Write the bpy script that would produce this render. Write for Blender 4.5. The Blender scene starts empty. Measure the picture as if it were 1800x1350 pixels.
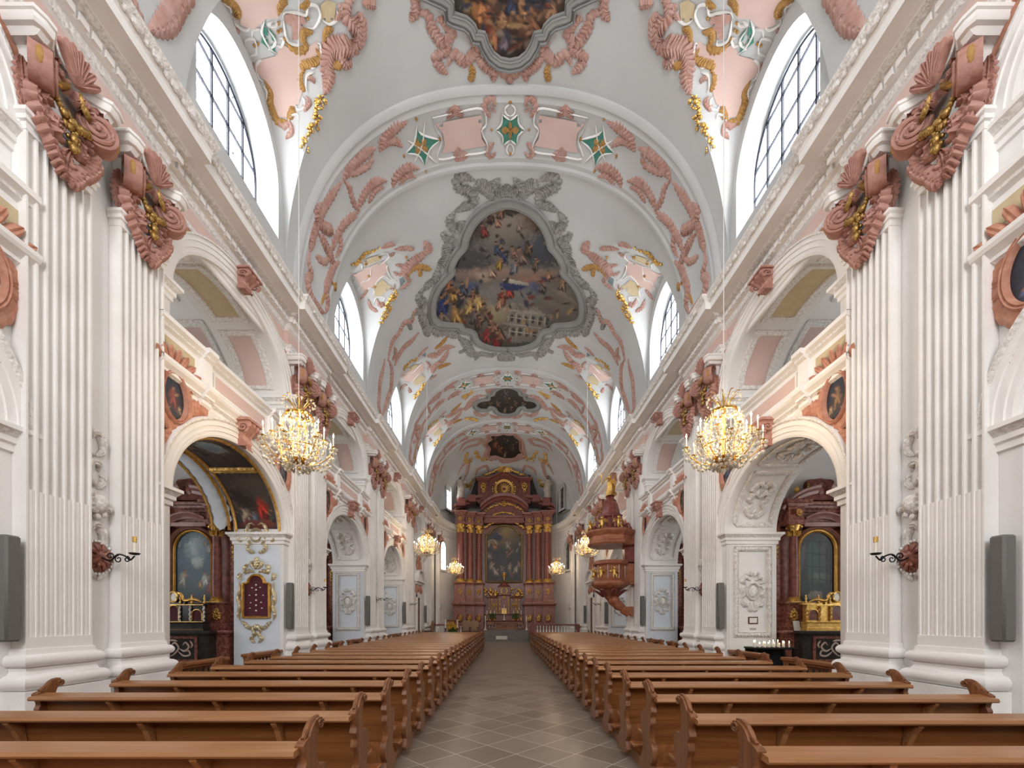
import bpy, bmesh, math, random
import numpy as np
from mathutils import Vector, Matrix
from mathutils.geometry import tessellate_polygon
from math import pi, sin, cos, sqrt, radians

sc = bpy.context.scene
COL = sc.collection
# ---------------------------------------------------------------- camera (1800 x 1350 frame)
F, CX, CY, CZ = 750.0, 888.0, 1088.0, 1.7
cam = bpy.data.objects.new('camera', bpy.data.cameras.new('camera'))
COL.objects.link(cam)
cam.location = (0, 0, CZ)
cam.rotation_euler = (pi / 2, 0, 0)
cam.data.sensor_width = 36.0
cam.data.lens = F / 1800 * 36
cam.data.shift_x = (900 - CX) / 1800
cam.data.shift_y = (CY - 675) / 1800
cam.data.clip_start = 0.05
cam.data.clip_end = 200
sc.camera = cam
# ---------------------------------------------------------------- view, world, exposure
vs = sc.view_settings
vs.view_transform = 'Standard'
vs.look = 'None'
vs.gamma = 1.0
vs.use_curve_mapping = False
vs.exposure = 0.74
cy = sc.cycles
cy.max_bounces = 7
cy.diffuse_bounces = 4
cy.glossy_bounces = 3
cy.transmission_bounces = 4
cy.transparent_max_bounces = 6
cy.caustics_reflective = False
cy.caustics_refractive = False
cy.sample_clamp_indirect = 6.0
cy.use_denoising = True
cy.blur_glossy = 1.0
w = bpy.data.worlds.new('world')
sc.world = w
w.use_nodes = True
w.node_tree.nodes['Background'].inputs[0].default_value = (0.8, 0.9, 1.0, 1)
w.node_tree.nodes['Background'].inputs[1].default_value = 1.0
SKY_CLERESTORY = 7.0      # daylight seen through the clerestory panes
SKY_SIDE = 3.0            # through the chapel windows, and unseen gallery windows added for light
SKY_WEST = 11.0            # unseen west window, added behind the camera to light the nave
SKY_APSE = 4.0
CANDLE_W = 4.4
# ---------------------------------------------------------------- materials
MATS = {}
def _nodes(name):
    m = bpy.data.materials.new(name); m.use_nodes = True
    nt = m.node_tree; b = nt.nodes['Principled BSDF']
    MATS[name] = m
    return m, nt, b
def mat(name, c, rough=0.6, metal=0.0, c2=None, scale=6.0, detail=4.0, bump=0.0, bscale=None, stretch=None,
        fac=(0.35, 0.65), spec=0.5, emit=None, estr=0.0):
    m, nt, b = _nodes(name)
    L = nt.links.new
    b.inputs['Base Color'].default_value = (*c, 1)
    b.inputs['Roughness'].default_value = rough
    b.inputs['Metallic'].default_value = metal
    b.inputs['Specular IOR Level'].default_value = spec
    if emit:
        b.inputs['Emission Color'].default_value = (*emit, 1)
        b.inputs['Emission Strength'].default_value = estr
    tc = nt.nodes.new('ShaderNodeTexCoord')
    src = tc.outputs['Object']
    if stretch:
        mp = nt.nodes.new('ShaderNodeMapping'); mp.inputs['Scale'].default_value = stretch
        L(src, mp.inputs[0]); src = mp.outputs[0]
    if c2:
        n = nt.nodes.new('ShaderNodeTexNoise'); n.inputs['Scale'].default_value = scale; n.inputs['Detail'].default_value = detail
        L(src, n.inputs['Vector'])
        r = nt.nodes.new('ShaderNodeValToRGB')
        r.color_ramp.elements[0].position = fac[0]; r.color_ramp.elements[0].color = (*c, 1)
        r.color_ramp.elements[1].position = fac[1]; r.color_ramp.elements[1].color = (*c2, 1)
        L(n.outputs['Fac'], r.inputs[0]); L(r.outputs[0], b.inputs['Base Color'])
    if bump:
        n2 = nt.nodes.new('ShaderNodeTexNoise'); n2.inputs['Scale'].default_value = bscale or scale * 3; n2.inputs['Detail'].default_value = 3
        L(src, n2.inputs['Vector'])
        bp = nt.nodes.new('ShaderNodeBump'); bp.inputs['Strength'].default_value = bump; bp.inputs['Distance'].default_value = 0.02
        L(n2.outputs['Fac'], bp.inputs['Height']); L(bp.outputs[0], b.inputs['Normal'])
    return m
def lin(r, g, b):
    f = lambda v: (v / 255 / 12.92) if v / 255 <= 0.04045 else ((v / 255 + 0.055) / 1.055) ** 2.4
    return (f(r), f(g), f(b))
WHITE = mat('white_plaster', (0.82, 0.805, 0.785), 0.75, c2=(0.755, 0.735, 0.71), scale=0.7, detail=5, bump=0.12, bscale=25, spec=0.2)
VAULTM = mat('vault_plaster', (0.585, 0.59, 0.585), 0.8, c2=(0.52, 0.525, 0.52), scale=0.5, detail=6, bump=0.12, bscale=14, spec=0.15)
TRIM = mat('white_stucco', (0.886, 0.864, 0.842), 0.6, c2=(0.810, 0.788, 0.756), scale=1.5, bump=0.1, bscale=30, spec=0.25)
ORN = mat('carved_stucco', (0.859, 0.837, 0.806), 0.6, c2=(0.657, 0.615, 0.572), scale=22, detail=2, bump=0.8, bscale=32, spec=0.25)
BLUEW = mat('pale_blue_plaster', (0.70, 0.745, 0.80), 0.7, c2=(0.65, 0.70, 0.76), scale=1.0, spec=0.2)
PINKP = mat('pale_pink_plaster', (0.681, 0.506, 0.451), 0.75, c2=(0.644, 0.460, 0.405), scale=1.6, spec=0.2)
YELP = mat('pale_yellow_plaster', (0.60, 0.49, 0.315), 0.75, c2=(0.55, 0.44, 0.275), scale=8, spec=0.2)
ROSE = mat('rose_stucco', (0.480, 0.264, 0.216), 0.6, c2=(0.368, 0.176, 0.136), scale=9, detail=3, bump=0.35, bscale=30, spec=0.3)
ROSEL = mat('light_rose_stucco', (0.525, 0.336, 0.287), 0.65, c2=(0.443, 0.246, 0.197), scale=7, detail=3, bump=0.5, bscale=26, spec=0.2)
CORAL = mat('coral_stucco', (0.568, 0.292, 0.202), 0.6, c2=(0.447, 0.189, 0.120), scale=8, detail=3, bump=0.3, bscale=30, spec=0.3)
OCHRE = mat('ochre_stucco', (0.493, 0.281, 0.093), 0.6, c2=(0.383, 0.204, 0.060), scale=12, bump=0.3, bscale=30, spec=0.3)
TEAL = mat('teal_stucco', (0.080, 0.264, 0.208), 0.6, c2=(0.056, 0.216, 0.160), scale=10, spec=0.3)
SLATE = mat('slate_blue_stucco', (0.200, 0.248, 0.256), 0.7, spec=0.2)
GREYST = mat('grey_stucco', (0.37, 0.362, 0.34), 0.7, c2=(0.223, 0.216, 0.202), scale=12, detail=3, bump=0.7, bscale=26, spec=0.2)
GREYFR = mat('grey_stucco_frame', (0.300, 0.300, 0.289), 0.6, c2=(0.255, 0.255, 0.247), scale=2, spec=0.3)
GOLD = mat('gilding', (0.86, 0.56, 0.18), 0.34, 0.8, c2=(0.62, 0.36, 0.09), scale=14, bump=0.4, bscale=40)
OLDGOLD = mat('old_gilding', (0.46, 0.29, 0.09), 0.42, 0.85, c2=(0.28, 0.16, 0.05), scale=14, bump=0.4, bscale=40)
SILVERG = mat('pale_gilding', (0.72, 0.62, 0.42), 0.35, 0.7, c2=(0.60, 0.50, 0.32), scale=12, bump=0.4, bscale=40)
MARBLE = mat('red_marble', (0.25, 0.075, 0.052), 0.36, c2=(0.14, 0.036, 0.026), scale=9, detail=8, fac=(0.4, 0.62))
MARBLEP = mat('rose_mottled_marble', (0.33, 0.13, 0.09), 0.32, c2=(0.16, 0.05, 0.035), scale=16, detail=9, fac=(0.42, 0.58))
MARBLEL = mat('mauve_marble', (0.36, 0.18, 0.155), 0.28, c2=(0.25, 0.11, 0.095), scale=5, detail=7)
BLACKM = mat('black_marble', (0.02, 0.02, 0.02), 0.25, c2=(0.035, 0.032, 0.03), scale=7)
def wood(name, c, c2, rough=0.42, axis='x'):
    m, nt, b = _nodes(name); L = nt.links.new
    tc = nt.nodes.new('ShaderNodeTexCoord'); mp = nt.nodes.new('ShaderNodeMapping')
    mp.inputs['Scale'].default_value = {'x': (0.7, 14, 14), 'z': (14, 14, 0.8), 'y': (14, 0.7, 14)}[axis]
    L(tc.outputs['Object'], mp.inputs[0])
    oi = nt.nodes.new('ShaderNodeObjectInfo'); ad = nt.nodes.new('ShaderNodeVectorMath'); ad.operation = 'ADD'
    cb = nt.nodes.new('ShaderNodeCombineXYZ')
    for i in range(3):
        mm = nt.nodes.new('ShaderNodeMath'); mm.operation = 'MULTIPLY'; mm.inputs[1].default_value = 37.0 + 11 * i
        L(oi.outputs['Random'], mm.inputs[0]); L(mm.outputs[0], cb.inputs[i])
    L(mp.outputs[0], ad.inputs[0]); L(cb.outputs[0], ad.inputs[1])
    n = nt.nodes.new('ShaderNodeTexNoise'); n.inputs['Scale'].default_value = 1.6; n.inputs['Detail'].default_value = 6; n.inputs['Distortion'].default_value = 0.6
    L(ad.outputs[0], n.inputs['Vector'])
    r = nt.nodes.new('ShaderNodeValToRGB')
    r.color_ramp.elements[0].position = 0.33; r.color_ramp.elements[0].color = (*c2, 1)
    r.color_ramp.elements[1].position = 0.66; r.color_ramp.elements[1].color = (*c, 1)
    L(n.outputs['Fac'], r.inputs[0]); L(r.outputs[0], b.inputs['Base Color'])
    b.inputs['Roughness'].default_value = rough
    bp = nt.nodes.new('ShaderNodeBump'); bp.inputs['Strength'].default_value = 0.12; bp.inputs['Distance'].default_value = 0.01
    L(n.outputs['Fac'], bp.inputs['Height']); L(bp.outputs[0], b.inputs['Normal'])
    return m
OAK = wood('shaded_oak', (0.269, 0.105, 0.033), (0.176, 0.061, 0.017), 0.34, 'x')  # for the pew backs: their shading is put into a darker wood colour
LEDGE = wood('pale_oak_ledge', (0.385, 0.176, 0.070), (0.279, 0.119, 0.043), 0.3, 'x')
OAKZ = wood('carved_oak', (0.254, 0.102, 0.041), (0.139, 0.049, 0.018), 0.36, 'z')
OAKD = wood('rail_oak', (0.306, 0.115, 0.038), (0.204, 0.068, 0.022), 0.4, 'y')
FLOORW = wood('platform_oak', (0.361, 0.139, 0.049), (0.246, 0.090, 0.030), 0.35, 'y')
DARKW = wood('dark_walnut', (0.12, 0.045, 0.025), (0.06, 0.022, 0.014), 0.35, 'z')
IRON = mat('black_iron', (0.015, 0.015, 0.017), 0.5, 0.6)
SPKR = mat('grey_loudspeaker_cloth', (0.15, 0.147, 0.135), 0.7, c2=(0.13, 0.127, 0.118), scale=120)
WAX = mat('candle_wax', (0.85, 0.80, 0.68), 0.5)
PURPLE = mat('purple_velvet', (0.085, 0.008, 0.02), 0.8, c2=(0.06, 0.005, 0.014), scale=5)
IVORY = mat('ivory', (0.8, 0.74, 0.64), 0.5)
LEAFG = mat('green_leaves', (0.035, 0.075, 0.02), 0.6, c2=(0.06, 0.12, 0.03), scale=20)
FLOWERY = mat('yellow_petals', (0.75, 0.42, 0.02), 0.6)
STATUE = mat('silvered_statue', (0.55, 0.50, 0.42), 0.45, 0.2, c2=(0.40, 0.35, 0.28), scale=8)
SKIN = mat('painted_skin', (0.42, 0.24, 0.16), 0.6)
LINEN = mat('altar_linen', (0.8, 0.78, 0.75), 0.8)
STONE = mat('grey_stone', (0.188, 0.176, 0.158), 0.45, c2=(0.143, 0.135, 0.124), scale=3, detail=6)
CABLE = mat('white_cable', (0.72, 0.70, 0.66), 0.5)
CRYSTAL = mat('cut_crystal', (0.95, 0.88, 0.72), 0.08, 0.0, spec=1.0, emit=(1.0, 0.70, 0.30), estr=0.0)
CRYSTAL.node_tree.nodes['Principled BSDF'].inputs['Transmission Weight'].default_value = 0.35
BRASS = mat('polished_brass', (0.85, 0.55, 0.16), 0.22, 1.0)
FLAME = mat('lit_bulb', (1, 0.9, 0.7), 0.5, emit=(1.0, 0.78, 0.46), estr=60.0)
FLAMEV = mat('votive_flame', (1, 0.8, 0.5), 0.5, emit=(1.0, 0.7, 0.35), estr=14.0)
PAPER = mat('paper', (0.75, 0.72, 0.66), 0.7)
def pane(name, strength, tint=(1.0, 1.0, 1.0), hexs=True, cell=(4.6, 4.6, 5.4)):
    m, nt, b = _nodes(name); L = nt.links.new
    em = nt.nodes.new('ShaderNodeEmission'); out = nt.nodes['Material Output']
    em.inputs['Strength'].default_value = strength
    em.inputs['Color'].default_value = (*tint, 1)
    if hexs:
        tc = nt.nodes.new('ShaderNodeTexCoord'); mp = nt.nodes.new('ShaderNodeMapping'); mp.inputs['Scale'].default_value = cell
        v = nt.nodes.new('ShaderNodeTexVoronoi'); v.feature = 'DISTANCE_TO_EDGE'; v.inputs['Scale'].default_value = 1.6; v.inputs['Randomness'].default_value = 0.25
        r = nt.nodes.new('ShaderNodeValToRGB')
        r.color_ramp.elements[0].position = 0.02; r.color_ramp.elements[0].color = (.03, .03, .035, 1)
        r.color_ramp.elements[1].position = 0.05; r.color_ramp.elements[1].color = (*tint, 1)
        L(tc.outputs['Object'], mp.inputs[0]); L(mp.outputs[0], v.inputs['Vector']); L(v.outputs[0], r.inputs[0]); L(r.outputs[0], em.inputs['Color'])
    L(em.outputs[0], out.inputs['Surface'])
    return m
PANE_C = pane('clerestory_glass', SKY_CLERESTORY, (0.93, 0.97, 1.0))
PANE_S = pane('chapel_glass', SKY_SIDE, (0.95, 0.98, 1.0))
PANE_W = pane('added_west_glass', SKY_WEST, (0.98, 0.98, 1.0))
PANE_A = pane('apse_glass', SKY_APSE, (0.92, 0.97, 1.0), False)
PANE_D = mat('curtained_glass', (0.10, 0.085, 0.07), 0.3)
LEAD = mat('dark_glazing_bar', (0.012, 0.016, 0.035), 0.5)
# stone tile floor, squares set diagonally
def tile_mat():
    m, nt, b = _nodes('diagonal_stone_tiles'); L = nt.links.new
    tc = nt.nodes.new('ShaderNodeTexCoord'); mp = nt.nodes.new('ShaderNodeMapping')
    mp.vector_type = 'POINT'; mp.inputs['Location'].default_value = (0, 0, 0)
    mp.inputs['Rotation'].default_value = (0, 0, pi / 4); mp.inputs['Scale'].default_value = (1 / .5325,) * 3
    off = nt.nodes.new('ShaderNodeVectorMath'); off.operation = 'SUBTRACT'; off.inputs[1].default_value = (0.134, 6.12, 0)
    L(tc.outputs['Object'], off.inputs[0]); L(off.outputs[0], mp.inputs[0])
    fr = nt.nodes.new('ShaderNodeVectorMath'); fr.operation = 'FRACTION'; L(mp.outputs[0], fr.inputs[0])
    fl = nt.nodes.new('ShaderNodeVectorMath'); fl.operation = 'FLOOR'; L(mp.outputs[0], fl.inputs[0])
    wn = nt.nodes.new('ShaderNodeTexWhiteNoise'); wn.noise_dimensions = '2D'; L(fl.outputs[0], wn.inputs['Vector'])
    sep = nt.nodes.new('ShaderNodeSeparateXYZ'); L(fr.outputs[0], sep.inputs[0])
    def edge(o):
        a = nt.nodes.new('ShaderNodeMath'); a.operation = 'SUBTRACT'; a.inputs[1].default_value = 0.5; L(o, a.inputs[0])
        c = nt.nodes.new('ShaderNodeMath'); c.operation = 'ABSOLUTE'; L(a.outputs[0], c.inputs[0]); return c
    ex, ey = edge(sep.outputs[0]), edge(sep.outputs[1])
    mx = nt.nodes.new('ShaderNodeMath'); mx.operation = 'MAXIMUM'; L(ex.outputs[0], mx.inputs[0]); L(ey.outputs[0], mx.inputs[1])
    gt = nt.nodes.new('ShaderNodeMath'); gt.operation = 'GREATER_THAN'; gt.inputs[1].default_value = 0.484; L(mx.outputs[0], gt.inputs[0])
    n = nt.nodes.new('ShaderNodeTexNoise'); n.inputs['Scale'].default_value = 2.2; n.inputs['Detail'].default_value = 4; L(tc.outputs['Object'], n.inputs['Vector'])
    r = nt.nodes.new('ShaderNodeValToRGB')
    r.color_ramp.elements[0].position = 0.3; r.color_ramp.elements[0].color = (0.215, 0.170, 0.130, 1)
    r.color_ramp.elements[1].position = 0.7; r.color_ramp.elements[1].color = (0.285, 0.230, 0.178, 1)
    ad = nt.nodes.new('ShaderNodeMath'); ad.operation = 'MULTIPLY_ADD'; ad.inputs[1].default_value = 0.6; 
    sb = nt.nodes.new('ShaderNodeMath'); sb.operation = 'MULTIPLY'; sb.inputs[1].default_value = 0.4
    L(n.outputs['Fac'], sb.inputs[0]); L(wn.outputs['Value'], ad.inputs[0]); L(sb.outputs[0], ad.inputs[2]); L(ad.outputs[0], r.inputs[0])
    mixc = nt.nodes.new('ShaderNodeMixRGB'); mixc.inputs[2].default_value = (0.46, 0.40, 0.33, 1)
    L(gt.outputs[0], mixc.inputs[0]); L(r.outputs[0], mixc.inputs[1]); L(mixc.outputs[0], b.inputs['Base Color'])
    ra = nt.nodes.new('ShaderNodeMath'); ra.operation = 'MULTIPLY_ADD'; ra.inputs[1].default_value = 0.08; ra.inputs[2].default_value = 0.27
    L(n.outputs['Fac'], ra.inputs[0]); L(ra.outputs[0], b.inputs['Roughness'])
    bp = nt.nodes.new('ShaderNodeBump'); bp.inputs['Strength'].default_value = 0.04; bp.inputs['Distance'].default_value = 0.01
    L(n.outputs['Fac'], bp.inputs['Height']); L(bp.outputs[0], b.inputs['Normal'])
    return m
TILES = tile_mat()
def paint_mat(name, rough=0.5):
    m, nt, b = _nodes(name)
    a = nt.nodes.new('ShaderNodeVertexColor'); a.layer_name = 'Col'
    nt.links.new(a.outputs[0], b.inputs['Base Color'])
    b.inputs['Roughness'].default_value = rough
    return m
PAINT = paint_mat('oil_painting', 0.42)
FRESCO = paint_mat('fresco', 0.85)

# ---------------------------------------------------------------- mesh builder
class MB:
    def __init__(s): s.v = []; s.f = []; s.m = []; s.col = None
    def add(s, vs, fs, mi=0):
        o = len(s.v); s.v.extend(vs)
        for f in fs: s.f.append(tuple(i + o for i in f)); s.m.append(mi)
    def box(s, x0, x1, y0, y1, z0, z1, mi=0):
        s.add([(x, y, z) for x in (x0, x1) for y in (y0, y1) for z in (z0, z1)],
              [(0, 1, 3, 2), (4, 6, 7, 5), (0, 4, 5, 1), (2, 3, 7, 6), (0, 2, 6, 4), (1, 5, 7, 3)], mi)
    def bbox(s, x0, x1, y0, y1, z0, z1, b=0.01, mi=0):       # box with chamfered upright and top edges
        pts = lambda e: [(x0 + e, y0 + b), (x0 + b, y0 + e), (x1 - b, y0 + e), (x1 - e, y0 + b), (x1 - e, y1 - b), (x1 - b, y1 - e), (x0 + b, y1 - e), (x0 + e, y1 - b)]
        rings = [(z0, b), (z0 + b, 0), (z1 - b, 0), (z1, b)]
        s.loft([[(p[0], p[1], z) for p in pts(e)] for z, e in rings], closed=True, caps=True, mi=mi)
    def loft(s, rings, closed=False, caps=False, mi=0):
        n = len(rings[0]); vs = [p for r in rings for p in r]; fs = []
        for i in range(len(rings) - 1):
            for j in range(n if closed else n - 1):
                k = (j + 1) % n
                fs.append((i * n + j, i * n + k, (i + 1) * n + k, (i + 1) * n + j))
        if caps:
            fs.append(tuple(range(n))[::-1]); fs.append(tuple((len(rings) - 1) * n + j for j in range(n)))
        s.add(vs, fs, mi)
    def lathe(s, prof, c=(0, 0, 0), n=16, mi=0, axis='z', a0=0.0, a1=2 * pi):
        full = abs(a1 - a0 - 2 * pi) < 1e-6
        k = n if full else n + 1; rings = []
        for r, z in prof:
            ring = []
            for j in range(k):
                a = a0 + (a1 - a0) * j / n
                p = (r * cos(a), r * sin(a), z)
                if axis == 'x': p = (z, r * cos(a), r * sin(a))
                if axis == 'y': p = (r * cos(a), z, r * sin(a))
                ring.append((c[0] + p[0], c[1] + p[1], c[2] + p[2]))
            rings.append(ring)
        s.loft(rings, closed=full, mi=mi)
    def tube(s, pts, r, n=6, mi=0, closed=False):
        pts = [Vector(p) for p in pts]; m = len(pts); rings = []
        up = Vector((0.13, 0.21, 0.97))
        for i, p in enumerate(pts):
            t = (pts[min(i + 1, m - 1)] - pts[max(i - 1, 0)])
            if t.length < 1e-9: t = Vector((0, 0, 1))
            t.normalize(); a = t.cross(up)
            if a.length < 1e-3: a = t.cross(Vector((1, 0, 0)))
            a.normalize(); b2 = t.cross(a); rr = r(i / (m - 1)) if callable(r) else r
            rings.append([tuple(p + a * (rr * cos(2 * pi * j / n)) + b2 * (rr * sin(2 * pi * j / n))) for j in range(n)])
        s.loft(rings, closed=True, caps=True, mi=mi)
    def prism(s, poly, ax, t0, t1, mi=0):
        # polygon in the two other axes extruded along ax; poly given as (u,v): x->(y,z) y->(x,z) z->(x,y)
        def P(u, v, t): return {'x': (t, u, v), 'y': (u, t, v), 'z': (u, v, t)}[ax]
        n = len(poly); tri = tessellate_polygon([[Vector((u, v, 0)) for u, v in poly]])
        vs = [P(u, v, t0) for u, v in poly] + [P(u, v, t1) for u, v in poly]
        fs = [(i, (i + 1) % n, n + (i + 1) % n, n + i) for i in range(n)]
        fs += [tuple(t) for t in tri] + [tuple(n + i for i in t) for t in tri]
        s.add(vs, fs, mi)
    def plate(s, loops, ax, t, mi=0):     # flat plate with holes
        def P(u, v): return {'x': (t, u, v), 'y': (u, t, v), 'z': (u, v, t)}[ax]
        flat = [p for l in loops for p in l]
        tri = tessellate_polygon([[Vector((u, v, 0)) for u, v in l] for l in loops])
        s.add([P(u, v) for u, v in flat], [tuple(q) for q in tri], mi)
    def ball(s, c, r, n=8, mi=0, sc3=(1, 1, 1)):
        k = max(4, n // 2)
        prof = [(max(1e-4, r * sin(pi * i / k)), -r * cos(pi * i / k)) for i in range(k + 1)]
        o = len(s.v); s.lathe(prof, (0, 0, 0), n, mi)
        s.v[o:] = [(c[0] + x * sc3[0], c[1] + y * sc3[1], c[2] + z * sc3[2]) for x, y, z in s.v[o:]]
    def xform(s, M, o=0): s.v[o:] = [tuple(M @ Vector(p)) for p in s.v[o:]]
    def mirror_x(s, c=0.0, o=0):
        a = s.v[o:]; n0 = len(s.v); fs = [(f, m) for f, m in zip(s.f, s.m) if min(f) >= o]
        s.v.extend([(2 * c - x, y, z) for x, y, z in a])
        for f, m in fs: s.f.append(tuple(i - o + n0 for i in reversed(f))); s.m.append(m)
    def build(s, name, mats, parent=None, smooth=None, loc=None):
        me = bpy.data.meshes.new(name)
        me.from_pydata([tuple(map(float, p)) for p in s.v], [], s.f)
        mats = mats if isinstance(mats, (list, tuple)) else [mats]
        for m in mats: me.materials.append(m)
        if len(mats) > 1: me.polygons.foreach_set('material_index', s.m)
        if s.col is not None:
            ca = me.color_attributes.new('Col', 'FLOAT_COLOR', 'POINT')
            ca.data.foreach_set('color', np.asarray(s.col, dtype=np.float32).ravel())
        if smooth:
            me.polygons.foreach_set('use_smooth', [True] * len(me.polygons))
            me.update()
            try: me.set_sharp_from_angle(angle=radians(smooth))
            except Exception: pass
        me.update()
        o = bpy.data.objects.new(name, me); COL.objects.link(o)
        if parent is not None: o.parent = parent
        if loc is not None: o.location = loc
        return o
def empty(name, loc=(0, 0, 0), rz=0.0, sx=1.0):
    o = bpy.data.objects.new(name, None); COL.objects.link(o)
    o.location = loc; o.rotation_euler = (0, 0, rz); o.scale = (sx, 1, 1); o.empty_display_size = 0.2
    return o
def tag(o, label, cat, group=None):
    o['label'] = label; o['category'] = cat
    if group: o['group'] = group
    return o
def struct(o): o['kind'] = 'structure'; return o
CHILD = {}
def dup(root, loc=None, sx=None, rz=None, label=None, group=None, skip=()):
    r = root.copy(); COL.objects.link(r)
    if loc is not None: r.location = loc
    if sx is not None: r.scale = (sx, 1, 1)
    if rz is not None: r.rotation_euler = (0, 0, rz)
    if label: r['label'] = label
    if group: r['group'] = group
    def rec(a, b):
        for ch in kids(a):
            if ch.name.split('.')[0] in skip: continue
            c = ch.copy(); COL.objects.link(c); c.parent = b; rec(ch, c)
    rec(root, r)
    return r
def kids(o): return [c for c in o.children]
SIDES = ((-1, 'left'), (1, 'right'))
ORD = 'first second third fourth fifth sixth seventh eighth ninth tenth eleventh twelfth thirteenth fourteenth fifteenth sixteenth seventeenth eighteenth nineteenth twentieth'.split()
def ordn(i):
    if i <= 20: return ORD[i - 1]
    t = {2: 'twenty', 3: 'thirty'}[i // 10]
    return {20: 'twentieth', 30: 'thirtieth'}[i] if i % 10 == 0 else t + '-' + ORD[i % 10 - 1]

# ---------------------------------------------------------------- curves
def cat(pts, n=6, closed=False):
    P = [np.array(p, float) for p in pts]; m = len(P); out = []
    rng = range(m) if closed else range(m - 1)
    for i in rng:
        p1, p2 = P[i], P[(i + 1) % m]
        p0 = P[(i - 1) % m] if (closed or i > 0) else 2 * p1 - p2
        p3 = P[(i + 2) % m] if (closed or i < m - 2) else 2 * p2 - p1
        for k in range(n):
            t = k / n
            out.append(0.5 * ((2 * p1) + (p2 - p0) * t + (2 * p0 - 5 * p1 + 4 * p2 - p3) * t * t + (3 * p1 - p0 - 3 * p2 + p3) * t ** 3))
    if not closed: out.append(P[-1])
    return [tuple(p) for p in out]
def arc(cx, cz, a, b, a0, a1, n):
    return [(cx + a * cos(radians(a0 + (a1 - a0) * i / n)), cz + b * sin(radians(a0 + (a1 - a0) * i / n))) for i in range(n + 1)]
def spiral(cx, cz, r0, r1, a0, turns, n=24):
    return [(cx + (r0 + (r1 - r0) * i / n) * cos(a0 + turns * 2 * pi * i / n), cz + (r0 + (r1 - r0) * i / n) * sin(a0 + turns * 2 * pi * i / n)) for i in range(n + 1)]

# ---------------------------------------------------------------- the vault and surfaces
NV, VA, VB, VZ, VX = 2.4, 5.3, 5.47, 9.4, 0.05
YA0, ADEP, AEX = 30.2, 7.3, 3.0          # apse start, depth, exponent
def vz(x, a=VA, b=VB):
    t = 1 - abs((x - VX) / a) ** NV
    return VZ + b * max(0.0, t) ** (1 / NV)
def inv_x(z, a=VA, b=VB):
    t = 1 - (max(0.0, z - VZ) / b) ** NV
    return a * max(0.0, t) ** (1 / NV)
def apse_s(Y): return max(0.0, 1 - (max(0.0, Y - YA0) / ADEP) ** AEX)
def g_surf(p, a, b):
    x, y, z = p
    t = abs((x - VX) / a) ** NV + (max(z - VZ, 0) / b) ** NV - 1
    if y > YA0: t += ((y - YA0) / ADEP) ** AEX
    return t
LW = 1.62
BCY = [8.57 + 5.9 * b for b in range(-1, 4)]
def ldy(Y): return min(abs(Y - c) for c in BCY)
def lun(dy): return 9.4 + 4.75 * max(0.0, 1 - abs(dy / LW) ** 2.2) ** (1 / 2.2)      # groin height
def lunw(dy): return 9.4 + 3.85 * max(0.0, 1 - abs(dy / LW) ** 3.0) ** (1 / 3.0)     # wall arch height
def zsurf(x, Y):
    dy = ldy(Y); zg = lun(dy); xg = inv_x(zg); ax = abs(x - VX)
    if ax <= xg or dy >= LW: return vz(x)
    return zg + (lunw(dy) - zg) * (ax - xg) / (VA - xg)
def hit_vault(px, py, a=VA, b=VB, lift=0.0, lunette=True):
    d = np.array(((px - CX) / F, 1.0, (CY - py) / F)); o = np.array((0, 0, CZ))
    lo = max(0.5, (VZ - CZ) / max(d[2], 1e-6)); hi = 60.0
    for _ in range(50):
        mid = (lo + hi) / 2
        if g_surf(o + d * mid, a, b) < 0: lo = mid
        else: hi = mid
    p = o + d * lo; e = 1e-3; n = np.zeros(3)
    if lunette and a == VA and p[1] < YA0 and ldy(p[1]) < LW and abs(p[0] - VX) > inv_x(lun(ldy(p[1]))):
        hi = lo + 3.0; f = lambda t: (o + d * t)[2] - zsurf((o + d * t)[0], (o + d * t)[1])
        t0 = lo
        while t0 < hi and f(t0) < 0: t0 += .04
        l2, h2 = t0 - .04, t0
        for _ in range(20):
            mid = (l2 + h2) / 2
            if f(mid) < 0: l2 = mid
            else: h2 = mid
        p = o + d * l2
        if abs(p[0] - VX) < VA:
            gx = (zsurf(p[0] + e, p[1]) - zsurf(p[0] - e, p[1])) / (2 * e); gy = (zsurf(p[0], p[1] + e) - zsurf(p[0], p[1] - e)) / (2 * e)
            n = np.array((gx, gy, -1.0)); n /= np.linalg.norm(n)
            return p + n * lift, n
    for i in range(3):
        q = p.copy(); q[i] += e; n[i] = -(g_surf(q, a, b) - g_surf(p, a, b)) / e
    n /= max(np.linalg.norm(n), 1e-9)
    return p + n * lift, n
def hit_x(px, py, X, lift=0.0):           # plane x = X (signed)
    Y = X * F / (px - CX); p = np.array((X, Y, CZ + (CY - py) * Y / F)); n = np.array((-np.sign(X), 0, 0.0))
    return p + n * lift, n
def hit_y(px, py, Y, lift=0.0):
    p = np.array(((px - CX) * Y / F, Y, CZ + (CY - py) * Y / F)); n = np.array((0, -1.0, 0))
    return p + n * lift, n

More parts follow.
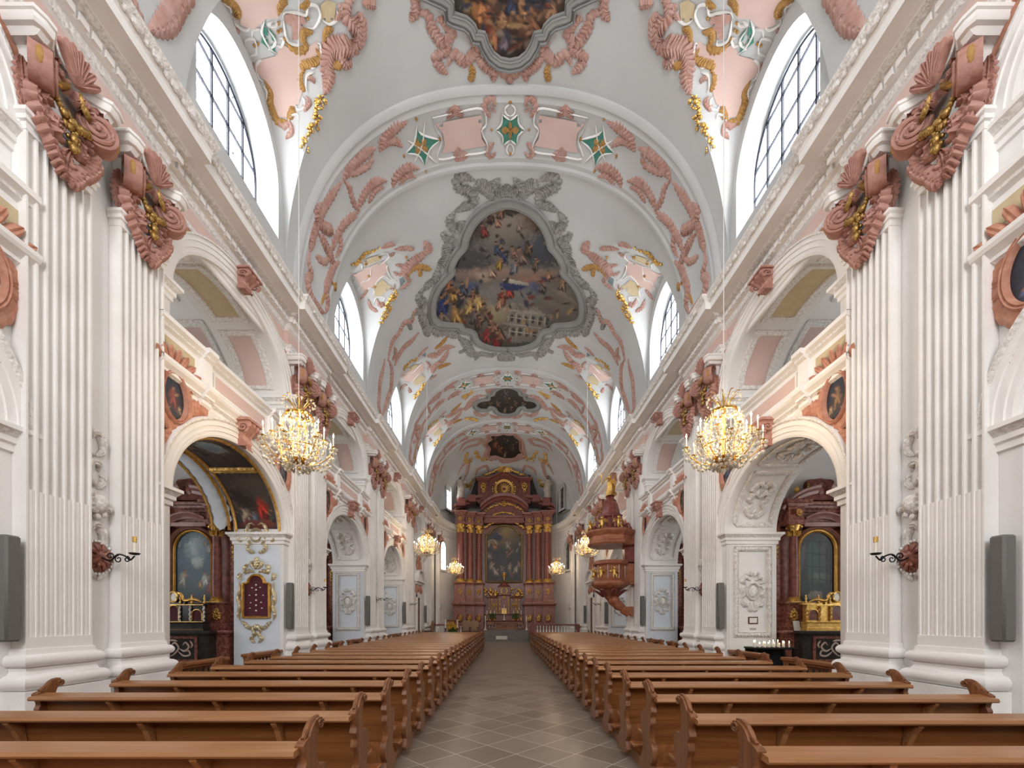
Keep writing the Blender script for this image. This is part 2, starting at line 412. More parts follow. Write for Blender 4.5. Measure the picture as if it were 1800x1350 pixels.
def stroke(mb, P, N, w, h=0.04, leaf=0, amp=0.5, sides=2, mi=0, taper=(0.25, 0.25), base=0.0, closed=False, ridge=0.3, phase=0.0):
    """raised carved band along a 3-D path lying on a surface; leaf = number of lobes"""
    P = [np.asarray(p, float) for p in P]; n = len(P); rings = []
    L = [0.0]
    for i in range(1, n): L.append(L[-1] + np.linalg.norm(P[i] - P[i - 1]))
    T = L[-1] or 1.0
    for i in range(n):
        t = L[i] / T
        a, b = (P[(i + 1) % n], P[i - 1]) if closed else (P[min(i + 1, n - 1)], P[max(i - 1, 0)])
        tg = a - b; tg /= max(np.linalg.norm(tg), 1e-9)
        nn = np.asarray(N[i], float); bb = np.cross(nn, tg); bb /= max(np.linalg.norm(bb), 1e-9)
        k = 1.0
        if not closed:
            if t < taper[0]: k = (t / taper[0]) ** 0.6 if taper[0] > 0 else 1
            if t > 1 - taper[1]: k = min(k, ((1 - t) / taper[1]) ** 0.6)
            k = max(k, 0.12)
        ww = (w(t) if callable(w) else w) * k
        lob = sin(pi * ((leaf * t + phase) % 1.0) ** 0.6) if leaf else 0.0
        wl = ww * (1 + amp * lob); wr = ww * (1 + (amp * lob if sides == 2 else 0))
        hh = h * (0.45 + 0.55 * k); rg = 1 - ridge * (1 - lob) if leaf else 1.0
        q = P[i] + nn * base
        sl = tg * (ww * .95) if leaf else tg * 0.0      # lobes sweep forward like acanthus leaves
        rings.append([tuple(q + nn * 0.005 - bb * wl + sl), tuple(q + nn * hh * 0.55 * rg - bb * wl * 0.8 + sl * .75), tuple(q + nn * hh * rg - bb * ww * 0.3 + sl * .2), tuple(q + nn * hh * 0.75 + bb * ww * 0.1),
                      tuple(q + nn * hh * rg + bb * ww * 0.45 + sl * .3), tuple(q + nn * hh * 0.5 * rg + bb * wr * 0.85 + sl * .75), tuple(q + nn * 0.005 + bb * wr + sl)])
    if closed: rings.append(rings[0])
    mb.loft(rings, mi=mi)
def pxs(mb, pts, hit, w, h=0.04, n=5, smooth=True, **kw):
    if kw.get('leaf'):
        kw['leaf'] = int(kw['leaf'] * 1.25 + 1); n = max(n, int(kw['leaf'] * 4.5 / max(1, len(pts) - 1)) + 1); kw.setdefault('ridge', .48); kw['amp'] = kw.get('amp', .5) * 1.45; w = w * .9
    q = cat(pts, n) if smooth else pts
    HN = [hit(*p) for p in q]
    stroke(mb, [a for a, _ in HN], [b for _, b in HN], w, h, **kw)
def densify(pts, k):
    out = []
    for a, b in zip(pts[:-1], pts[1:]):
        for i in range(k): out.append((a[0] + (b[0] - a[0]) * i / k, a[1] + (b[1] - a[1]) * i / k))
    return out + [pts[-1]]
# ---- painted or plain polygon laid on a surface, cut into a fine grid so that it follows it
def inside(poly, X, Y):
    r = np.zeros(X.shape, bool); n = len(poly)
    for i in range(n):
        x0, y0 = poly[i]; x1, y1 = poly[(i + 1) % n]
        if y0 == y1: continue
        c = ((y0 > Y) != (y1 > Y)) & (X < (x1 - x0) * (Y - y0) / (y1 - y0) + x0)
        r ^= c
    return r
def clip_cell(poly, x0, x1, y0, y1):
    for ax, lim, sg in ((0, x0, 1), (0, x1, -1), (1, y0, 1), (1, y1, -1)):
        out = []; n = len(poly)
        for i in range(n):
            a, b = poly[i - 1], poly[i]
            da, db = sg * (a[ax] - lim), sg * (b[ax] - lim)
            if (da >= 0) != (db >= 0):
                t = da / (da - db); out.append((a[0] + (b[0] - a[0]) * t, a[1] + (b[1] - a[1]) * t))
            if db >= 0: out.append(b)
        poly = out
        if len(poly) < 3: return []
    return poly
def grid_poly(poly, step):
    xs = [p[0] for p in poly]; ys = [p[1] for p in poly]
    nx = max(1, int(math.ceil((max(xs) - min(xs)) / step))); ny = max(1, int(math.ceil((max(ys) - min(ys)) / step)))
    gx = np.linspace(min(xs), max(xs), nx + 1); gy = np.linspace(min(ys), max(ys), ny + 1)
    I = inside(poly, *np.meshgrid(gx, gy, indexing='ij'))
    V, K, Fc = [], {}, []
    def vid(x, y):
        k = (round(x, 5), round(y, 5))
        if k not in K: K[k] = len(V); V.append((x, y))
        return K[k]
    cells = {}
    for i in range(len(poly)):
        a, b = poly[i - 1], poly[i]; m = int(max(abs(a[0] - b[0]), abs(a[1] - b[1])) / step * 4) + 2
        for t in range(m + 1):
            x, y = a[0] + (b[0] - a[0]) * t / m, a[1] + (b[1] - a[1]) * t / m
            cells[(min(nx - 1, max(0, int((x - gx[0]) / (gx[-1] - gx[0] + 1e-12) * nx))), min(ny - 1, max(0, int((y - gy[0]) / (gy[-1] - gy[0] + 1e-12) * ny))))] = 1
    for i in range(nx):
        for j in range(ny):
            c4 = I[i:i + 2, j:j + 2]
            if (i, j) in cells:
                q = clip_cell(poly, gx[i], gx[i + 1], gy[j], gy[j + 1])
                f = [vid(*p) for p in q]; f = [a for k, a in enumerate(f) if a != f[k - 1]]
                if len(set(f)) >= 3 and len(set(f)) == len(f): Fc.append(tuple(f))
            elif c4.all():
                Fc.append((vid(gx[i], gy[j]), vid(gx[i + 1], gy[j]), vid(gx[i + 1], gy[j + 1]), vid(gx[i], gy[j + 1])))
    return V, Fc
def field(mb, pts, hit, step, lift=0.012, mi=0, smooth=0):
    """polygon traced in photo pixels, laid on the surface that hit() finds"""
    poly = cat(pts, smooth, True) if smooth else list(pts)
    V, Fc = grid_poly(poly, step)
    out = []
    for p in V:
        a, n = hit(*p); out.append(tuple(a + n * lift))
    mb.add(out, Fc, mi)
    return V
# ---- brushwork for pictures
def vnoise(X, Y, seed):
    r = np.random.RandomState(seed); G = r.rand(64, 64)
    xi, yi = np.floor(X).astype(int), np.floor(Y).astype(int); fx, fy = X - xi, Y - yi
    fx, fy = fx * fx * (3 - 2 * fx), fy * fy * (3 - 2 * fy)
    g = lambda a, b: G[a % 64, b % 64]
    return (g(xi, yi) * (1 - fx) + g(xi + 1, yi) * fx) * (1 - fy) + (g(xi, yi + 1) * (1 - fx) + g(xi + 1, yi + 1) * fx) * fy
def fbm(X, Y, seed, o=4):
    s = 0; a = 0.5
    for i in range(o): s = s + a * vnoise(X * 2 ** i + 7 * i, Y * 2 ** i + 3 * i, seed + i); a *= 0.5
    return s
def paint(pts, stops, blobs, seed=1, nscale=0.06, namp=0.5, vert=True):
    """stops: [(v, rgb255)] background gradient; blobs: (x, y, rx, ry, angle, rgb255, soft)"""
    A = np.asarray(pts, float); X, Y = A[:, 0], A[:, 1]
    n1 = fbm(X * nscale, Y * nscale, seed) - 0.47; n2 = fbm(X * nscale * 3, Y * nscale * 3, seed + 9) - 0.47; n3 = fbm(X * nscale * 8, Y * nscale * 8, seed + 17) - 0.47
    t = Y + n1 * 60 * namp * (1 if nscale < 1 else 0)
    C = np.stack([np.interp(t, [s[0] for s in stops], [lin(*s[1])[k] for s in stops]) for k in range(3)], 1)
    C *= (1 + 1.1 * namp * n1 + 0.8 * namp * n2 + 0.7 * namp * n3)[:, None]
    for x, y, rx, ry, an, c, so in blobs:
        ca, sa = cos(radians(an)), sin(radians(an)); dx, dy = X - x, Y - y
        u, v = (dx * ca + dy * sa) / rx, (-dx * sa + dy * ca) / ry
        d = np.sqrt(u * u + v * v) + n2 * 1.0 + n3 * 0.8
        k = np.clip((1 + so - d) / (2 * so), 0, 1); k = k * k * (3 - 2 * k)
        sh = 1 + 0.35 * np.clip(-v * 0.7 - u * 0.5, -1, 1)
        C = C * (1 - k[:, None]) + (np.array(lin(*c))[None, :] * sh[:, None]) * k[:, None]
    C = np.clip(C * 0.74, 0.002, 1)
    return np.concatenate([C, np.ones((len(C), 1))], 1)
def figure(x, y, s, robe, skin=(168, 124, 96), lean=0, r=None):
    """a clothed painted figure: robe folds, torso, head, arm"""
    dk = tuple(int(v * 0.6) for v in robe); lt = tuple(min(255, int(v * 1.35)) for v in robe)
    sn = sin(radians(lean))
    return [(x, y, s * .42, s * .75, lean, dk, .25), (x - s * .1 + sn * s * .3, y - s * .25, s * .26, s * .5, lean + 12, robe, .3), (x + s * .12, y + s * .1, s * .1, s * .5, lean - 14, lt, .4),
            (x - s * .2, y + s * .25, s * .07, s * .4, lean + 20, lt, .4), (x + sn * s * .9, y - s * .85, s * .16, s * .19, lean, skin, .2), (x + sn * s * .9 - s * .03, y - s * .98, s * .17, s * .1, lean, (60, 42, 30), .3),
            (x + s * .3, y - s * .45, s * .26, s * .09, lean - 35, skin, .5), (x - s * .3, y + s * .5, s * .3, s * .16, lean + 40, dk, .5)]
# ================================================================ the room
XP, XW, XI, XO = 5.20, 5.36, 6.56, 9.3        # pilaster face, arcade wall, inner end of arch, outer wall
PY0 = lambda k: 4.62 + 5.9 * k
PY1 = lambda k: 6.52 + 5.9 * k
BC = lambda b: 8.57 + 5.9 * b
HW = 1.75
Z_LS, Z_LA, Z_GF, Z_US, Z_UA = 3.78, 5.17, 5.63, 7.05, 8.33
YB, YE = -7.0, 30.2
XE_L, XE_R = -1.32, 1.57                        # edges of the pew platforms
mb = MB(); mb.box(-9.6, 9.6, YB - .3, 38.5, -0.3, 0.0)
struct(mb.build('floor', TILES))
for sx, a, b in ((-1, -5.1, XE_L), (1, XE_R, 5.1)):
    mb = MB(); mb.box(a, b, -2.0, 25.2, 0.0, 0.10)
    e = XE_L if sx < 0 else XE_R
    mb.box(e - .06 if sx < 0 else e - .01, e + .01 if sx < 0 else e + .06, -2.0, 25.22, 0.0, 0.112)
    struct(mb.build('trim_%d' % (1 if sx < 0 else 2), FLOORW))
def arch_open(c, hw, zs, za, n=28):       # outline of an arched opening, right springing to left
    return arc(c, zs, hw, za - zs, 0, 180, n)
def notch(c, low=True):
    return [(c + HW, 0.0)] + arch_open(c, HW, Z_LS, Z_LA) + [(c - HW, 0.0)]
def uhole(c):
    return [(c + HW, Z_GF)] + arch_open(c, HW, Z_US, Z_UA) + [(c - HW, Z_GF)]
win_n = 0
for sx, sn in SIDES:
    mb = MB()                                    # 0 white 1 blue 2 pink 3 yellow
    mb.plate([[(YB, 0), (PY1(-1) - 6.0 + 6.0, 0), (PY1(-1), 8.4), (YB, 8.4)]], 'x', sx * XW)
    for k in range(0, 5):
        mb.plate([[(PY0(k), 0), (PY1(k) if k < 4 else YE, 0), (PY1(k) if k < 4 else YE, 8.4), (PY0(k), 8.4)]], 'x', sx * XW)
    for b in range(-1, 4):
        c = BC(b); y0, y1 = PY1(b), PY0(b + 1)
        low = b < 3
        out = [(y1, 0), (y1, 8.4), (y0, 8.4), (y0, 0)] + (notch(c)[::-1] if low else [])
        mb.plate([out, uhole(c)], 'x', sx * XW)
        # soffits and jambs
        def sweep(path, x0, x1, mi):
            mb.loft([[(sx * x0, y, z) for y, z in path], [(sx * x1, y, z) for y, z in path]], mi=mi)
        if low:
            sweep(notch(c), XW, XI, 0)
            rect = [(c + 2.4, 0), (c + 2.4, 5.5), (c - 2.4, 5.5), (c - 2.4, 0)]
            mb.plate([rect + notch(c)[::-1]], 'x', sx * XI, 0)
            # chapel: end walls, vault, outer wall
            ce = [(c + 2.4, 0)] + [(c + 2.4 * np.sign(cos(a)) * abs(cos(a)) ** .5, 3.6 + 1.9 * abs(sin(a)) ** .5) for a in np.linspace(0, pi, 29)] + [(c - 2.4, 0)]
            mb.loft([[(sx * XI, y, z) for y, z in ce], [(sx * XO, y, z) for y, z in ce]], mi=0)
            wl = [(c - .8, 1.9), (c + .8, 1.9)] + arc(c, 3.9, .8, .8, 0, 180, 12)
            mb.plate([[(c + 2.4, 0), (c + 2.4, 5.6), (c - 2.4, 5.6), (c - 2.4, 0)], wl], 'x', sx * XO, 0)
        sweep(uhole(c) + [(c + HW, Z_GF)], XW, XI, 0)
        gl = [(c + 2.5, Z_GF), (c + 2.5, 8.9), (c - 2.5, 8.9), (c - 2.5, Z_GF)]
        mb.plate([gl, uhole(c)], 'x', sx * XI, 0)
        ge = [(c + 2.5, Z_GF)] + arc(c, 7.0, 2.5, 1.75, 0, 180, 24) + [(c - 2.5, Z_GF)]
        mb.loft([[(sx * XI, y, z) for y, z in ge + ge[:1]], [(sx * XO, y, z) for y, z in ge + ge[:1]]], mi=0)
        wl = [(c - .8, 6.5), (c + .8, 6.5)] + arc(c, 7.6, .8, .6, 0, 180, 12)
        mb.plate([[(c + 2.5, Z_GF), (c + 2.5, 8.9), (c - 2.5, 8.9), (c - 2.5, Z_GF)], wl], 'x', sx * XO, 0)
        # coloured coffers on the upper soffit (inset fields with a moulded rim) and the gallery vault
        def coffer(a0, a1, x0, x1, mi, hw=HW, zs=Z_US, rise=Z_UA - Z_US, cc=c, lift=.012):
            A = lambda a, x, l: (sx * x, cc + (hw - l) * cos(radians(a)), zs + (rise - l) * sin(radians(a)))
            n = 12
            mb.loft([[A(a0 + (a1 - a0) * i / n, x, lift) for i in range(n + 1)] for x in (x0 + .22, x1 - .22)], mi=mi)
            for xa, xb in ((x0 + .06, x0 + .22), (x1 - .22, x1 - .06)):
                mb.loft([[A(a0 + (a1 - a0) * i / n, x, l) for i in range(n + 1)] for x, l in ((xa, 0), (xa + .02, .04), (xb - .02, .04), (xb, 0))], mi=4)
            for b0, b1 in ((a0, a0 + 4.5), (a1 - 4.5, a1)):
                mb.loft([[A(a, x, l) for x in (x0 + .06, x1 - .06)] for a, l in ((b0, 0), (b0 + .5, .04), (b1 - .5, .04), (b1, 0))], mi=4)
        if b < 3 or True:
            coffer(8, 58, XW + .16, XI - .1, 2); coffer(64, 116, XW + .16, XI - .1, 3); coffer(122, 172, XW + .16, XI - .1, 2)
            coffer(25, 62, XI + .3, XO - .3, 2, 2.5, 7.0, 1.75); coffer(72, 108, XI + .5, XO - .6, 3, 2.5, 7.0, 1.75); coffer(118, 155, XI + .3, XO - .3, 2, 2.5, 7.0, 1.75)
    # jamb faces of the right order are tinted in the first bay only by their own panels
    struct(mb.build('wall_' + sn, [WHITE, BLUEW, PINKP, YELP, ORN], smooth=35))
# west wall behind the camera
mb = MB()
mb.plate([[(-9.4, 0), (9.4, 0), (9.4, 9.2), (5.4, 9.2)] + [(VX + VA * cos(radians(a)) , VZ + 5.55 * max(0, sin(radians(a)))**.85) for a in range(0, 181, 10)] + [(-5.4, 9.2), (-9.4, 9.2)],
          [(-2.4, 6.0), (2.4, 6.0), (2.4, 10.8)] + arc(0, 10.8, 2.4, 2.2, 0, 180, 16)[1:-1] + [(-2.4, 10.8)]], 'y', YB)
struct(mb.build('wall_back', WHITE))
def make_window(wid, loc, sx, outline, bars_y, bars_z, glass, axis='x', z0=0, z1=1):
    pass

WR, WZS, WZB, XG = 1.315, 11.62, 10.5, 5.73      # window half-width, springing, sill, glass plane
# clerestory walls, reveals
for sx, sn in SIDES:
    mb = MB(); X = VX + sx * VA
    n = 40
    ys = [YB]
    for b in range(-1, 4): ys += [BC(b) - LW + 2 * LW * (0.5 - 0.5 * cos(pi * i / 48)) for i in range(49)]
    ys.append(YE)
    top = [(y, lunw(ldy(y)) + .03) for y in ys]
    holes = []
    for b in range(-1, 4):
        c = BC(b)
        holes.append([(c - WR, WZB), (c + WR, WZB)] + arc(c, WZS, WR, WR, 0, 180, 24))
    mb.plate([[(YE, 9.0), *top[::-1], (YB, 9.0)]] + holes, 'x', X)
    for b in range(-1, 4):
        h = holes[b + 1]; h2 = [(BC(b) + (y - BC(b)) * .93, z + (.18 if z < 10.6 else -.02)) for y, z in h]
        mb.loft([[(X, y, z) for y, z in h], [(sx * XG, y, z) for y, z in h2]], closed=True)
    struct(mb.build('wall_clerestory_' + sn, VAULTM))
wno = 0
def clere_window(sx, b):
    global wno
    wno += 1; c = BC(b)
    o = struct(empty('window_%d' % wno, (sx * XG, c, 0)))
    r = WR * .93
    g = MB(); g.plate([[(-r, WZB + .15), (r, WZB + .15)] + arc(0, WZS, r, r, 0, 180, 24)], 'x', sx * .03)
    g.build('glass', PANE_C, o)
    m = MB(); t = .022
    for i in range(1, 5):
        y = -r + 2 * r * i / 5; zt = WZS + sqrt(max(0, r * r - y * y)); m.box(-.02, .02, y - t, y + t, WZB + .1, zt)
    z = WZB + .15 + .62
    while z < WZS + r - .2:
        q = r if z < WZS else sqrt(r * r - (z - WZS) ** 2); m.box(-.02, .02, -q, q, z - t * .8, z + t * .8); z += .62
    ring = [(-r, WZB + .15), (r, WZB + .15)] + arc(0, WZS, r, r, 0, 180, 24)
    m.tube([(0, y, z) for y, z in ring] + [(0, *ring[0])], .025, 4)
    m.build('glazing_bars', LEAD, o)
for b in range(-1, 4):
    for sx, sn in SIDES: clere_window(sx, b)
# chapel windows; gallery and west windows are unseen, added for light
for b in range(-1, 4):
    for sx, sn in SIDES:
        for zb, zs, r2, lowr in ((1.9, 3.9, .8, True), (6.5, 7.6, .6, False)):
            if lowr and b == 3: continue
            wno += 1
            o = struct(empty('window_%d' % wno, (sx * (XO + .06), BC(b), 0)))
            g = MB(); g.plate([[(-.8, zb), (.8, zb)] + arc(0, zs, .8, r2, 0, 180, 12)], 'x', 0.0); g.build('glass', PANE_S, o)
            m = MB()
            for y in (-.4, 0, .4): m.box(-.03, .03, y - .015, y + .015, zb, zs + r2 * .8)
            for i in range(1, 5): m.box(-.03, .03, -.8, .8, zb + (zs - zb) * i / 4 - .012, zb + (zs - zb) * i / 4 + .012)
            m.build('glazing_bars', LEAD, o)
wno += 1
o = struct(empty('window_%d' % wno, (0, YB - .1, 0)))  # unseen west window, added to bring light from behind
g = MB(); g.plate([[(-2.4, 6.0), (2.4, 6.0), (2.4, 10.8)] + arc(0, 10.8, 2.4, 2.2, 0, 180, 16)[1:-1] + [(-2.4, 10.8)]], 'y', 0.0); g.build('glass', PANE_W, o)
m = MB()
for i in range(1, 6): m.box(-2.4 + .8 * i - .03, -2.4 + .8 * i + .03, -.03, .03, 6, 12.3)
for i in range(0, 9): m.box(-2.4, 2.4, -.03, .03, 6 + .75 * i - .02, 6 + .75 * i + .02)
m.build('glazing_bars', LEAD, o)

# ---- nave vault with lunettes, and the apse conch
mb = MB()
ys = [YB]
for b in range(-1, 4): ys += [BC(b) - LW + 2 * LW * (0.5 - 0.5 * cos(pi * i / 48)) for i in range(49)]
ys.append(YE)
K1, K2 = 40, 6
rows = []
for y in ys:
    zl = lun(ldy(y)); zw = lunw(ldy(y))
    xs = inv_x(zl); half = []
    ts = math.asin(min(1, (xs / VA) ** (NV / 2)))
    for i in range(K1 + 1):
        t = ts * i / K1; x = VA * sin(t) ** (2 / NV); half.append((x, VZ + VB * cos(t) ** (2 / NV)))
    for i in range(1, K2 + 1): half.append((xs + (VA - xs) * i / K2, half[K1][1] + (zw - half[K1][1]) * i / K2))
    rows.append([(VX - x, y, z) for x, z in half[::-1]] + [(VX + x, y, z) for x, z in half[1:]])
mb.loft(rows)
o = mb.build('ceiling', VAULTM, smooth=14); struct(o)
mb = MB(); rows = []
for i in range(41):
    Y = YA0 + ADEP * (1 - (1 - i / 40) ** 1.8); s = apse_s(Y); s = max(s, 1e-5)
    rows.append([(VX + VA * s ** (1 / NV) * np.sign(t) * abs(sin(t)) ** (2 / NV), Y, VZ + VB * s ** (1 / NV) * abs(cos(t)) ** (2 / NV)) for t in np.linspace(-pi / 2, pi / 2, 61)])
mb.loft(rows)
struct(mb.build('ceiling_apse', VAULTM, smooth=40))
def apse_plan(a=5.36, n=40, dep=ADEP):   # plan curve of the apse wall, left to right
    out = []
    for i in range(n + 1):
        t = -pi / 2 + pi * i / n
        out.append((a * np.sign(t) * abs(sin(t)) ** (2 / 2.4), YA0 - .05 + dep * abs(cos(t)) ** (2 / 3.0)))
    return out
mb = MB(); pl = apse_plan()
mb.loft([[(x, y, z) for x, y in pl] for z in (0, 9.45)])
struct(mb.build('wall_apse', WHITE, smooth=40))

# ---- entablature swept along both walls and round the apse
ENT = [(.0, 8.10), (.03, 8.12), (.03, 8.20), (.06, 8.22), (.06, 8.28), (.09, 8.33), (.09, 8.37), (0, 8.40), (0, 8.74), (.03, 8.76), (.05, 8.78), (.07, 8.87),
       (.07, 8.88), (.14, 8.89), (.155, 9.0), (.18, 9.01), (.25, 9.02), (.29, 9.05), (.30, 9.06), (.535, 9.06), (.535, 9.20), (.55, 9.22), (.56, 9.24), (.60, 9.28), (.64, 9.34), (.65, 9.38), (.5, 9.42), (-.02, 9.46)]
EMI = [0, 0, 0, 0, 2, 2, 0, 1, 0, 2, 2, 0, 0, 0, 0, 2, 2, 0, 0, 0, 0, 0, 2, 2, 2, 0, 0]
XEP, XEW = 5.29, 5.41
def ent_path(p):
    pts = [(XEW - p, YB)]
    for k in range(-1, 5):
        a, b = PY0(k) - .12 - p * .5, PY1(k) + .12 + p * .5
        pts += [(XEW - p, a), (XEP - p, a), (XEP - p, b), (XEW - p, b)]
    return pts
for sx, sn in SIDES:
    mb = MB()
    paths = [[(sx * x, y, z) for x, y in ent_path(p)] for p, z in ENT]
    for i in range(len(ENT) - 1):
        mb.loft([paths[i], paths[i + 1]], mi=EMI[i])
    # dentils and the carved scroll band on top
    y = -1.0
    while y < YE:
        k = any(PY0(q) - .15 < y < PY1(q) + .15 for q in range(-1, 5)); X = XEP if k else XEW
        mb.box(sx * (X - .185), sx * (X - .13), y, y + .12, 8.895, 8.99, 0); y += .17
    y = 0.0
    while y < YE:
        k = any(PY0(q) - .2 < y < PY1(q) + .2 for q in range(-1, 5)); X = XEP if k else XEW
        mb.ball((sx * (X - .595), y, 9.285), .075, 6, 2, (.55, 1.3, .95)); mb.ball((sx * (X - .58), y + .16, 9.28), .05, 6, 2, (.6, 1.2, 1.2)); y += .32
    struct(mb.build('trim_cornice_' + sn, [TRIM, PINKP, ORN], smooth=30))
mb = MB()
for i in range(len(ENT) - 1):
    mb.loft([[(x, y, z) for x, y in apse_plan(5.38 - p, 40, ADEP - p)] for p, z in ENT[i:i + 2]], mi=EMI[i])
struct(mb.build('trim_cornice_apse', [TRIM, PINKP, ORN], smooth=35))

# ---- transverse arches
def band_mesh(y0, y1):
    m = MB(); A, B = VA, VB
    sec = [(y0 - .02, -.03), (y0 - .02, .06), (y0 + .05, .09), (y0 + .12, .09), (y0 + .17, .05), (y0 + .30, .075), (y0 + .34, .055), (y1 - .34, .055), (y1 - .30, .075), (y1 - .17, .05), (y1 - .12, .09), (y1 - .05, .09), (y1 + .02, .06), (y1 + .02, -.03)]
    rings = []
    for t in np.linspace(-pi / 2, pi / 2, 81):
        ring = []
        for y, h in sec:
            a, b = A - h, B - h
            ring.append((VX + a * np.sign(t) * abs(sin(t)) ** (2 / NV), y, VZ - .1 + (b + .1) * abs(cos(t)) ** (2 / NV)))
        rings.append(ring)
    m.loft(rings); return m
for i, k in enumerate((-1, 1, 3, 4)):
    struct(band_mesh(PY0(k), PY1(k)).build('trim_arch_%d' % (i + 1), VAULTM, smooth=30))

# ---- archivolts and imposts: one trim per arch
def archivolt(sx, c, zs, za, hw, width, zimp, name):
    m = MB(); X = XW
    sec = [(0, .0), (0, .05), (.04, .065), (.10, .065), (.105, .085), (.19, .085), (.195, .105), (.27, .105), (.30, .13), (width, .13), (width + .02, 0)]
    rings = []; smi = [0, 0, 0, 0, 0, 0, 0, 2, 2, 0]
    rise = za - zs
    for i in range(41):
        a = radians(180 * i / 40)
        rings.append([(sx * (X - h), c + (hw + d) * cos(a), zs + (rise + d) * sin(a)) for d, h in sec])
    for j in range(len(sec) - 1):
        m.loft([[r[j], r[j + 1]] for r in rings], mi=smi[j])
    # impost mouldings on the jambs, returning along the reveal
    for s in (-1, 1):
        for x0, x1, e in ((X - .13, XI + .05, 0),):
            pr = [(.0, zimp - .28), (.03, zimp - .27), (.03, zimp - .20), (.06, zimp - .18), (.06, zimp - .12), (.11, zimp - .06), (.13, zimp - .05), (.13, zimp), (0, zimp + .01)]
            for q in range(len(pr) - 1):
                (p0, z0), (p1, z1) = pr[q], pr[q + 1]
                path = lambda p: [(sx * (X - p), c + s * (hw + .42)), (sx * (X - p), c + s * (hw - p)), (sx * (XI + p), c + s * (hw - p)), (sx * (XI + p), c + s * (hw + .3))]
                m.loft([[(x, y, z0) for x, y in path(p0)], [(x, y, z1) for x, y in path(p1)]], mi=2 if q == 4 else 0)
    struct(m.build(name, [TRIM, PINKP, ORN], smooth=30))
tn = 10
for b in range(-1, 4):
    for sx, sn in SIDES:
        if b < 3:
            archivolt(sx, BC(b), Z_LS, Z_LA, HW, .33, Z_LS, 'trim_%d' % tn); tn += 1
        archivolt(sx, BC(b), Z_US, Z_UA, HW, .27, Z_US, 'trim_%d' % tn); tn += 1
# ---- gallery parapets between the piers
def parapet(sx, b):
    c = BC(b); m = MB(); y0, y1 = c - 2.1, c + 2.1
    pro = [(.0, 5.42), (.04, 5.46), (.04, 5.52), (.10, 5.56), (.10, 5.60), (.17, 5.66), (.19, 5.70), (.19, 5.75), (.06, 5.78), (.06, 6.22), (.12, 6.25), (.12, 6.29), (.18, 6.33), (.18, 6.40), (-.2, 6.40), (-.2, 5.6)]
    mi = [0, 0, 2, 0, 0, 0, 0, 0, 0, 0, 2, 0, 0, 0, 0]
    rd = lambda p: [(XW - p, y0), (XW - p, c - 1.18), (XW - p - .07, c - 1.18), (XW - p - .07, c - .94), (XW - p, c - .94), (XW - p, c + .94), (XW - p - .07, c + .94), (XW - p - .07, c + 1.18), (XW - p, c + 1.18), (XW - p, y1)]
    for q in range(len(pro) - 1):
        (p0, z0), (p1, z1) = pro[q], pro[q + 1]
        m.loft([[(sx * x, y, z0) for x, y in rd(p0)], [(sx * x, y, z1) for x, y in rd(p1)]], mi=mi[q])
    for ya, yb, mt in ((y0 + .10, c - 1.27, 3), (c - .84, c + .84, 1), (c + 1.27, y1 - .10, 3)):
        x = XW - .06
        m.box(sx * x, sx * (x - .02), ya, yb, 5.84, 6.17, 0); m.box(sx * x, sx * (x - .026), ya + .05, yb - .05, 5.89, 6.12, mt if b < 1 else 1)
    o = m.build('gallery_parapet', [TRIM, PINKP, ORN, YELP], smooth=30)
    return o
for b in range(-1, 3):
    for sx, sn in SIDES:
        o = parapet(sx, b)
        tag(o, 'white moulded gallery parapet with pink panels, %s side, %s' % (sn, {-1: 'beside the camera at the picture edge', 0: 'above the nearest chapel arch', 1: 'above the second chapel arch', 2: 'above the farthest chapel arch'}[b]), 'parapet', 'gallery parapets')
o = None
for sx, sn in SIDES:
    o = parapet(sx, 3); tag(o, 'white gallery parapet on the %s above the pedimented doorway' % sn, 'parapet', 'gallery parapets')
# ================================================================ fluted pilasters; local X points into the nave, origin on the wall
PW = 0.76
def rect_mould(m, y0, y1, prof, mi=0, x0=.002, face=.16):
    rings = []
    for p, z in prof:
        rings.append([(x0, y0 - p, z), (face + p, y0 - p, z), (face + p, y1 + p, z), (x0, y1 + p, z)])
    m.loft(rings, mi=mi)
    m.add(rings[-1], [(0, 1, 2, 3)], mi); m.add(rings[0], [(3, 2, 1, 0)], mi)
def halfround(z0, z1, p0, p1, n=7):
    return [(p0 + (p1 - p0) * sin(pi * i / n), z0 + (z1 - z0) * (1 - cos(pi * i / n)) / 2) for i in range(n + 1)]
def flute_section(y0, y1, nf, depth, cab=0.0):
    out = [(.002, y0), (.16, y0)]; wv = (y1 - y0) / (nf + (nf + 1) * .26); fi = wv * .26; y = y0
    for k in range(nf):
        y += fi; out.append((.16, y))
        for j in range(1, 8):
            a = pi * j / 8; out.append((.16 - depth * sin(a) * (1 - cab) + (0.018 * sin(a) ** 2 if cab else 0) - (.008 if cab else 0), y + wv * (1 - cos(a)) / 2))
        y += wv; out.append((.16, y))
    out += [(.16, y1), (.002, y1)]
    return out
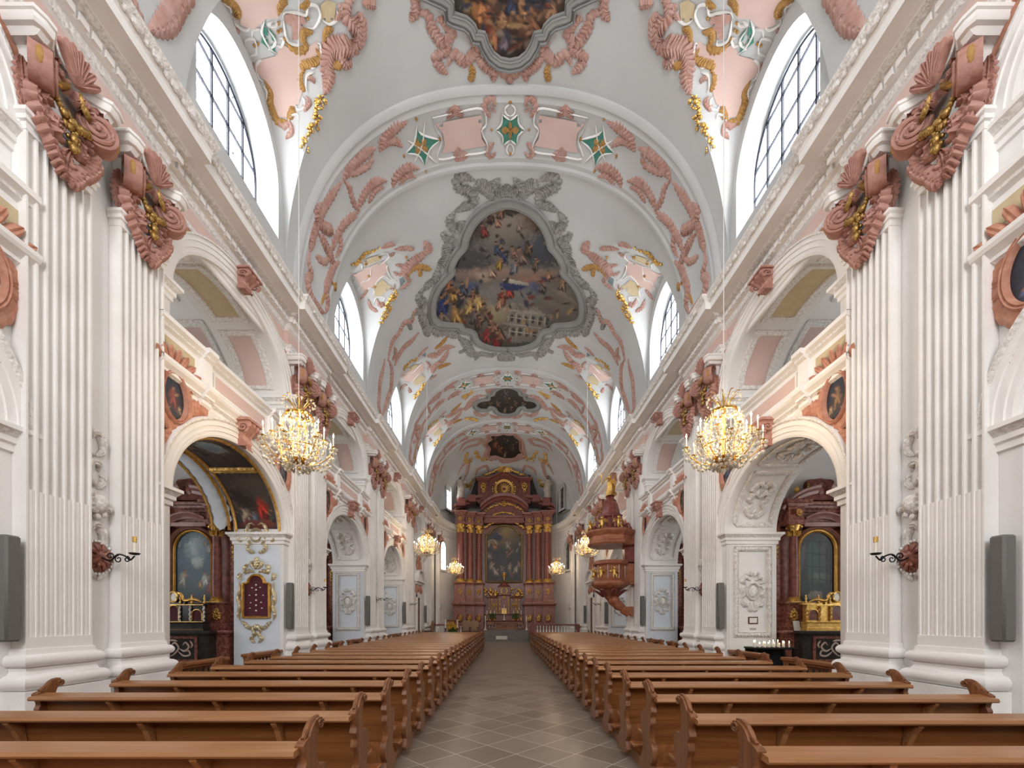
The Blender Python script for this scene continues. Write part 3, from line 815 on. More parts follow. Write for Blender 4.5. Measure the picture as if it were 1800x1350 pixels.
def leaf3(m, base, up, out, h, w, lobes=5, curl=0.5, mi=0, thick=0.02):
    """acanthus leaf: base point, up and outward directions"""
    base, up, out = (np.asarray(v, float) for v in (base, up, out)); side = np.cross(up, out); rings = []
    for i in range(33):
        t = i / 32; c = base + up * (h * (t - .28 * curl * max(0, t - .6) ** 2 * 6)) + out * (curl * w * 1.4 * t ** 2.4 + .02)
        ww = w * (sin(pi * min(1, t * .86 + .12)) ** .7) * (.58 + .42 * sin(pi * ((lobes * 1.5 * t) % 1.0) ** .6))
        dd = out * .0
        rings.append([tuple(c - side * ww - out * .015), tuple(c - side * ww * .55 + out * .02), tuple(c - side * ww * .18 - out * .005), tuple(c + out * .025), tuple(c + side * ww * .18 - out * .005), tuple(c + side * ww * .55 + out * .02), tuple(c + side * ww - out * .015)])
    m.loft(rings, mi=mi)
def sk(m, pts, w, h, leaf=6, x=.18, amp=.7, n=None, **k):
    q = cat(pts, n or max(6, leaf * 5 // max(1, len(pts) - 1)))
    stroke(m, [(x, a, b) for a, b in q], [(1, 0, 0)] * len(q), w, h, leaf=leaf, amp=amp, ridge=.65, **k)
def volute(m, c, r, depth, hand, mi=0):
    """scroll disc facing +X with a raised spiral ribbon"""
    x, y, z = c
    m.lathe([(r, x - depth), (r, x), (r * .9, x + .01), (.001, x + .01)], (0, y, z), 20, mi, 'x')
    sp = spiral(0, 0, r * .95, r * .12, pi / 2, 2.4 * hand, 40)
    m.tube([(x + .02, y + a, z + b) for a, b in sp], lambda t: r * .13 * (1 - .55 * t), 6, mi)
    m.ball((x + .03, y, z), r * .16, 8, mi)
def make_pilaster():
    root = empty('fluted_pilaster'); h = PW / 2
    m = MB()
    prof = [(.15, 0), (.15, .50), (.125, .53), (.125, .92)]
    rect_mould(m, -h, h, prof)
    p2 = halfround(.92, 1.09, .05, .13) + [(.045, 1.10), (.03, 1.13), (.04, 1.165)] + halfround(1.17, 1.31, .03, .095) + [(.03, 1.32), (.02, 1.37)]
    rect_mould(m, -h, h, p2)
    m.build('base', TRIM, root, smooth=40)
    m = MB(); pr = [(.006, 1.36), (.006, 1.50)]; rect_mould(m, -h, h, pr)
    s0 = flute_section(-h, h, 7, .075, .80); s1 = flute_section(-h, h, 7, .075)
    m.loft([[(x, y, z) for x, y in s0] for z in (1.50, 3.12)]); m.loft([[(x, y, z) for x, y in s1] for z in (3.12, 7.08)])
    m.add([(x, y, 3.12) for x, y in s0 + s1[::-1]], [(i, i + 1, 2 * len(s0) - 2 - i, 2 * len(s0) - 1 - i) for i in range(len(s0) - 1)])
    rect_mould(m, -h, h, [(.006, 7.02), (.006, 7.10), (.03, 7.11), (.03, 7.16), (.055, 7.18), (.055, 7.22), (.0, 7.24)])
    m.build('shaft', TRIM, root, smooth=35)
    # capital
    m = MB(); rect_mould(m, -h + .04, h - .04, [(0, 7.2), (0, 7.95), (.06, 8.05)], face=.13)
    bell = m.build('capital', TRIM, root, smooth=40)
    m = MB()
    for s in (-1, 1):
        o0 = len(m.v); volute(m, (.10, 0, 0), .20, .19, s)
        m.xform(Matrix.Translation((.27, s * (h - .04), 7.73)) @ Matrix.Rotation(-s * pi / 4, 4, 'Z'), o0)
        ring = []
        for i in range(9):
            t = i / 8; ring.append([(.14 + .24 * t + .04 * sin(pi * k / 3) ** 2, s * (h - .17 + .18 * k / 6), 7.98 - .05 * t - .03 * abs(sin(pi * k / 2))) for k in range(7)])
        m.loft(ring)
        leaf3(m, (.155, s * (h - .10), 7.24), (0, 0, 1), (1, s * .35, 0), .46, .15, 5, .8)
        leaf3(m, (.14, s * (h - .02), 7.26), (0, s * .10, 1), (.6, s * .6, 0), .52, .12, 5, .8)
        sk(m, [(s * .33, 7.60), (s * .37, 7.40), (s * .26, 7.18), (s * .12, 7.04), (s * .03, 7.10)], .06, .11, 9, .19)
        sk(m, [(s * .22, 7.14), (s * .12, 6.96), (s * .02, 6.84)], .055, .09, 6, .20)
        sk(m, [(s * .05, 7.20), (s * .16, 7.28), (s * .13, 7.40), (s * .05, 7.38)], .045, .11, 5, .21)
        sk(m, [(s * .30, 7.44), (s * .24, 7.54), (s * .28, 7.66), (s * .20, 7.76)], .05, .10, 6, .21)
        sk(m, [(s * .33, 7.66), (s * .24, 7.84), (s * .12, 7.88), (s * .03, 7.80)], .055, .12, 7, .24)
        m.tube([(.27, s * (.13 + u), 7.34 + v) for u, v in spiral(0, 0, .075, .015, -.5, -1.7 * s, 22)], lambda t: .022 * (1.1 - .5 * t), 6)
        m.tube([(.24, s * (.27 + u), 7.24 + v) for u, v in spiral(0, 0, .07, .015, 1.6, 1.6 * s, 22)], lambda t: .022 * (1.1 - .5 * t), 6)
    leaf3(m, (.18, 0, 6.90), (0, 0, 1), (1, 0, 0), .34, .11, 5, .5)
    for k in range(-3, 4):      # shell over the abacus
        a = radians(17 * k); q = [(.31 + .05 * t, sin(a) * .32 * t, 7.95 + cos(a) * .40 * t) for t in (0, .2, .4, .6, .75, .9, 1.0)]
        stroke(m, q, [(1, 0, 0)] * 7, .045, .07, taper=(.1, .15))
    m.build('rose_scrollwork', ROSE, bell, smooth=45)
    for s in (-1, 1):
        m = MB(); c0 = Vector((.27, s * (h - .04), 7.73)) + Matrix.Rotation(-s * pi / 4, 3, 'Z') @ Vector((.0, s * .168, 0)); m.ball(c0, .062, 10, 0, (.75, .75, 1.6)); m.build('ochre_boss', OCHRE, bell, smooth=60)
    m = MB(); rnd = random.Random(4)
    for i in range(26):         # festoon of flowers from volute to volute with a hanging bunch
        t = i / 25; y = -.27 + .54 * t; z = 7.66 - .20 * sin(pi * t) + rnd.uniform(-.03, .03)
        m.ball((.27 + .06 * sin(pi * t), y, z), rnd.uniform(.032, .052), 6)
    for i in range(24):
        z = 7.50 - .30 * rnd.random() ** .8; wv = .02 + .09 * (z - 7.16) / .34
        m.ball((.27 + rnd.uniform(0, .05), rnd.uniform(-wv, wv), z), rnd.uniform(.024, .046), 6, 0, (1, 1, rnd.uniform(.8, 1.7)))
    for s in (-1, 1):
        q = cat([(s * .06, 7.95), (s * .10, 7.84), (s * .20, 7.74)], 5); stroke(m, [(.30, a, b) for a, b in q], [(1, 0, 0)] * len(q), .03, .05, leaf=4)
        m.ball((.25, s * (h - .05), 8.0), .075, 8, 0, (1.1, .7, .25))
    m.build('gilded_festoon', OLDGOLD, bell, smooth=60)
    # abacus with hollowed sides
    m = MB(); n = 16
    def plan(p):
        pts = [(.002, -h - .15 - p)]
        pts += [(.40 + p, -h - .15 - p), (.44 + p, -h - .06)]
        for i in range(n + 1):
            t = -1 + 2 * i / n; pts.append((.44 + p - .24 * (1 - t * t) ** 1.0, t * (h - .04)))
        pts += [(.44 + p, h + .06), (.40 + p, h + .15 + p), (.002, h + .15 + p)]
        return pts
    rings = [[(x, y, z) for x, y in plan(p)] for p, z in ((-.10, 7.97), (-.06, 8.02), (-.02, 8.03), (0, 8.06), (0, 8.11), (.02, 8.12), (.02, 8.16))]
    m.loft(rings); npl = len(rings[0])
    m.add(rings[0], [tuple(range(npl))]); m.add(rings[-1], [tuple(range(npl))])
    m.build('abacus', TRIM, root, smooth=35)
    return root
proto = None
PIER_TXT = {0: 'nearest', 1: 'second', 2: 'third', 3: 'fourth', 4: 'farthest'}
for k in range(0, 5):
    for sx, sn in SIDES:
        for j, y in enumerate((PY0(k) + PW / 2, PY1(k) - PW / 2)):
            lab = 'white fluted pilaster with rose capital, %s of the pair on the %s %s pier' % ('nearer' if j == 0 else 'farther', PIER_TXT[k], sn)
            if proto is None:
                proto = make_pilaster(); r = proto
            else: r = dup(proto)
            r.location = (sx * XW, y, 0); r.scale = (-sx, .97, 1)
            tag(r, lab, 'pilaster', 'fluted pilasters along the nave')

# ---- things on the piers between the two pilasters, and loudspeakers
def make_sconce():
    root = empty('candle_sconce')
    m = MB(); m.lathe([(.20, 0), (.20, .03), (.17, .06), (.10, .075), (.03, .10), (.001, .10)], (0, 0, 0), 20, 0, 'x')
    for i in range(10):
        a = 2 * pi * i / 10; m.tube([(.06, .05 * cos(a), .05 * sin(a)), (.085, .11 * cos(a), .11 * sin(a)), (.05, .18 * cos(a), .18 * sin(a))], .022, 5)
    m.build('rosette', MARBLEP, root, smooth=50)
    m = MB()
    for i in range(26):
        a = 2 * pi * i / 26; m.ball((.035, .215 * cos(a), .215 * sin(a)), .022, 5)
    m.build('beaded_rim', TRIM, root, smooth=60)
    m = MB()
    q = cat([(.10, 0), (.20, -.04), (.30, .04), (.40, .02), (.46, -.03), (.52, .02)], 8); m.tube([(x, 0, z) for x, z in q], .011, 6)
    for (cx, cz, r, a, hd) in ((.20, .02, .055, -1.4, 1), (.31, -.02, .05, 1.6, 1), (.42, -.02, .04, 1.4, -1)):
        m.tube([(cx + u, 0, cz + v) for u, v in spiral(0, 0, r, r * .3, a, 1.2 * hd, 18)], .008, 5)
    m.lathe([(.0, .03), (.05, .04), (.065, .06), (.06, .06), (.03, .05)], (.52, 0, 0), 12)
    m.build('iron_arm', IRON, root, smooth=50)
    m = MB(); m.lathe([(.018, .06), (.018, .24), (.001, .245)], (.52, 0, 0), 10); c = m.build('candle', WAX, root, smooth=50)
    m = MB(); m.lathe([(.024, .20), (.026, .27), (.02, .275), (.0, .275)], (.52, 0, 0), 10); m.build('burner_cap', BRASS, c, smooth=50)
    return root
def make_garland():
    m = MB(); N1 = (1, 0, 0)
    def st(p, w, h, **k):
        q = cat(p, 7); stroke(m, [(0, a, b) for a, b in q], [N1] * len(q), w, h, **k)
    for z0, fl, s in ((3.55, 1, 1), (3.15, -1, 1), (2.35, 1, 1), (1.95, -1, 1)):
        st([(0, z0 - .18), (.09 * fl, z0 - .08), (.07 * fl, z0 + .10), (-.03 * fl, z0 + .12), (-.05 * fl, z0 + .04)], .05, .07, leaf=3, amp=.3)
        st([(-.02 * fl, z0 - .2), (-.10 * fl, z0 - .1), (-.11 * fl, z0 + .02)], .04, .05, leaf=3)
    m.ball((.05, 0, 2.75), .13, 10, 0, (.7, 1, 1))
    rnd = random.Random(2)
    for i in range(16):
        a = rnd.uniform(0, 2 * pi); r = rnd.uniform(.06, .15); m.ball((.06, r * cos(a), 2.75 + r * 1.15 * sin(a)), .045, 6)
    return m.build('stucco_garland', ORN, None, smooth=50)
def make_speaker():
    root = empty('column_loudspeaker')
    m = MB(); m.bbox(.05, .19, -.075, .075, 0, 1.12, .02); m.build('cabinet', SPKR, root, smooth=40)
    m = MB()
    for z in (.10, .92): m.box(0.003, .07, .04, .10, z, z + .12)
    m.build('bracket', CABLE, root)
    return root
ps = pg = pk = None
for k in range(0, 5):
    for sx, sn in SIDES:
        yc = (PY0(k) + PY1(k)) / 2
        if k < 4 and not (k == 2 and sx > 0):
            if ps is None: ps = make_sconce(); r = ps
            else: r = dup(ps)
            r.location = (sx * (XW - .002), yc, 2.50); r.scale = (-sx, 1, 1)
            tag(r, 'iron candle sconce on a red rosette, on the %s %s pier' % (PIER_TXT[k], sn), 'candle sconce', 'wall candle sconces')
            if pg is None: pg = make_garland(); r = pg
            else: r = pg.copy(); COL.objects.link(r)
            r.location = (sx * XW, yc, 0.45); r.scale = (-sx, 1, 1)
            tag(r, 'white stucco scroll garland between the pilasters of the %s %s pier' % (PIER_TXT[k], sn), 'stucco relief', 'pier garlands')
        if pk is None: pk = make_speaker(); r = pk
        else: r = dup(pk)
        r.location = (sx * XW, PY0(k) - .125, 1.46); r.scale = (-sx, 1, 1)
        tag(r, 'grey column loudspeaker on the near edge of the %s %s pier' % (PIER_TXT[k], sn), 'loudspeaker', 'column loudspeakers')

# ---- keystone consoles over both arches, with side scrolls
def make_console(h=.50, mt=ROSE):
    m = MB(); N1 = None
    prof = cat([(.10, 0), (.13, .08), (.10, .2), (.16, .32), (.24, .42), (.24, .5)], 5)
    rings = []
    for x, z in prof:
        z *= h / .5; wv = .10 + .10 * z / h
        rings.append([(-.02, -wv, z), (x, -wv, z), (x + .03, -wv * .7, z), (x, -wv * .45, z), (x + .035, 0, z), (x, wv * .45, z), (x + .03, wv * .7, z), (x, wv, z), (-.02, wv, z)])
    m.loft(rings, caps=True)
    for s in (-1, 1):
        m.tube([(.14 + a, s * .20, h * .72 + b) for a, b in spiral(0, 0, .12, .02, -1.2, 1.6, 24)], lambda t: .03 * (1 - .5 * t), 6)
    m.box(-.02, .29, -.24, .24, h, h + .06)
    leaf3(m, (.12, 0, .02), (0, 0, -1), (1, 0, 0), .16, .09, 3, .6)
    return m
pc = None
for b in range(-1, 4):
    for sx, sn in SIDES:
        for lv, z, pos in (('upper', Z_UA - .05, 'gallery'), ('lower', Z_LA - .02, 'chapel')):
            if lv == 'lower' and b == 3: continue
            if pc is None: pc = make_console().build('keystone_console', ROSE, None, smooth=40); r = pc
            else: r = pc.copy(); COL.objects.link(r)
            r.location = (sx * (XW - .07), BC(b), z); r.scale = (-sx, 1, .6 if lv == 'upper' else .9)
            tag(r, 'rose scrolled keystone console over the %s %s arch on the %s' % ({-1: 'nearest, picture-edge', 0: 'first full', 1: 'second', 2: 'third', 3: 'farthest'}[b], pos, sn), 'console', 'keystone consoles')

# ---- oval paintings in coral rocaille frames in the spandrels of the chapel arches
def make_oval(seed, mt):
    root = empty('oval_painting')
    m = MB(); ov = [(.27 * cos(2 * pi * i / 40), .42 * sin(2 * pi * i / 40)) for i in range(40)]
    V, Fc = grid_poly(ov, .03); m.add([(.06, y, z) for y, z in V], Fc)
    P = [(y * 100 + 50, 50 - z * 100) for y, z in V]
    rb = [(120, 90, 60), (70, 80, 110), (130, 60, 50), (90, 90, 95)][seed % 4]
    bl = figure(50, 55, 28, rb) + figure(66, 70, 12, (150, 130, 100)) + figure(38, 78, 10, (80, 90, 120))
    m.col = paint(P, [(0, (35, 42, 55)), (60, (28, 34, 48)), (100, (40, 34, 34))], bl, seed, .08, .6)
    m.build('canvas', PAINT, root)
    m = MB(); n = 60
    Pn = [(.05, .32 * cos(2 * pi * i / n), .47 * sin(2 * pi * i / n)) for i in range(n)]
    stroke(m, Pn, [(1, 0, 0)] * n, .055, .09, closed=True, leaf=0)
    Pn = [(.03, .42 * cos(2 * pi * i / n), .57 * sin(2 * pi * i / n)) for i in range(n)]
    stroke(m, Pn, [(1, 0, 0)] * n, .085, .07, closed=True, leaf=20, amp=.5)
    for p, w_ in (([(.28, -.20), (.46, -.02), (.68, .10), (.98, .19)], .12), ([(.22, -.42), (.38, -.36), (.50, -.22)], .07), ([(-.06, -.60), (-.16, -.85), (-.27, -1.05), (-.34, -1.32)], .09), ([(.08, -.56), (.0, -.76), (-.12, -.86)], .08),
              ([(-.36, .2), (-.42, .0), (-.38, -.2)], .06), ([(.40, .3), (.50, .42), (.46, .62)], .07)):
        q = cat(p, 8); stroke(m, [(.03, a, b) for a, b in q], [(1, 0, 0)] * len(q), w_, .08, leaf=9, amp=.6, ridge=.6)
    for a in range(-3, 4):
        t = radians(a * 17); q = [(.05 + .13 * u, sin(t) * (.35 + .38 * u), .30 + cos(t) * (.28 + .34 * u)) for u in (0, .3, .6, .85, 1)]
        stroke(m, q, [(1, 0, 0)] * 5, .075, .06, taper=(.1, .2))
    m.build('rocaille_frame', mt, root, smooth=45)
    return root
q = 0
for b in range(-1, 3):
    for sx, sn in SIDES:
        for s in (-1, 1):
            if b == -1 and s < 0: continue
            r = make_oval(q, CORAL); q += 1
            r.location = (sx * (XW - .0), BC(b) + (1.60 if s > 0 else -1.74), 5.2); r.scale = (-sx * .82, -s * .82, .82)
            r.location.z = 5.25
            tag(r, 'oval saint painting in coral shellwork frame, %s shoulder of the %s %s chapel arch' % ('far' if s > 0 else 'near', {-1: 'picture-edge', 0: 'nearest', 1: 'second', 2: 'third'}[b], sn), 'painting', 'oval paintings over the chapel arches')
# scroll ornament on the spandrels of the gallery arches
for b in range(-1, 4):
    for sx, sn in SIDES:
        for s in (-1, 1):
            m = MB(); X = sx * (XW - .002); c = BC(b)
            pp = [(c + s * 2.02, 7.45), (c + s * 1.98, 7.85), (c + s * 1.72, 8.08), (c + s * 1.30, 8.30), (c + s * .80, 8.36)] if False else [(c + s * 2.05, 7.2), (c + s * 2.02, 7.7), (c + s * 1.86, 8.0), (c + s * 1.62, 8.15), (c + s * 1.3, 8.30)]
            for dp, ww, lf in ((0, .055, 12), ):
                qq = cat(pp, 8); stroke(m, [(X, y, z) for y, z in qq], [(-sx, 0, 0)] * len(qq), ww, .05, leaf=lf, amp=.7)
            for t0 in (1, 2):
                y, z = pp[t0]; qq = cat([(y, z), (y + s * .02, z + .14), (y - s * .12, z + .2), (y - s * .16, z + .1)], 6); stroke(m, [(X, a, e) for a, e in qq], [(-sx, 0, 0)] * len(qq), .035, .04, leaf=4)
            o = m.build('spandrel_scroll', CORAL, None, smooth=50)
            tag(o, 'rose stucco scroll on the %s shoulder of the %s %s gallery arch' % ('far' if s > 0 else 'near', {-1: 'picture-edge', 0: 'nearest', 1: 'second', 2: 'third', 3: 'farthest'}[b], sn), 'stucco relief', 'gallery arch scrolls')
# ================================================================ pews
def zq(z): return z if z < .84 else .84 + (z - .84) * .58
def end_outline():   # carved bench end, (y, z), y grows towards the altar
    back = [(0.02, 0), (-.02, .05), (.03, .14), (-.03, .22), (-.02, .33), (.07, .40), (.05, .50), (.02, .56), (.035, .62), (.0, .68), (.02, .73), (.0, .79), (-.02, .84), (.02, .88), (.07, .90)]
    top = [(.09, .96), (.13, 1.02), (.18, 1.055), (.235, 1.045), (.255, 1.0), (.235, .965), (.20, .96)]
    front = [(.18, .90), (.16, .80), (.165, .72), (.20, .66), (.27, .655), (.31, .63), (.32, .55), (.29, .42), (.25, .33), (.27, .24), (.33, .15), (.36, .06), (.37, 0)]
    sq = lambda l: [(y, zq(z)) for y, z in l]
    return sq(cat(back, 3)[:-1] + cat([back[-1]] + top, 4)[:-1] + cat([top[-1]] + front, 3))
def make_pew(x0, x1, inner):
    """x0..x1 span; origin on the platform at the back of the pew, y towards the altar"""
    root = empty('church_pew'); L = x1 - x0
    m = MB()      # sloping backrest board with frame rails
    m.add([], [])
    def slab(y0, z0, y1, z1, t, a, b):
        m.add([(x, y, z) for x in (a, b) for y, z in ((y0, z0), (y1, z1), (y1 + t, z1), (y0 + t, z0))], [(0, 1, 5, 4), (1, 2, 6, 5), (2, 3, 7, 6), (3, 0, 4, 7), (0, 1, 2, 3), (4, 5, 6, 7)])
    slab(.16, .30, .055, .80, .022, x0 + .04, x1 - .04)
    slab(.155, .36, .145, .42, .04, x0 + .04, x1 - .04); slab(.06, .74, .048, .80, .045, x0 + .04, x1 - .04)
    m.build('backrest', OAK, root)
    m = MB(); m.loft([[(x, y, z) for y, z in ((-.075, .785), (-.085, .80), (-.075, .825), (.075, .845), (.095, .835), (.095, .815), (.03, .79))] for x in (x0 + .03, x1 - .03)], closed=True, caps=True)
    m.build('book_ledge', LEDGE, root)
    m = MB(); m.bbox(x0 + .03, x1 - .03, .17, .52, .36, .395, .008); m.build('seat', FLOORW, root)
    m = MB(); m.bbox(x0 + .03, x1 - .03, -.20, -.05, .13, .165, .008); m.box(x0 + .03, x1 - .03, .13, .16, .0, .32); m.build('kneeler', FLOORW, root)
    n = 3
    for i in range(n):     # brackets carrying the ledge
        x = x0 + L * (i + .75) / (n + .35); m = MB()
        m.prism([(.10, .50), (.06, .52), (.045, .60), (.0, .70), (-.05, .76), (-.055, .79), (.06, .79)], 'x', x - .022, x + .022)
        m.build('bracket', LEDGE, root)
    out = end_outline()
    for xx in (x0, x1 - .055):
        m = MB(); m.prism(out, 'x', xx, xx + .055)
        for sxx in (xx - .006, xx + .061):   # carved spiral on both faces and ribs over the scroll
            m.tube([(sxx, .205 + u, zq(.995) + v) for u, v in spiral(0, 0, .036, .007, .5, -1.6, 18)], .008, 5)
        m.tube([(xx + .027, y - .004, zq(z) + .003) for y, z in cat([(.03, .885), (.085, .955), (.13, 1.025), (.18, 1.06), (.235, 1.05)], 4)], .014, 5)
        m.build('carved_end', OAKZ, root, smooth=30)
    return root
NP_, PSP = 26, .872
for sx, sn in SIDES:
    x0, x1 = (-4.76, -1.20) if sx < 0 else (1.44, 4.81)
    pr = make_pew(x0, x1, sx)
    for i in range(NP_):
        y = (2.56 if sx < 0 else 2.46) + PSP * i
        r = pr if i == 0 else dup(pr)
        r.location = (0, y, .10)
        tag(r, 'carved oak pew %s of the aisle, %s row counted from the camera' % (sn, ordn(i + 1)), 'pew', 'oak pews in the nave')
# ================================================================ painted and stuccoed vault
HV = lambda px, py: hit_vault(px, py)
HB = lambda px, py: hit_vault(px, py, VA - .06, VB - .06)
PXM = [None]
def mp(l): return l if PXM[0] is None else [(2 * PXM[0] - x, y) for x, y in l]
def S(x0, y0, k): return lambda *p: mp([(x0 + a / k, y0 + b / k) for a, b in p])
MO = [ROSEL, OCHRE, GOLD, TRIM, TEAL, PINKP, YELP, SLATE, GREYST]
def vine(mb, pts, hit, n, r, seed, spread=5.0, mi=2):
    q = cat(pts, 8); rnd = random.Random(seed); pxs(mb, pts, hit, r * .35, .02, 4, mi=mi)
    for i in range(n):
        p = q[int(i / n * (len(q) - 1))]; a, nn = hit(p[0] + rnd.uniform(-1, 1) * spread, p[1] + rnd.uniform(-1, 1) * spread)
        c = a + nn * .03; mb.ball(c, r * rnd.uniform(.6, 1.2), 5, mi, (rnd.uniform(.6, 1.5), rnd.uniform(.6, 1.4), rnd.uniform(.5, 1)))
def both(make, name, lab, cat_, mats=MO, smooth=45, grp=None):
    for sx, sn in SIDES:
        m = MB(); make(m)
        if sx > 0: m.mirror_x_only = True; m.v = [(2 * VX - x, y, z) for x, y, z in m.v]
        o = m.build(name, mats, None, smooth=smooth); tag(o, lab % sn, cat_, grp); yield_list.append(o)
yield_list = []
# ---- transverse arch ornament (first arch traced, the others are copies further along the nave)
A = S(600, 0, 3.0)
def crown(m):
    L = []
    def half(fn):
        fn(); PXM[0] = 896.8; fn(); PXM[0] = None
    def f():
        field(m, A((495, 650), (610, 625), (735, 605), (750, 640), (735, 680), (740, 730), (765, 765), (650, 785), (530, 805), (545, 760), (535, 700)), HB, 7, .02, 5)
        for p in (((480, 620), (610, 590), (740, 570), (765, 650), (740, 690), (770, 790), (640, 815), (510, 835), (530, 740), (500, 680), (480, 620)),):
            pxs(m, A(*p), HB, .018, .04, 4, mi=3)
        field(m, A((400, 655), (420, 705), (520, 735), (465, 785), (440, 870), (405, 815), (340, 805), (385, 745)), HB, 4, .02, 4)
        for p in (((400, 655), (420, 705), (520, 735)), ((520, 735), (465, 785), (440, 870)), ((440, 870), (405, 815), (340, 805)), ((340, 805), (385, 745), (400, 655)), ((440, 640), (425, 760), (385, 850)), ((350, 740), (430, 790), (500, 860))):
            pxs(m, A(*p), HB, .022, .04, 3, mi=3)
        for a in range(4):
            c, s_ = cos(a * pi / 2 + .6), sin(a * pi / 2 + .6); pxs(m, A((418, 768), (418 + 45 * c, 768 + 45 * s_)), HB, .07, .05, 3, mi=1, taper=(.3, .5), leaf=3)
        for x, y in ((395, 625), (517, 732), (445, 900), (330, 820)): pxs(m, A((x - 3, y - 10), (x + 3, y + 12)), HB, .04, .04, 2, mi=1)
        for p in (((595, 545), (600, 610)), ((600, 850), (640, 795))):
            pxs(m, A(*p), HB, .14, .05, 5, leaf=4, amp=.6, mi=0, taper=(.2, .2))
        for p, w_ in ((((815, 560), (800, 525), (770, 530), (757, 570), (785, 620)), .06), (((815, 800), (790, 825), (770, 805), (785, 770), (805, 750)), .05), (((800, 545), (795, 575), (815, 590)), .02)):
            pxs(m, A(*p), HB, w_, .05, 5, leaf=6, mi=0)
        pxs(m, A((890, 545), (865, 570), (870, 600), (890, 610)), HB, .02, .03, 4, mi=3)
        pxs(m, A((890, 820), (872, 795), (880, 765), (890, 760)), HB, .02, .03, 4, mi=3)
        pxs(m, A((785, 683), (798, 683)), HB, .04, .04, 2, mi=1)
        # centre lozenge, left half
        field(m, A((890, 630), (850, 602), (845, 650), (815, 683), (848, 712), (855, 762), (890, 733)), HB, 4, .02, 4)
        pxs(m, A((850, 602), (845, 650), (815, 683)), HB, .02, .04, 4, mi=3); pxs(m, A((815, 683), (848, 712), (855, 762)), HB, .02, .04, 4, mi=3); pxs(m, A((850, 602), (890, 632)), HB, .02, .04, 3, mi=3); pxs(m, A((855, 762), (890, 733)), HB, .02, .04, 3, mi=3)
        pxs(m, A((890, 683), (845, 683)), HB, .07, .06, 3, mi=1, taper=(.3, .5), leaf=3); pxs(m, A((890, 683), (890, 635)), HB, .05, .06, 3, mi=1, taper=(.3, .5)); pxs(m, A((890, 683), (890, 730)), HB, .05, .06, 3, mi=1, taper=(.3, .5))
        pxs(m, A((885, 528), (890, 545)), HB, .05, .04, 2, mi=1); pxs(m, A((890, 800), (892, 815)), HB, .05, .04, 2, mi=1)
    half(f)
def flank(m):
    for p, w_, lf in ((((350, 640), (290, 670), (230, 725), (200, 800)), .085, 9), (((325, 775), (285, 745), (240, 750), (215, 790)), .06, 6), (((185, 775), (110, 820), (40, 890), (5, 950)), .095, 9), (((165, 790), (150, 860), (90, 900), (30, 920)), .06, 6),
                      (((412, 885), (345, 885), (290, 930), (268, 990)), .08, 8), (((395, 930), (350, 925), (300, 970)), .055, 5), (((240, 950), (165, 965), (110, 1040), (85, 1110)), .085, 9), (((225, 985), (180, 1000), (140, 1070)), .055, 5),
                      (((10, 950), (40, 990), (60, 1060), (95, 1110)), .06, 6), (((95, 1110), (30, 1160), (-30, 1250), (-60, 1340)), .085, 9), (((5, 950), (-60, 1040), (-110, 1130), (-150, 1250)), .085, 10), (((-60, 1340), (-90, 1380), (-140, 1350)), .06, 5)):
        pxs(m, A(*p), HB, w_, .07, 6, leaf=lf, amp=.7, sides=2, mi=0)
    B = S(480, 380, 5.625)
    for p, w_, lf in ((((470, -150), (430, -60), (425, 50), (385, 200), (355, 350)), .10, 12), (((355, 350), (345, 450), (368, 560), (335, 650), (375, 800), (440, 900), (505, 960)), .085, 16), (((430, 60), (500, 110), (590, 150)), .10, 7), (((440, 170), (500, 260), (560, 390), (600, 470)), .095, 9),
                      (((660, 440), (590, 500), (545, 620), (520, 720), (530, 860), (505, 960)), .095, 14), (((830, 0), (700, 60), (655, 150), (660, 290), (610, 410)), .07, 10)):
        pxs(m, B(*p), HB, w_, .09, 6, leaf=lf, amp=.6, mi=0)
    pxs(m, B((570, 660), (620, 700)), HB, .09, .07, 4, leaf=3, mi=1); pxs(m, B((470, 880), (510, 760)), HB, .04, .05, 4, leaf=3, mi=1)
m = MB(); crown(m); cr = m.build('stucco_arch_crown', MO, None, smooth=45)
tag(cr, 'pink panels and green gold lozenges at the crown of the nearest vault arch', 'stucco relief', 'crown panels of the vault arches')
fl = []
for sx, sn in SIDES:
    m = MB(); flank(m)
    if sx > 0: m.v = [(2 * VX - x, y, z) for x, y, z in m.v]
    o = m.build('stucco_shell_scroll', MO, None, smooth=45); tag(o, 'rose shell scrolls running down the %s flank of the nearest vault arch' % sn, 'stucco relief', 'shell scrolls on the vault arches'); fl.append((o, sn))
for k, nm in ((3, 'second'), (4, 'farthest')):
    d = 5.9 * (k - 1)
    o = cr.copy(); COL.objects.link(o); o.location = (0, d, 0); o['label'] = 'pink panels and small lozenges at the crown of the %s vault arch' % nm
    for f, sn in fl:
        o = f.copy(); COL.objects.link(o); o.location = (0, d, 0); o['label'] = 'rose shell scrolls running down the %s flank of the %s vault arch' % (sn, nm)
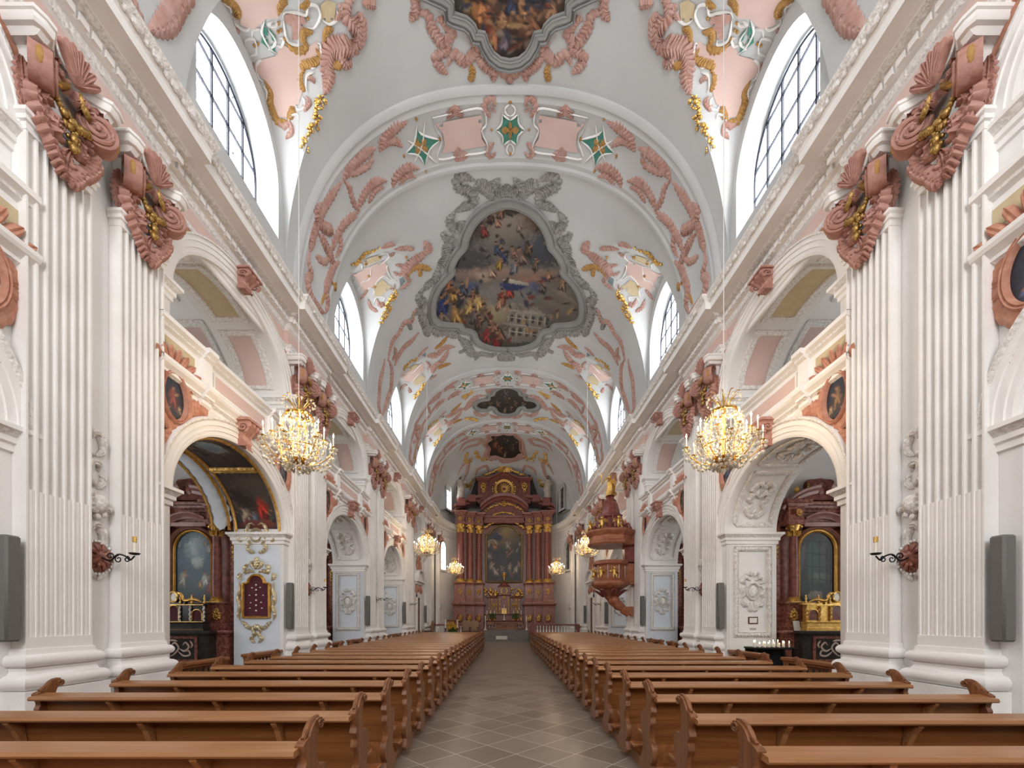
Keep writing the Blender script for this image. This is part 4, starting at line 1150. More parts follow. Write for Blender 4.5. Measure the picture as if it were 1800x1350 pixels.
# ---- big stucco cartouches beside the windows
C = S(380, 0, 4.82)
def cart_near(m):
    field(m, C((60, -60), (140, 30), (185, 80), (190, 130), (160, 170), (215, 210), (280, 240), (335, 235), (415, 155), (520, 150), (545, 70), (600, -10), (560, -80), (300, -130)), HV, 6, .015, 5)
    field(m, C((345, 520), (400, 495), (500, 470), (560, 370), (640, 420), (720, 440), (850, 340), (870, 400), (840, 500), (745, 540), (720, 640), (735, 760), (700, 880), (640, 920), (600, 1000), (500, 990), (455, 880), (440, 760), (400, 670), (350, 620)), HV, 6, .015, 5)
    field(m, C((575, 120), (640, 105), (690, 130), (740, 130), (760, 190), (700, 260), (690, 330), (640, 330), (635, 220), (580, 180)), HV, 5, .02, 0)
    field(m, C((880, 30), (940, -10), (1010, 20), (1000, 160), (950, 190), (890, 160)), HV, 5, .02, 6)
    for q in (((410, 175), (430, 240), (440, 300), (385, 270)), ((445, 235), (500, 300), (500, 355), (470, 330)), ((385, 275), (430, 310), (445, 410), (380, 350)), ((465, 360), (490, 390), (500, 455), (460, 430))):
        field(m, C(*q), HV, 4, .02, 4)
    for q, w_, mi, lf in ((((40, -10), (130, 20), (180, 90), (175, 160)), .075, 1, 6), (((405, 670), (455, 770), (465, 870), (520, 1010), (600, 1030)), .07, 1, 10), (((600, 1030), (640, 930), (640, 900)), .06, 1, 4), (((840, 400), (870, 470), (830, 530), (740, 560), (745, 620)), .07, 1, 8), (((730, 600), (720, 680), (745, 780)), .05, 1, 4),
                          (((585, 350), (650, 410), (740, 410), (730, 320), (740, 270), (820, 270)), .06, 1, 8), (((520, 130), (540, 40), (590, -20)), .06, 1, 5), (((700, 60), (760, 30), (760, -10)), .05, 1, 4), (((905, 380), (930, 260), (990, 240)), .05, 1, 4),
                          (((100, 120), (130, 210), (200, 270)), .04, 0, 5), (((315, 520), (320, 620), (370, 720)), .04, 0, 5), (((480, 990), (560, 1060), (620, 1050), (640, 1120), (590, 1180)), .05, 0, 6), (((760, 660), (800, 660), (840, 690)), .04, 0, 3), (((760, 810), (790, 870), (740, 940)), .05, 0, 4), (((1000, 180), (1050, 100), (1040, 30)), .05, 0, 5),
                          (((400, 530), (370, 510), (335, 560), (350, 650), (395, 690)), .022, 3, 0), (((30, 10), (110, 50), (120, 110)), .022, 3, 0), (((160, 140), (160, 200), (240, 250), (280, 230), (270, 205)), .022, 3, 0), (((560, 150), (580, 100), (640, 100), (700, 110), (760, 120), (780, 40), (850, 50), (880, 130), (830, 230), (770, 230)), .022, 3, 0), (((570, 170), (580, 260), (610, 350), (690, 380), (690, 330)), .022, 3, 0),
                          (((410, 160), (385, 270), (450, 400), (520, 460)), .022, 3, 0), (((440, 240), (500, 350), (440, 420)), .02, 3, 0), (((300, 320), (310, 250), (380, 240)), .018, 3, 0), (((240, 400), (240, 340), (320, 330), (340, 440), (290, 470), (270, 500)), .016, 3, 0), (((500, 380), (550, 390), (570, 330), (530, 320)), .02, 3, 0), (((480, 170), (440, 210), (500, 215), (520, 180)), .02, 3, 0),
                          (((850, 360), (880, 380), (885, 460), (860, 520)), .022, 3, 0), (((770, 520), (800, 570), (840, 570)), .022, 3, 0), (((830, 610), (770, 640), (760, 740), (780, 790)), .022, 3, 0), (((670, 880), (690, 930), (740, 920), (750, 860), (720, 810)), .024, 3, 0), (((620, 1060), (620, 1000), (680, 970), (700, 1010)), .024, 3, 0), (((420, 860), (430, 780), (390, 720)), .022, 3, 0), (((890, 160), (960, 200), (1030, 150), (1020, 80)), .022, 3, 0)):
        pxs(m, C(*q), HV, w_, .055 if mi != 3 else .04, 6, mi=mi, leaf=lf, amp=.5, sides=1)
    for q, w_, lf in ((((1180, -60), (1120, 30), (1110, 120), (1190, 240), (1170, 360), (1070, 390), (980, 410), (940, 520), (950, 640), (935, 740), (915, 800)), .12, 24), (((1060, 400), (1210, 350), (1230, 200), (1200, 100)), .08, 10), (((1040, 460), (1090, 540), (1150, 520)), .06, 5), (((1230, 20), (1320, 30), (1330, 70)), .06, 4)):
        pxs(m, C(*q), HV, w_, .09, 6, mi=0, leaf=lf, amp=.55)
    pxs(m, C((970, 640), (980, 560), (1070, 560)), HV, .05, .05, 5, mi=1, leaf=5)
    for x, y in ((520, 265), (545, 250), (350, 365), (320, 380), (775, 150), (525, 190), (575, 325)): a, n = HV(*C((x, y))[0]); m.ball(a + n * .02, .03, 6, 1)
    vine(m, C((905, 830), (860, 900), (845, 1030), (780, 1130), (740, 1290)), HV, 70, .035, 5, 6)
D = S(560, 440, 5.192)
def cart_mid(m):
    field(m, D((270, 190), (330, 215), (480, 135), (600, 90), (645, 190), (560, 265), (500, 330), (400, 370), (370, 310), (330, 240)), HV, 4, .015, 5)
    field(m, D((400, 90), (470, 60), (540, 40), (550, 90), (480, 115), (420, 140)), HV, 4, .02, 6); field(m, D((500, 310), (545, 290), (590, 265), (630, 310), (670, 330), (610, 380), (580, 410), (510, 420)), HV, 4, .02, 6)
    field(m, D((735, 260), (770, 240), (790, 280), (745, 325)), HV, 3, .02, 7)
    for q, w_, mi, lf in ((((1010, -10), (950, 40), (870, 100), (790, 180), (770, 240)), .13, 0, 10), (((960, -90), (1000, -20), (1010, 30)), .10, 0, 5), (((770, 230), (830, 280), (740, 360)), .05, 0, 4), (((810, 250), (850, 180), (930, 150), (1030, 180)), .08, 1, 6), (((920, 150), (930, 240)), .06, 1, 3), (((690, -10), (790, -20), (870, -10)), .07, 0, 6), (((570, -20), (640, -50), (700, -50)), .06, 0, 5),
                          (((450, 440), (480, 520), (540, 560)), .05, 0, 6), (((530, 440), (560, 500), (600, 480)), .05, 0, 4), (((380, 450), (430, 380), (450, 350)), .035, 0, 4), (((650, 355), (690, 340), (690, 305)), .02, 0, 3), (((680, 190), (720, 220), (770, 210)), .035, 0, 3), (((640, 60), (690, 20)), .04, 0, 3), (((700, 130), (770, 140)), .04, 0, 3),
                          (((330, 110), (390, 120), (400, 160), (490, 140), (560, 110)), .018, 3, 0), (((560, 130), (640, 60), (610, 20), (560, 40)), .018, 3, 0), (((370, 330), (400, 280), (460, 260), (480, 140)), .018, 3, 0), (((500, 420), (510, 320), (590, 230), (660, 270), (730, 250)), .018, 3, 0), (((420, 380), (470, 340), (510, 370), (490, 440)), .018, 3, 0), (((500, 500), (530, 430), (600, 430), (590, 480)), .02, 3, 0), (((300, 260), (330, 250), (320, 300)), .014, 3, 0), (((660, 120), (620, 150), (660, 250), (720, 280)), .018, 3, 0), (((350, 360), (380, 330)), .016, 3, 0)):
        pxs(m, D(*q), HV, w_, .06 if mi != 3 else .035, 6, mi=mi, leaf=lf, amp=.55)
    vine(m, D((710, 380), (660, 450), (620, 560), (570, 660)), HV, 60, .05, 7, 4); vine(m, D((530, -20), (430, 30), (370, 80), (300, 140)), HV, 34, .045, 8, 3)
    for x, y in ((455, 232), (510, 330), (430, 120), (800, 60), (560, 60)): a, n = HV(*D((x, y))[0]); m.ball(a + n * .02, .05, 6, 1)
def cart_far(m):
    field(m, D((740, 1120), (800, 1110), (870, 1080), (950, 1020), (965, 1100), (900, 1150), (860, 1200), (790, 1190), (760, 1160)), HV, 3, .015, 5)
    field(m, D((810, 1070), (880, 1040), (910, 1040), (890, 1080), (830, 1090)), HV, 3, .02, 6); field(m, D((860, 1190), (930, 1135), (975, 1165), (940, 1210), (880, 1235)), HV, 3, .02, 6); field(m, D((940, 960), (975, 930), (975, 970)), HV, 2, .02, 7); field(m, D((1010, 1165), (1040, 1130), (1045, 1150)), HV, 2, .02, 7)
    for q, w_, mi, lf in ((((1250, 880), (1150, 890), (1080, 950), (990, 960)), .13, 0, 9), (((1190, 900), (1130, 1000), (1060, 1060), (1035, 1120)), .13, 0, 9), (((1180, 780), (1120, 850), (1060, 900)), .09, 1, 6), (((1210, 1030), (1140, 1050), (1090, 1080)), .09, 1, 5), (((1000, 880), (950, 920), (910, 970)), .06, 0, 4), (((1080, 1130), (1010, 1180)), .05, 0, 3), (((980, 1010), (1010, 1050), (990, 1090)), .05, 0, 4),
                          (((820, 1250), (840, 1300)), .06, 0, 4), (((740, 1280), (780, 1230), (810, 1230)), .04, 0, 4), (((760, 1140), (850, 1120), (910, 1060), (970, 1010)), .018, 3, 0), (((790, 1200), (850, 1200), (920, 1120), (970, 1160)), .018, 3, 0)):
        pxs(m, D(*q), HV, w_, .06 if mi != 3 else .035, 6, mi=mi, leaf=lf, amp=.55)
    vine(m, D((965, 1220), (920, 1290), (880, 1350)), HV, 40, .055, 9, 3); vine(m, D((890, 990), (820, 1030), (760, 1090)), HV, 26, .05, 10, 2)
def pier_arms(m):
    for q, w_, lf in ((((920, 520), (870, 560), (850, 640), (780, 660), (730, 750), (670, 830), (640, 950), (628, 1010)), .075, 20), (((915, 745), (850, 820), (780, 880), (730, 950), (690, 1050)), .09, 14), (((690, 880), (700, 940), (670, 1000)), .07, 5), (((600, 985), (590, 1060), (560, 1180), (550, 1300), (545, 1420), (570, 1500)), .10, 16), (((640, 1000), (665, 1090), (660, 1240), (630, 1340), (600, 1440), (575, 1510)), .11, 16)):
        pxs(m, D(*q), HB if False else HV, w_, .09, 6, mi=0, leaf=lf, amp=.55)
mk = []
for fn, nm, lab in ((cart_near, 'stucco_cartouche', 'large pink and ochre stucco cartouche on the vault beside the nearest %s window'), (cart_mid, 'stucco_cartouche', 'pink and yellow stucco cartouche on the vault beside the second %s window'),
                    (cart_far, 'stucco_cartouche', 'pink and yellow stucco cartouche beside the third %s window behind the trefoil fresco'), (pier_arms, 'stucco_shell_scroll', 'pair of rose shell arms rising from the %s cornice between second and third windows')):
    for sx, sn in SIDES:
        m = MB(); fn(m)
        if sx > 0: m.v = [(2 * VX - x, y, z) for x, y, z in m.v]
        o = m.build(nm, MO, None, smooth=45); tag(o, lab % sn, 'stucco relief', 'stucco cartouches on the vault'); mk.append((fn, o, sn))
for fn, o0, sn in mk:
    if fn is pier_arms:
        o = o0.copy(); COL.objects.link(o); o.location = (0, -11.8, 0); o['label'] = 'pair of rose shell arms above the %s cornice beside the nearest pier' % sn
    if fn is cart_far:
        o = o0.copy(); COL.objects.link(o); o.location = (0, 5.9, 0); o['label'] = 'small pink stucco cartouche beside the fourth and farthest %s clerestory window' % sn
# ---- frescoes
def fresco(name, lab, poly, smooth, step, stops, blobs, seed, frame_w, frame_m, ring, nsc=.05, namp=.55, hit=HV, fh=.07):
    root = empty(name); tag(root, lab, 'fresco', 'frescoes on the vault')
    pl = cat(poly, smooth, True) if smooth else poly
    m = MB(); V = field(m, pl, hit, step, .012); m.col = paint(V, stops, blobs, seed, nsc, namp); m.build('painted_field', FRESCO, root)
    m = MB(); HN = [hit(*p) for p in densify(pl + pl[:1], 2)[:-1]]
    P = [a for a, _ in HN]; N = [b for _, b in HN]
    stroke(m, P, N, frame_w, fh, closed=True)
    c = np.mean(P, 0)
    out = []
    for i in range(len(P)):
        tg = P[(i + 1) % len(P)] - P[i - 1]; tg /= np.linalg.norm(tg) + 1e-9; bb = np.cross(N[i], tg); bb /= np.linalg.norm(bb) + 1e-9
        out.append((bb, tg))
    sgn = 1 if np.mean([np.dot(out[i][0], P[i] - c) for i in range(len(P))]) > 0 else -1
    for d, ww, hh in ((frame_w * 1.05, frame_w * .28, fh * 1.25), (-frame_w * .8, frame_w * .2, fh * .9)):
        stroke(m, [P[i] + sgn * out[i][0] * d for i in range(len(P))], N, ww, hh, closed=True)
    m.build('moulded_frame', frame_m, root, smooth=40)
    if ring:
        m = MB(); ring(m); m.build('rocaille_border', MO, root, smooth=45)
    return root
def mir(pts, c): return pts + [(2 * c - x, y) for x, y in pts[::-1] if abs(2 * c - x - x) > 1.0]
G = S(740, 340, 4.22)
f2 = G((640, 70), (570, 82), (490, 118), (420, 172), (365, 245), (328, 330), (314, 392), (285, 425), (250, 470), (226, 525), (218, 560), (225, 585), (175, 640), (125, 705), (92, 790), (84, 870), (95, 930), (130, 965), (190, 976), (250, 978), (290, 985), (310, 1012), (360, 1022), (392, 1045), (405, 1085), (450, 1122), (540, 1148), (635, 1154))
def gb(x, y, rx, ry, a, c, s): p = G((x, y))[0]; return (p[0], p[1], rx / 4.22, ry / 4.22, a, c, s)
def gf(x, y, s, robe, **k): p = G((x, y))[0]; return figure(p[0], p[1], s * 1.35 / 4.22, robe, **k)
bl2 = [gb(650, 230, 210, 120, 0, (150, 138, 122), .6), gb(880, 200, 120, 90, 30, (112, 88, 72), .6), gb(380, 250, 120, 90, 0, (82, 70, 62), .6), gb(900, 430, 150, 120, 0, (72, 74, 82), .5), gb(350, 500, 170, 130, 20, (78, 76, 76), .5), gb(660, 110, 130, 45, 0, (70, 62, 52), .5),
       gb(640, 600, 420, 45, 0, (150, 124, 108), .5), gb(480, 620, 60, 40, 0, (172, 150, 130), .5), gb(830, 650, 120, 35, -10, (150, 110, 90), .5), gb(380, 700, 60, 40, 0, (72, 84, 118), .5), gb(840, 720, 60, 60, 0, (72, 82, 110), .5), gb(620, 780, 260, 90, 0, (128, 124, 118), .6), gb(560, 900, 130, 70, 0, (160, 146, 116), .6)]
for x, y, s, rb in ((520, 180, 48, (70, 52, 42)), (590, 150, 45, (120, 88, 70)), (575, 225, 34, (160, 120, 96)), (480, 290, 50, (118, 52, 44)), (600, 350, 26, (110, 90, 76)), (730, 260, 30, (130, 116, 104)), (570, 420, 46, (56, 66, 88)), (620, 470, 48, (52, 62, 86)), (580, 530, 44, (150, 116, 52)), (530, 590, 44, (170, 142, 120)), (700, 450, 44, (140, 104, 86)), (760, 480, 60, (116, 96, 84)),
                    (800, 420, 50, (84, 66, 52)), (850, 530, 44, (98, 80, 66)), (690, 560, 48, (110, 112, 116)), (950, 620, 36, (150, 110, 84)), (200, 690, 50, (150, 92, 60)), (170, 740, 54, (66, 66, 78)), (250, 760, 60, (168, 128, 66)), (320, 720, 48, (70, 74, 86)), (160, 850, 76, (38, 52, 96)), (290, 800, 48, (52, 52, 60)), (380, 770, 44, (120, 74, 56)), (360, 860, 74, (172, 140, 82)), (440, 830, 70, (190, 158, 100)),
                    (270, 920, 76, (160, 122, 70)), (400, 920, 60, (90, 78, 76)), (480, 900, 60, (98, 76, 64)), (430, 970, 50, (84, 60, 50)), (600, 780, 54, (128, 48, 42)), (660, 740, 50, (150, 60, 48)), (580, 830, 44, (170, 128, 100)), (550, 1000, 54, (128, 90, 70)), (490, 1060, 64, (138, 46, 40)), (560, 1110, 70, (110, 30, 28)), (600, 1060, 44, (126, 84, 62)), (150, 930, 40, (128, 110, 92)), (900, 700, 40, (96, 88, 80)), (1050, 680, 50, (128, 104, 80))):
    bl2 += gf(x, y, s, rb, lean=(x * 7 + y) % 50 - 25)
bl2 += [gb(680, 685, 90, 34, 8, (44, 58, 104), .12), gb(690, 655, 90, 16, 8, (190, 182, 164), .15), gb(790, 990, 160, 150, 6, (128, 120, 110), .12), gb(780, 890, 130, 26, 8, (150, 142, 130), .15), gb(1000, 860, 150, 40, 32, (112, 104, 94), .2), gb(1080, 780, 110, 26, 34, (128, 116, 100), .2), gb(690, 850, 22, 50, 4, (140, 130, 118), .15), gb(800, 800, 24, 44, 6, (140, 130, 118), .15)]
for r_, y in ((0, 930), (1, 1030)):
    for i in range(6): bl2.append(gb(675 + i * 52 + r_ * 8, y - 8 + i * 5, 14, 30, 6, (66, 60, 56), .2)); bl2.append(gb(650 + i * 54 + r_ * 8, y - 8 + i * 5, 5, 38, 6, (168, 158, 142), .25))
for i in range(4): bl2.append(gb(780, 880 + i * 52, 140, 4, 8, (172, 162, 148), .3))
bl2 += [gb(820, 1125, 150, 22, 0, (66, 70, 66), .3)]
rb_ = random.Random(21)
PAL = [(150, 112, 84), (96, 62, 46), (60, 62, 78), (172, 136, 92), (120, 56, 44), (64, 54, 46), (140, 124, 108), (48, 44, 44)]
for i in range(150):
    x = rb_.uniform(130, 1150); y = rb_.uniform(110, 1120); low = y > 640
    if low or rb_.random() < .5: bl2.append(gb(x, y, rb_.uniform(8, 34), rb_.uniform(5, 16), rb_.uniform(0, 180), rb_.choice(PAL if low else PAL[2:3] + PAL[5:8]), .6))
def ring2(m):
    for s in (0, 1):
        o = len(m.v)
        for q, w_, lf in (((640, -5), (560, 15), (500, -25), (440, -60), (410, -30)), .15, 12), (((690, -120), (720, -60), (660, -20), (600, -40)), .14, 10), (((410, -90), (330, -120), (280, -100), (290, -50), (370, 0), (380, 60), (300, 110), (250, 130)), .13, 18), (((250, 130), (220, 200), (260, 260), (330, 210)), .13, 10), (((190, 280), (170, 300), (200, 340), (260, 360)), .10, 7), (((240, 300), (200, 400), (190, 470), (130, 560)), .16, 14), (((130, 530), (110, 620), (50, 680), (20, 720)), .13, 10), (((20, 690), (-10, 760), (10, 830), (-60, 900)), .15, 10), (((-20, 850), (30, 960), (60, 1060)), .16, 10), (((60, 1000), (130, 1030), (200, 1030), (290, 1070)), .17, 10), (((270, 1060), (330, 1110), (380, 1190), (450, 1200)), .17, 12), (((400, 1240), (430, 1190), (520, 1200), (560, 1180)), .13, 8), (((560, 1190), (610, 1230), (650, 1200), (690, 1240)), .13, 8), (((350, 1150), (280, 1180)), .09, 4), (((-60, 900), (-90, 960), (-70, 1010)), .07, 5):
            pxs(m, G(*q), HV, w_, .08, 5, mi=8, leaf=lf, amp=.5)
        if s == 0: m.mirror_x(VX, o)
        break
fresco('trefoil_fresco', 'large trefoil ceiling fresco of clouds, figures and a church facade in grey frame', mir(f2, 892), 3, 1.25, [(355, (112, 98, 84)), (430, (118, 112, 106)), (500, (120, 112, 104)), (560, (104, 96, 88)), (612, (64, 58, 52))], bl2, 11, .17, GREYFR, ring2)
f1 = A((600, -700), (470, -620), (330, -400), (330, -200), (420, -60), (540, -5), (572, 20), (572, 85), (610, 97), (655, 112), (690, 145), (702, 185), (745, 188), (757, 235), (790, 290), (835, 325), (885, 335))
def af(x, y, s, robe, **k): p = A((x, y))[0]; return figure(p[0], p[1], s * 1.3 / 3, robe, **k)
bl1 = []
for x, y, s, rb in ((640, 30, 70, (70, 66, 60)), (690, 20, 80, (158, 120, 58)), (760, 70, 110, (168, 112, 70)), (820, 130, 100, (146, 84, 58)), (800, 220, 80, (150, 96, 70)), (860, 230, 60, (110, 96, 104)), (870, 120, 80, (190, 142, 104)), (930, 90, 110, (112, 80, 56)), (1000, 60, 100, (176, 128, 88)), (1020, 130, 80, (120, 82, 60)), (1110, 60, 90, (140, 104, 78)), (960, 220, 80, (84, 60, 44)), (900, 30, 60, (60, 66, 92)), (740, -60, 90, (110, 66, 52)), (880, -90, 110, (90, 70, 60)), (1040, -60, 100, (70, 76, 96)), (660, -200, 100, (150, 100, 70)), (900, -300, 120, (130, 96, 74))): bl1 += af(x, y, s, rb, lean=(x * 3 + y) % 60 - 30)
for i in range(110): p = A((rb_.uniform(560, 1220), rb_.uniform(-250, 330)))[0]; bl1.append((p[0], p[1], rb_.uniform(3, 14), rb_.uniform(2, 6), rb_.uniform(0, 180), rb_.choice(PAL), .6))
def ring1(m):
  for c in (None, 896):
    PXM[0] = c
    for q, w_, lf in ((((470, -60), (400, -20), (390, 60), (360, 110)), .07, 8), (((390, 60), (450, 80), (480, 150), (530, 220), (580, 170), (540, 110), (500, 100)), .08, 14), (((570, 200), (560, 260), (500, 300), (520, 350), (560, 390)), .07, 9), (((560, 350), (590, 290), (650, 320), (710, 260), (690, 200), (660, 180)), .08, 12), (((700, 290), (760, 350), (800, 380), (800, 430)), .075, 8), (((820, 380), (890, 385)), .08, 5), (((880, 390), (890, 430)), .06, 3)):
        pxs(m, A(*q), HV, w_, .06, 5, mi=0, leaf=lf, amp=.6)
    pxs(m, A((680, 330), (690, 380), (680, 430)), HV, .06, .05, 5, mi=1, leaf=4)
  PXM[0] = None
fresco('lobed_fresco', 'dark lobed ceiling fresco of crowded figures at the top of the picture', mir(f1, 896), 0, 2.5, [(-240, (96, 84, 74)), (-60, (90, 76, 64)), (40, (72, 56, 44)), (112, (56, 46, 36))], bl1, 5, .11, GREYFR, ring1, .045, .6)
H = S(640, 600, 3.6)
f3 = H((900, 285), (860, 292), (825, 312), (815, 335), (790, 340), (785, 365), (755, 368), (720, 380), (702, 400), (710, 420), (740, 432), (785, 430), (800, 415), (825, 425), (840, 448), (870, 460), (905, 463))
bl3 = []
for x, y, s, rb in ((905, 380, 40, (70, 58, 44)), (760, 405, 26, (66, 60, 52)), (800, 400, 24, (90, 66, 48)), (850, 400, 26, (110, 92, 66)), (960, 400, 26, (84, 64, 52)), (1010, 410, 28, (96, 84, 70)), (890, 440, 26, (118, 106, 84)), (930, 430, 24, (80, 62, 48)), (900, 330, 28, (88, 88, 92))): p = H((x, y))[0]; bl3 += figure(p[0], p[1], s / 3.6, rb, lean=(x % 50) - 25)
def ring3(m):
    o = len(m.v)
    for q, w_, lf in ((((900, 268), (850, 272), (800, 300), (785, 330)), .16, 9), (((770, 340), (720, 350), (680, 380), (640, 440)), .17, 10), (((760, 300), (700, 300), (660, 330), (640, 370)), .10, 8), (((690, 440), (740, 470), (790, 450)), .13, 7), (((790, 460), (830, 480), (860, 475), (905, 482)), .13, 8), (((560, 470), (600, 430)), .12, 5), (((530, 480), (560, 450), (600, 440)), .10, 5)):
        pxs(m, H(*q), HV, w_, .06, 5, mi=0, leaf=lf, amp=.55)
    vine(m, H((690, 310), (650, 330), (630, 360)), HV, 24, .09, 3, 2); vine(m, H((640, 490), (690, 490), (720, 500)), HV, 20, .09, 4, 2)
    m.mirror_x(VX, o)
fresco('quatrefoil_fresco', 'dark quatrefoil ceiling fresco beyond the second vault arch', mir(f3, 891), 3, 1.2, [(678, (74, 72, 70)), (705, (58, 50, 42)), (730, (42, 36, 30))], bl3, 7, .14, GREYFR, ring3, .09, .6)
f4 = H((880, 583), (850, 592), (815, 590), (795, 600), (805, 620), (780, 635), (778, 655), (795, 675), (790, 705), (795, 728), (830, 725), (860, 735), (890, 742), (930, 742), (960, 735), (980, 715), (1005, 712), (990, 690), (985, 660), (985, 625), (960, 605), (945, 588), (915, 590))
bl4 = []
for x, y, s, rb in ((830, 660, 34, (140, 80, 58)), (860, 690, 34, (120, 70, 50)), (900, 640, 30, (60, 56, 58)), (830, 620, 22, (96, 64, 50)), (940, 680, 34, (70, 66, 52)), (890, 720, 24, (128, 110, 84)), (960, 650, 28, (50, 50, 44))): p = H((x, y))[0]; bl4 += figure(p[0], p[1], s / 3.6, rb, lean=(x % 50) - 25)
def ring4(m):
    for q, w_, lf in ((((880, 570), (840, 580), (790, 590), (775, 620), (765, 650), (785, 680), (770, 720), (800, 745), (850, 740), (880, 760), (930, 755), (980, 740), (1012, 720), (1005, 680), (995, 630), (960, 590), (920, 575), (880, 570)), .16, 34), (((600, 700), (630, 650), (680, 625), (740, 620), (720, 650), (650, 670), (620, 700)), .14, 14), (((590, 850), (620, 790), (660, 760), (650, 830), (630, 880)), .13, 10), (((470, 860), (520, 720), (580, 650), (600, 650)), .14, 12), (((420, 960), (440, 860), (450, 800)), .15, 10), (((705, 850), (720, 810), (770, 790), (790, 830)), .10, 9)):
        pxs(m, H(*q), HV, w_, .06, 5, mi=0, leaf=lf, amp=.5)
        if q[0][0] < 800 : pxs(m, [(2 * 889 - x, y) for x, y in H(*q)], HV, w_, .06, 5, mi=0, leaf=lf, amp=.5)
    for q in (((700, 690), (730, 740), (790, 735)), ((650, 700), (640, 760), (690, 740)), ((690, 870), (660, 920), (640, 900))):
        vine(m, H(*q), HV, 22, .10, 6, 3); vine(m, [(2 * 889 - x, y) for x, y in H(*q)], HV, 22, .10, 6, 3)
fresco('apse_fresco', 'small dark ragged-edged fresco on the apse vault above the high altar', f4, 3, 1.1, [(760, (60, 58, 54)), (790, (66, 48, 38)), (812, (36, 30, 26))], bl4, 8, .08, ROSEL, ring4, .09, .6)
# ================================================================ chandeliers
def make_chandelier():
    root = empty('crystal_chandelier')       # origin at the foot finial; 1.36 m tall
    m = MB(); m.tube([(0, 0, 1.30), (0, 0, 9.6)], .007, 5); m.build('cord', CABLE, root)
    m = MB(); m.lathe([(.001, .0), (.03, .02), (.035, .05), (.01, .08), (.03, .10), (.16, .14), (.20, .19), (.16, .21), (.03, .20), (.02, .5), (.035, .55), (.02, .60), (.02, .9), (.05, .93), (.02, .98), (.012, 1.3)], (0, 0, 0), 14)
    m.build('stem', BRASS, root, smooth=50)
    m = MB()
    for r, z in ((.20, .98), (.21, 1.0), (.33, .40)): m.tube([(r * cos(2 * pi * i / 24), r * sin(2 * pi * i / 24), z) for i in range(25)], .014, 5)
    for i in range(8):
        a = 2 * pi * i / 8; m.tube([(r * cos(a), r * sin(a), z) for r, z in cat([(.20, 1.0), (.29, .85), (.28, .62), (.33, .40), (.22, .22), (.12, .16)], 4)], .011, 5)
    m.build('cage_frame', BRASS, root, smooth=50)
    m = MB()
    for i in range(10):        # plume of curved sprays at the top
        a = 2 * pi * i / 10; q = cat([(.05, 1.02), (.10, 1.15), (.20, 1.27), (.27, 1.26)], 4); m.tube([(r * cos(a), r * sin(a), z) for r, z in q], .009, 4)
    m.build('crown_sprays', BRASS, root, smooth=50)
    rnd = random.Random(3)
    def drop(m, x, y, z, r): m.lathe([(.001, -r * 1.7), (r, -r * .2), (r * .55, r * .8), (.001, r)], (x, y, z), 5)
    m = MB()
    for k, (R, z, n) in enumerate(((.27, 1.22, 20), (.20, .97, 18), (.30, .80, 24), (.31, .66, 26), (.33, .52, 26), (.34, .38, 30), (.22, .10, 18), (.12, .06, 10), (.28, .22, 24))):
        for i in range(n):
            a = 2 * pi * i / n + k; drop(m, R * cos(a), R * sin(a), z - rnd.uniform(0, .05), rnd.uniform(.014, .026))
    for i in range(8):
        a = 2 * pi * i / 8
        for t in range(12): drop(m, (.28 + .03 * sin(t)) * cos(a + .12 * sin(t * .9)), (.28 + .03 * sin(t)) * sin(a + .12 * sin(t * .9)), .95 - t * .055, .014)
    drop(m, 0, 0, -.03, .045)
    o = m.build('crystal_drops', CRYSTAL, root); o['kind'] = 'stuff'
    for i in range(16):
        big = i % 2 == 0; a = 2 * pi * i / 16 + .1; R = .60 if big else .42; z0 = .42 if big else .60
        ar = MB(); q = cat([(.10, .18), (.26, .10 + (.04 if not big else 0)), (R - .12, z0 - .20), (R, z0 - .04), (R, z0)], 5); ar.tube([(r * cos(a), r * sin(a), z) for r, z in q], .010, 5)
        ar.lathe([(.015, z0), (.055, z0 + .015), (.05, z0 + .025), (.02, z0 + .03)], (R * cos(a), R * sin(a), 0), 8); ao = ar.build('arm', BRASS, root, smooth=50)
        c = MB()
        for j in range(7):
            b = 2 * pi * j / 7; drop(c, R * cos(a) + .06 * cos(b), R * sin(a) + .06 * sin(b), z0 - .025, .022); drop(c, R * cos(a) + .05 * cos(b), R * sin(a) + .05 * sin(b), z0 - .10, .017)
        drop(c, R * cos(a), R * sin(a), z0 - .19, .034)
        for t in (.2, .35, .5, .65, .8, .9):
            rr = .10 + (R - .10) * t; zz = .12 + (z0 - .25) * t ** 2
            for u in (-.04, .04): drop(c, rr * cos(a + u), rr * sin(a + u), zz - .05 - .04 * (t * 10 % 2 < 1), .024)
        co = c.build('arm_pendants', CRYSTAL, ao); co['kind'] = 'stuff'
        c = MB(); c.lathe([(.012, z0 + .03), (.012, z0 + .19), (.001, z0 + .195)], (R * cos(a), R * sin(a), 0), 7); cn = c.build('candle', WAX, root, smooth=50)
        c = MB(); c.lathe([(.001, z0 + .19), (.012, z0 + .21), (.009, z0 + .235), (.001, z0 + .265)], (R * cos(a), R * sin(a), 0), 7); c.build('bulb', FLAME, cn, smooth=60)
    return root
ch = None
POS = [(-3.70, 7.65, 4.36, 'nearest'), (3.79, 7.40, 4.30, 'nearest'), (-3.80, 20.7, 4.75, 'middle'), (3.98, 20.7, 4.70, 'middle'), (-3.72, 31.8, 4.95, 'farthest'), (3.84, 31.8, 4.95, 'farthest')]
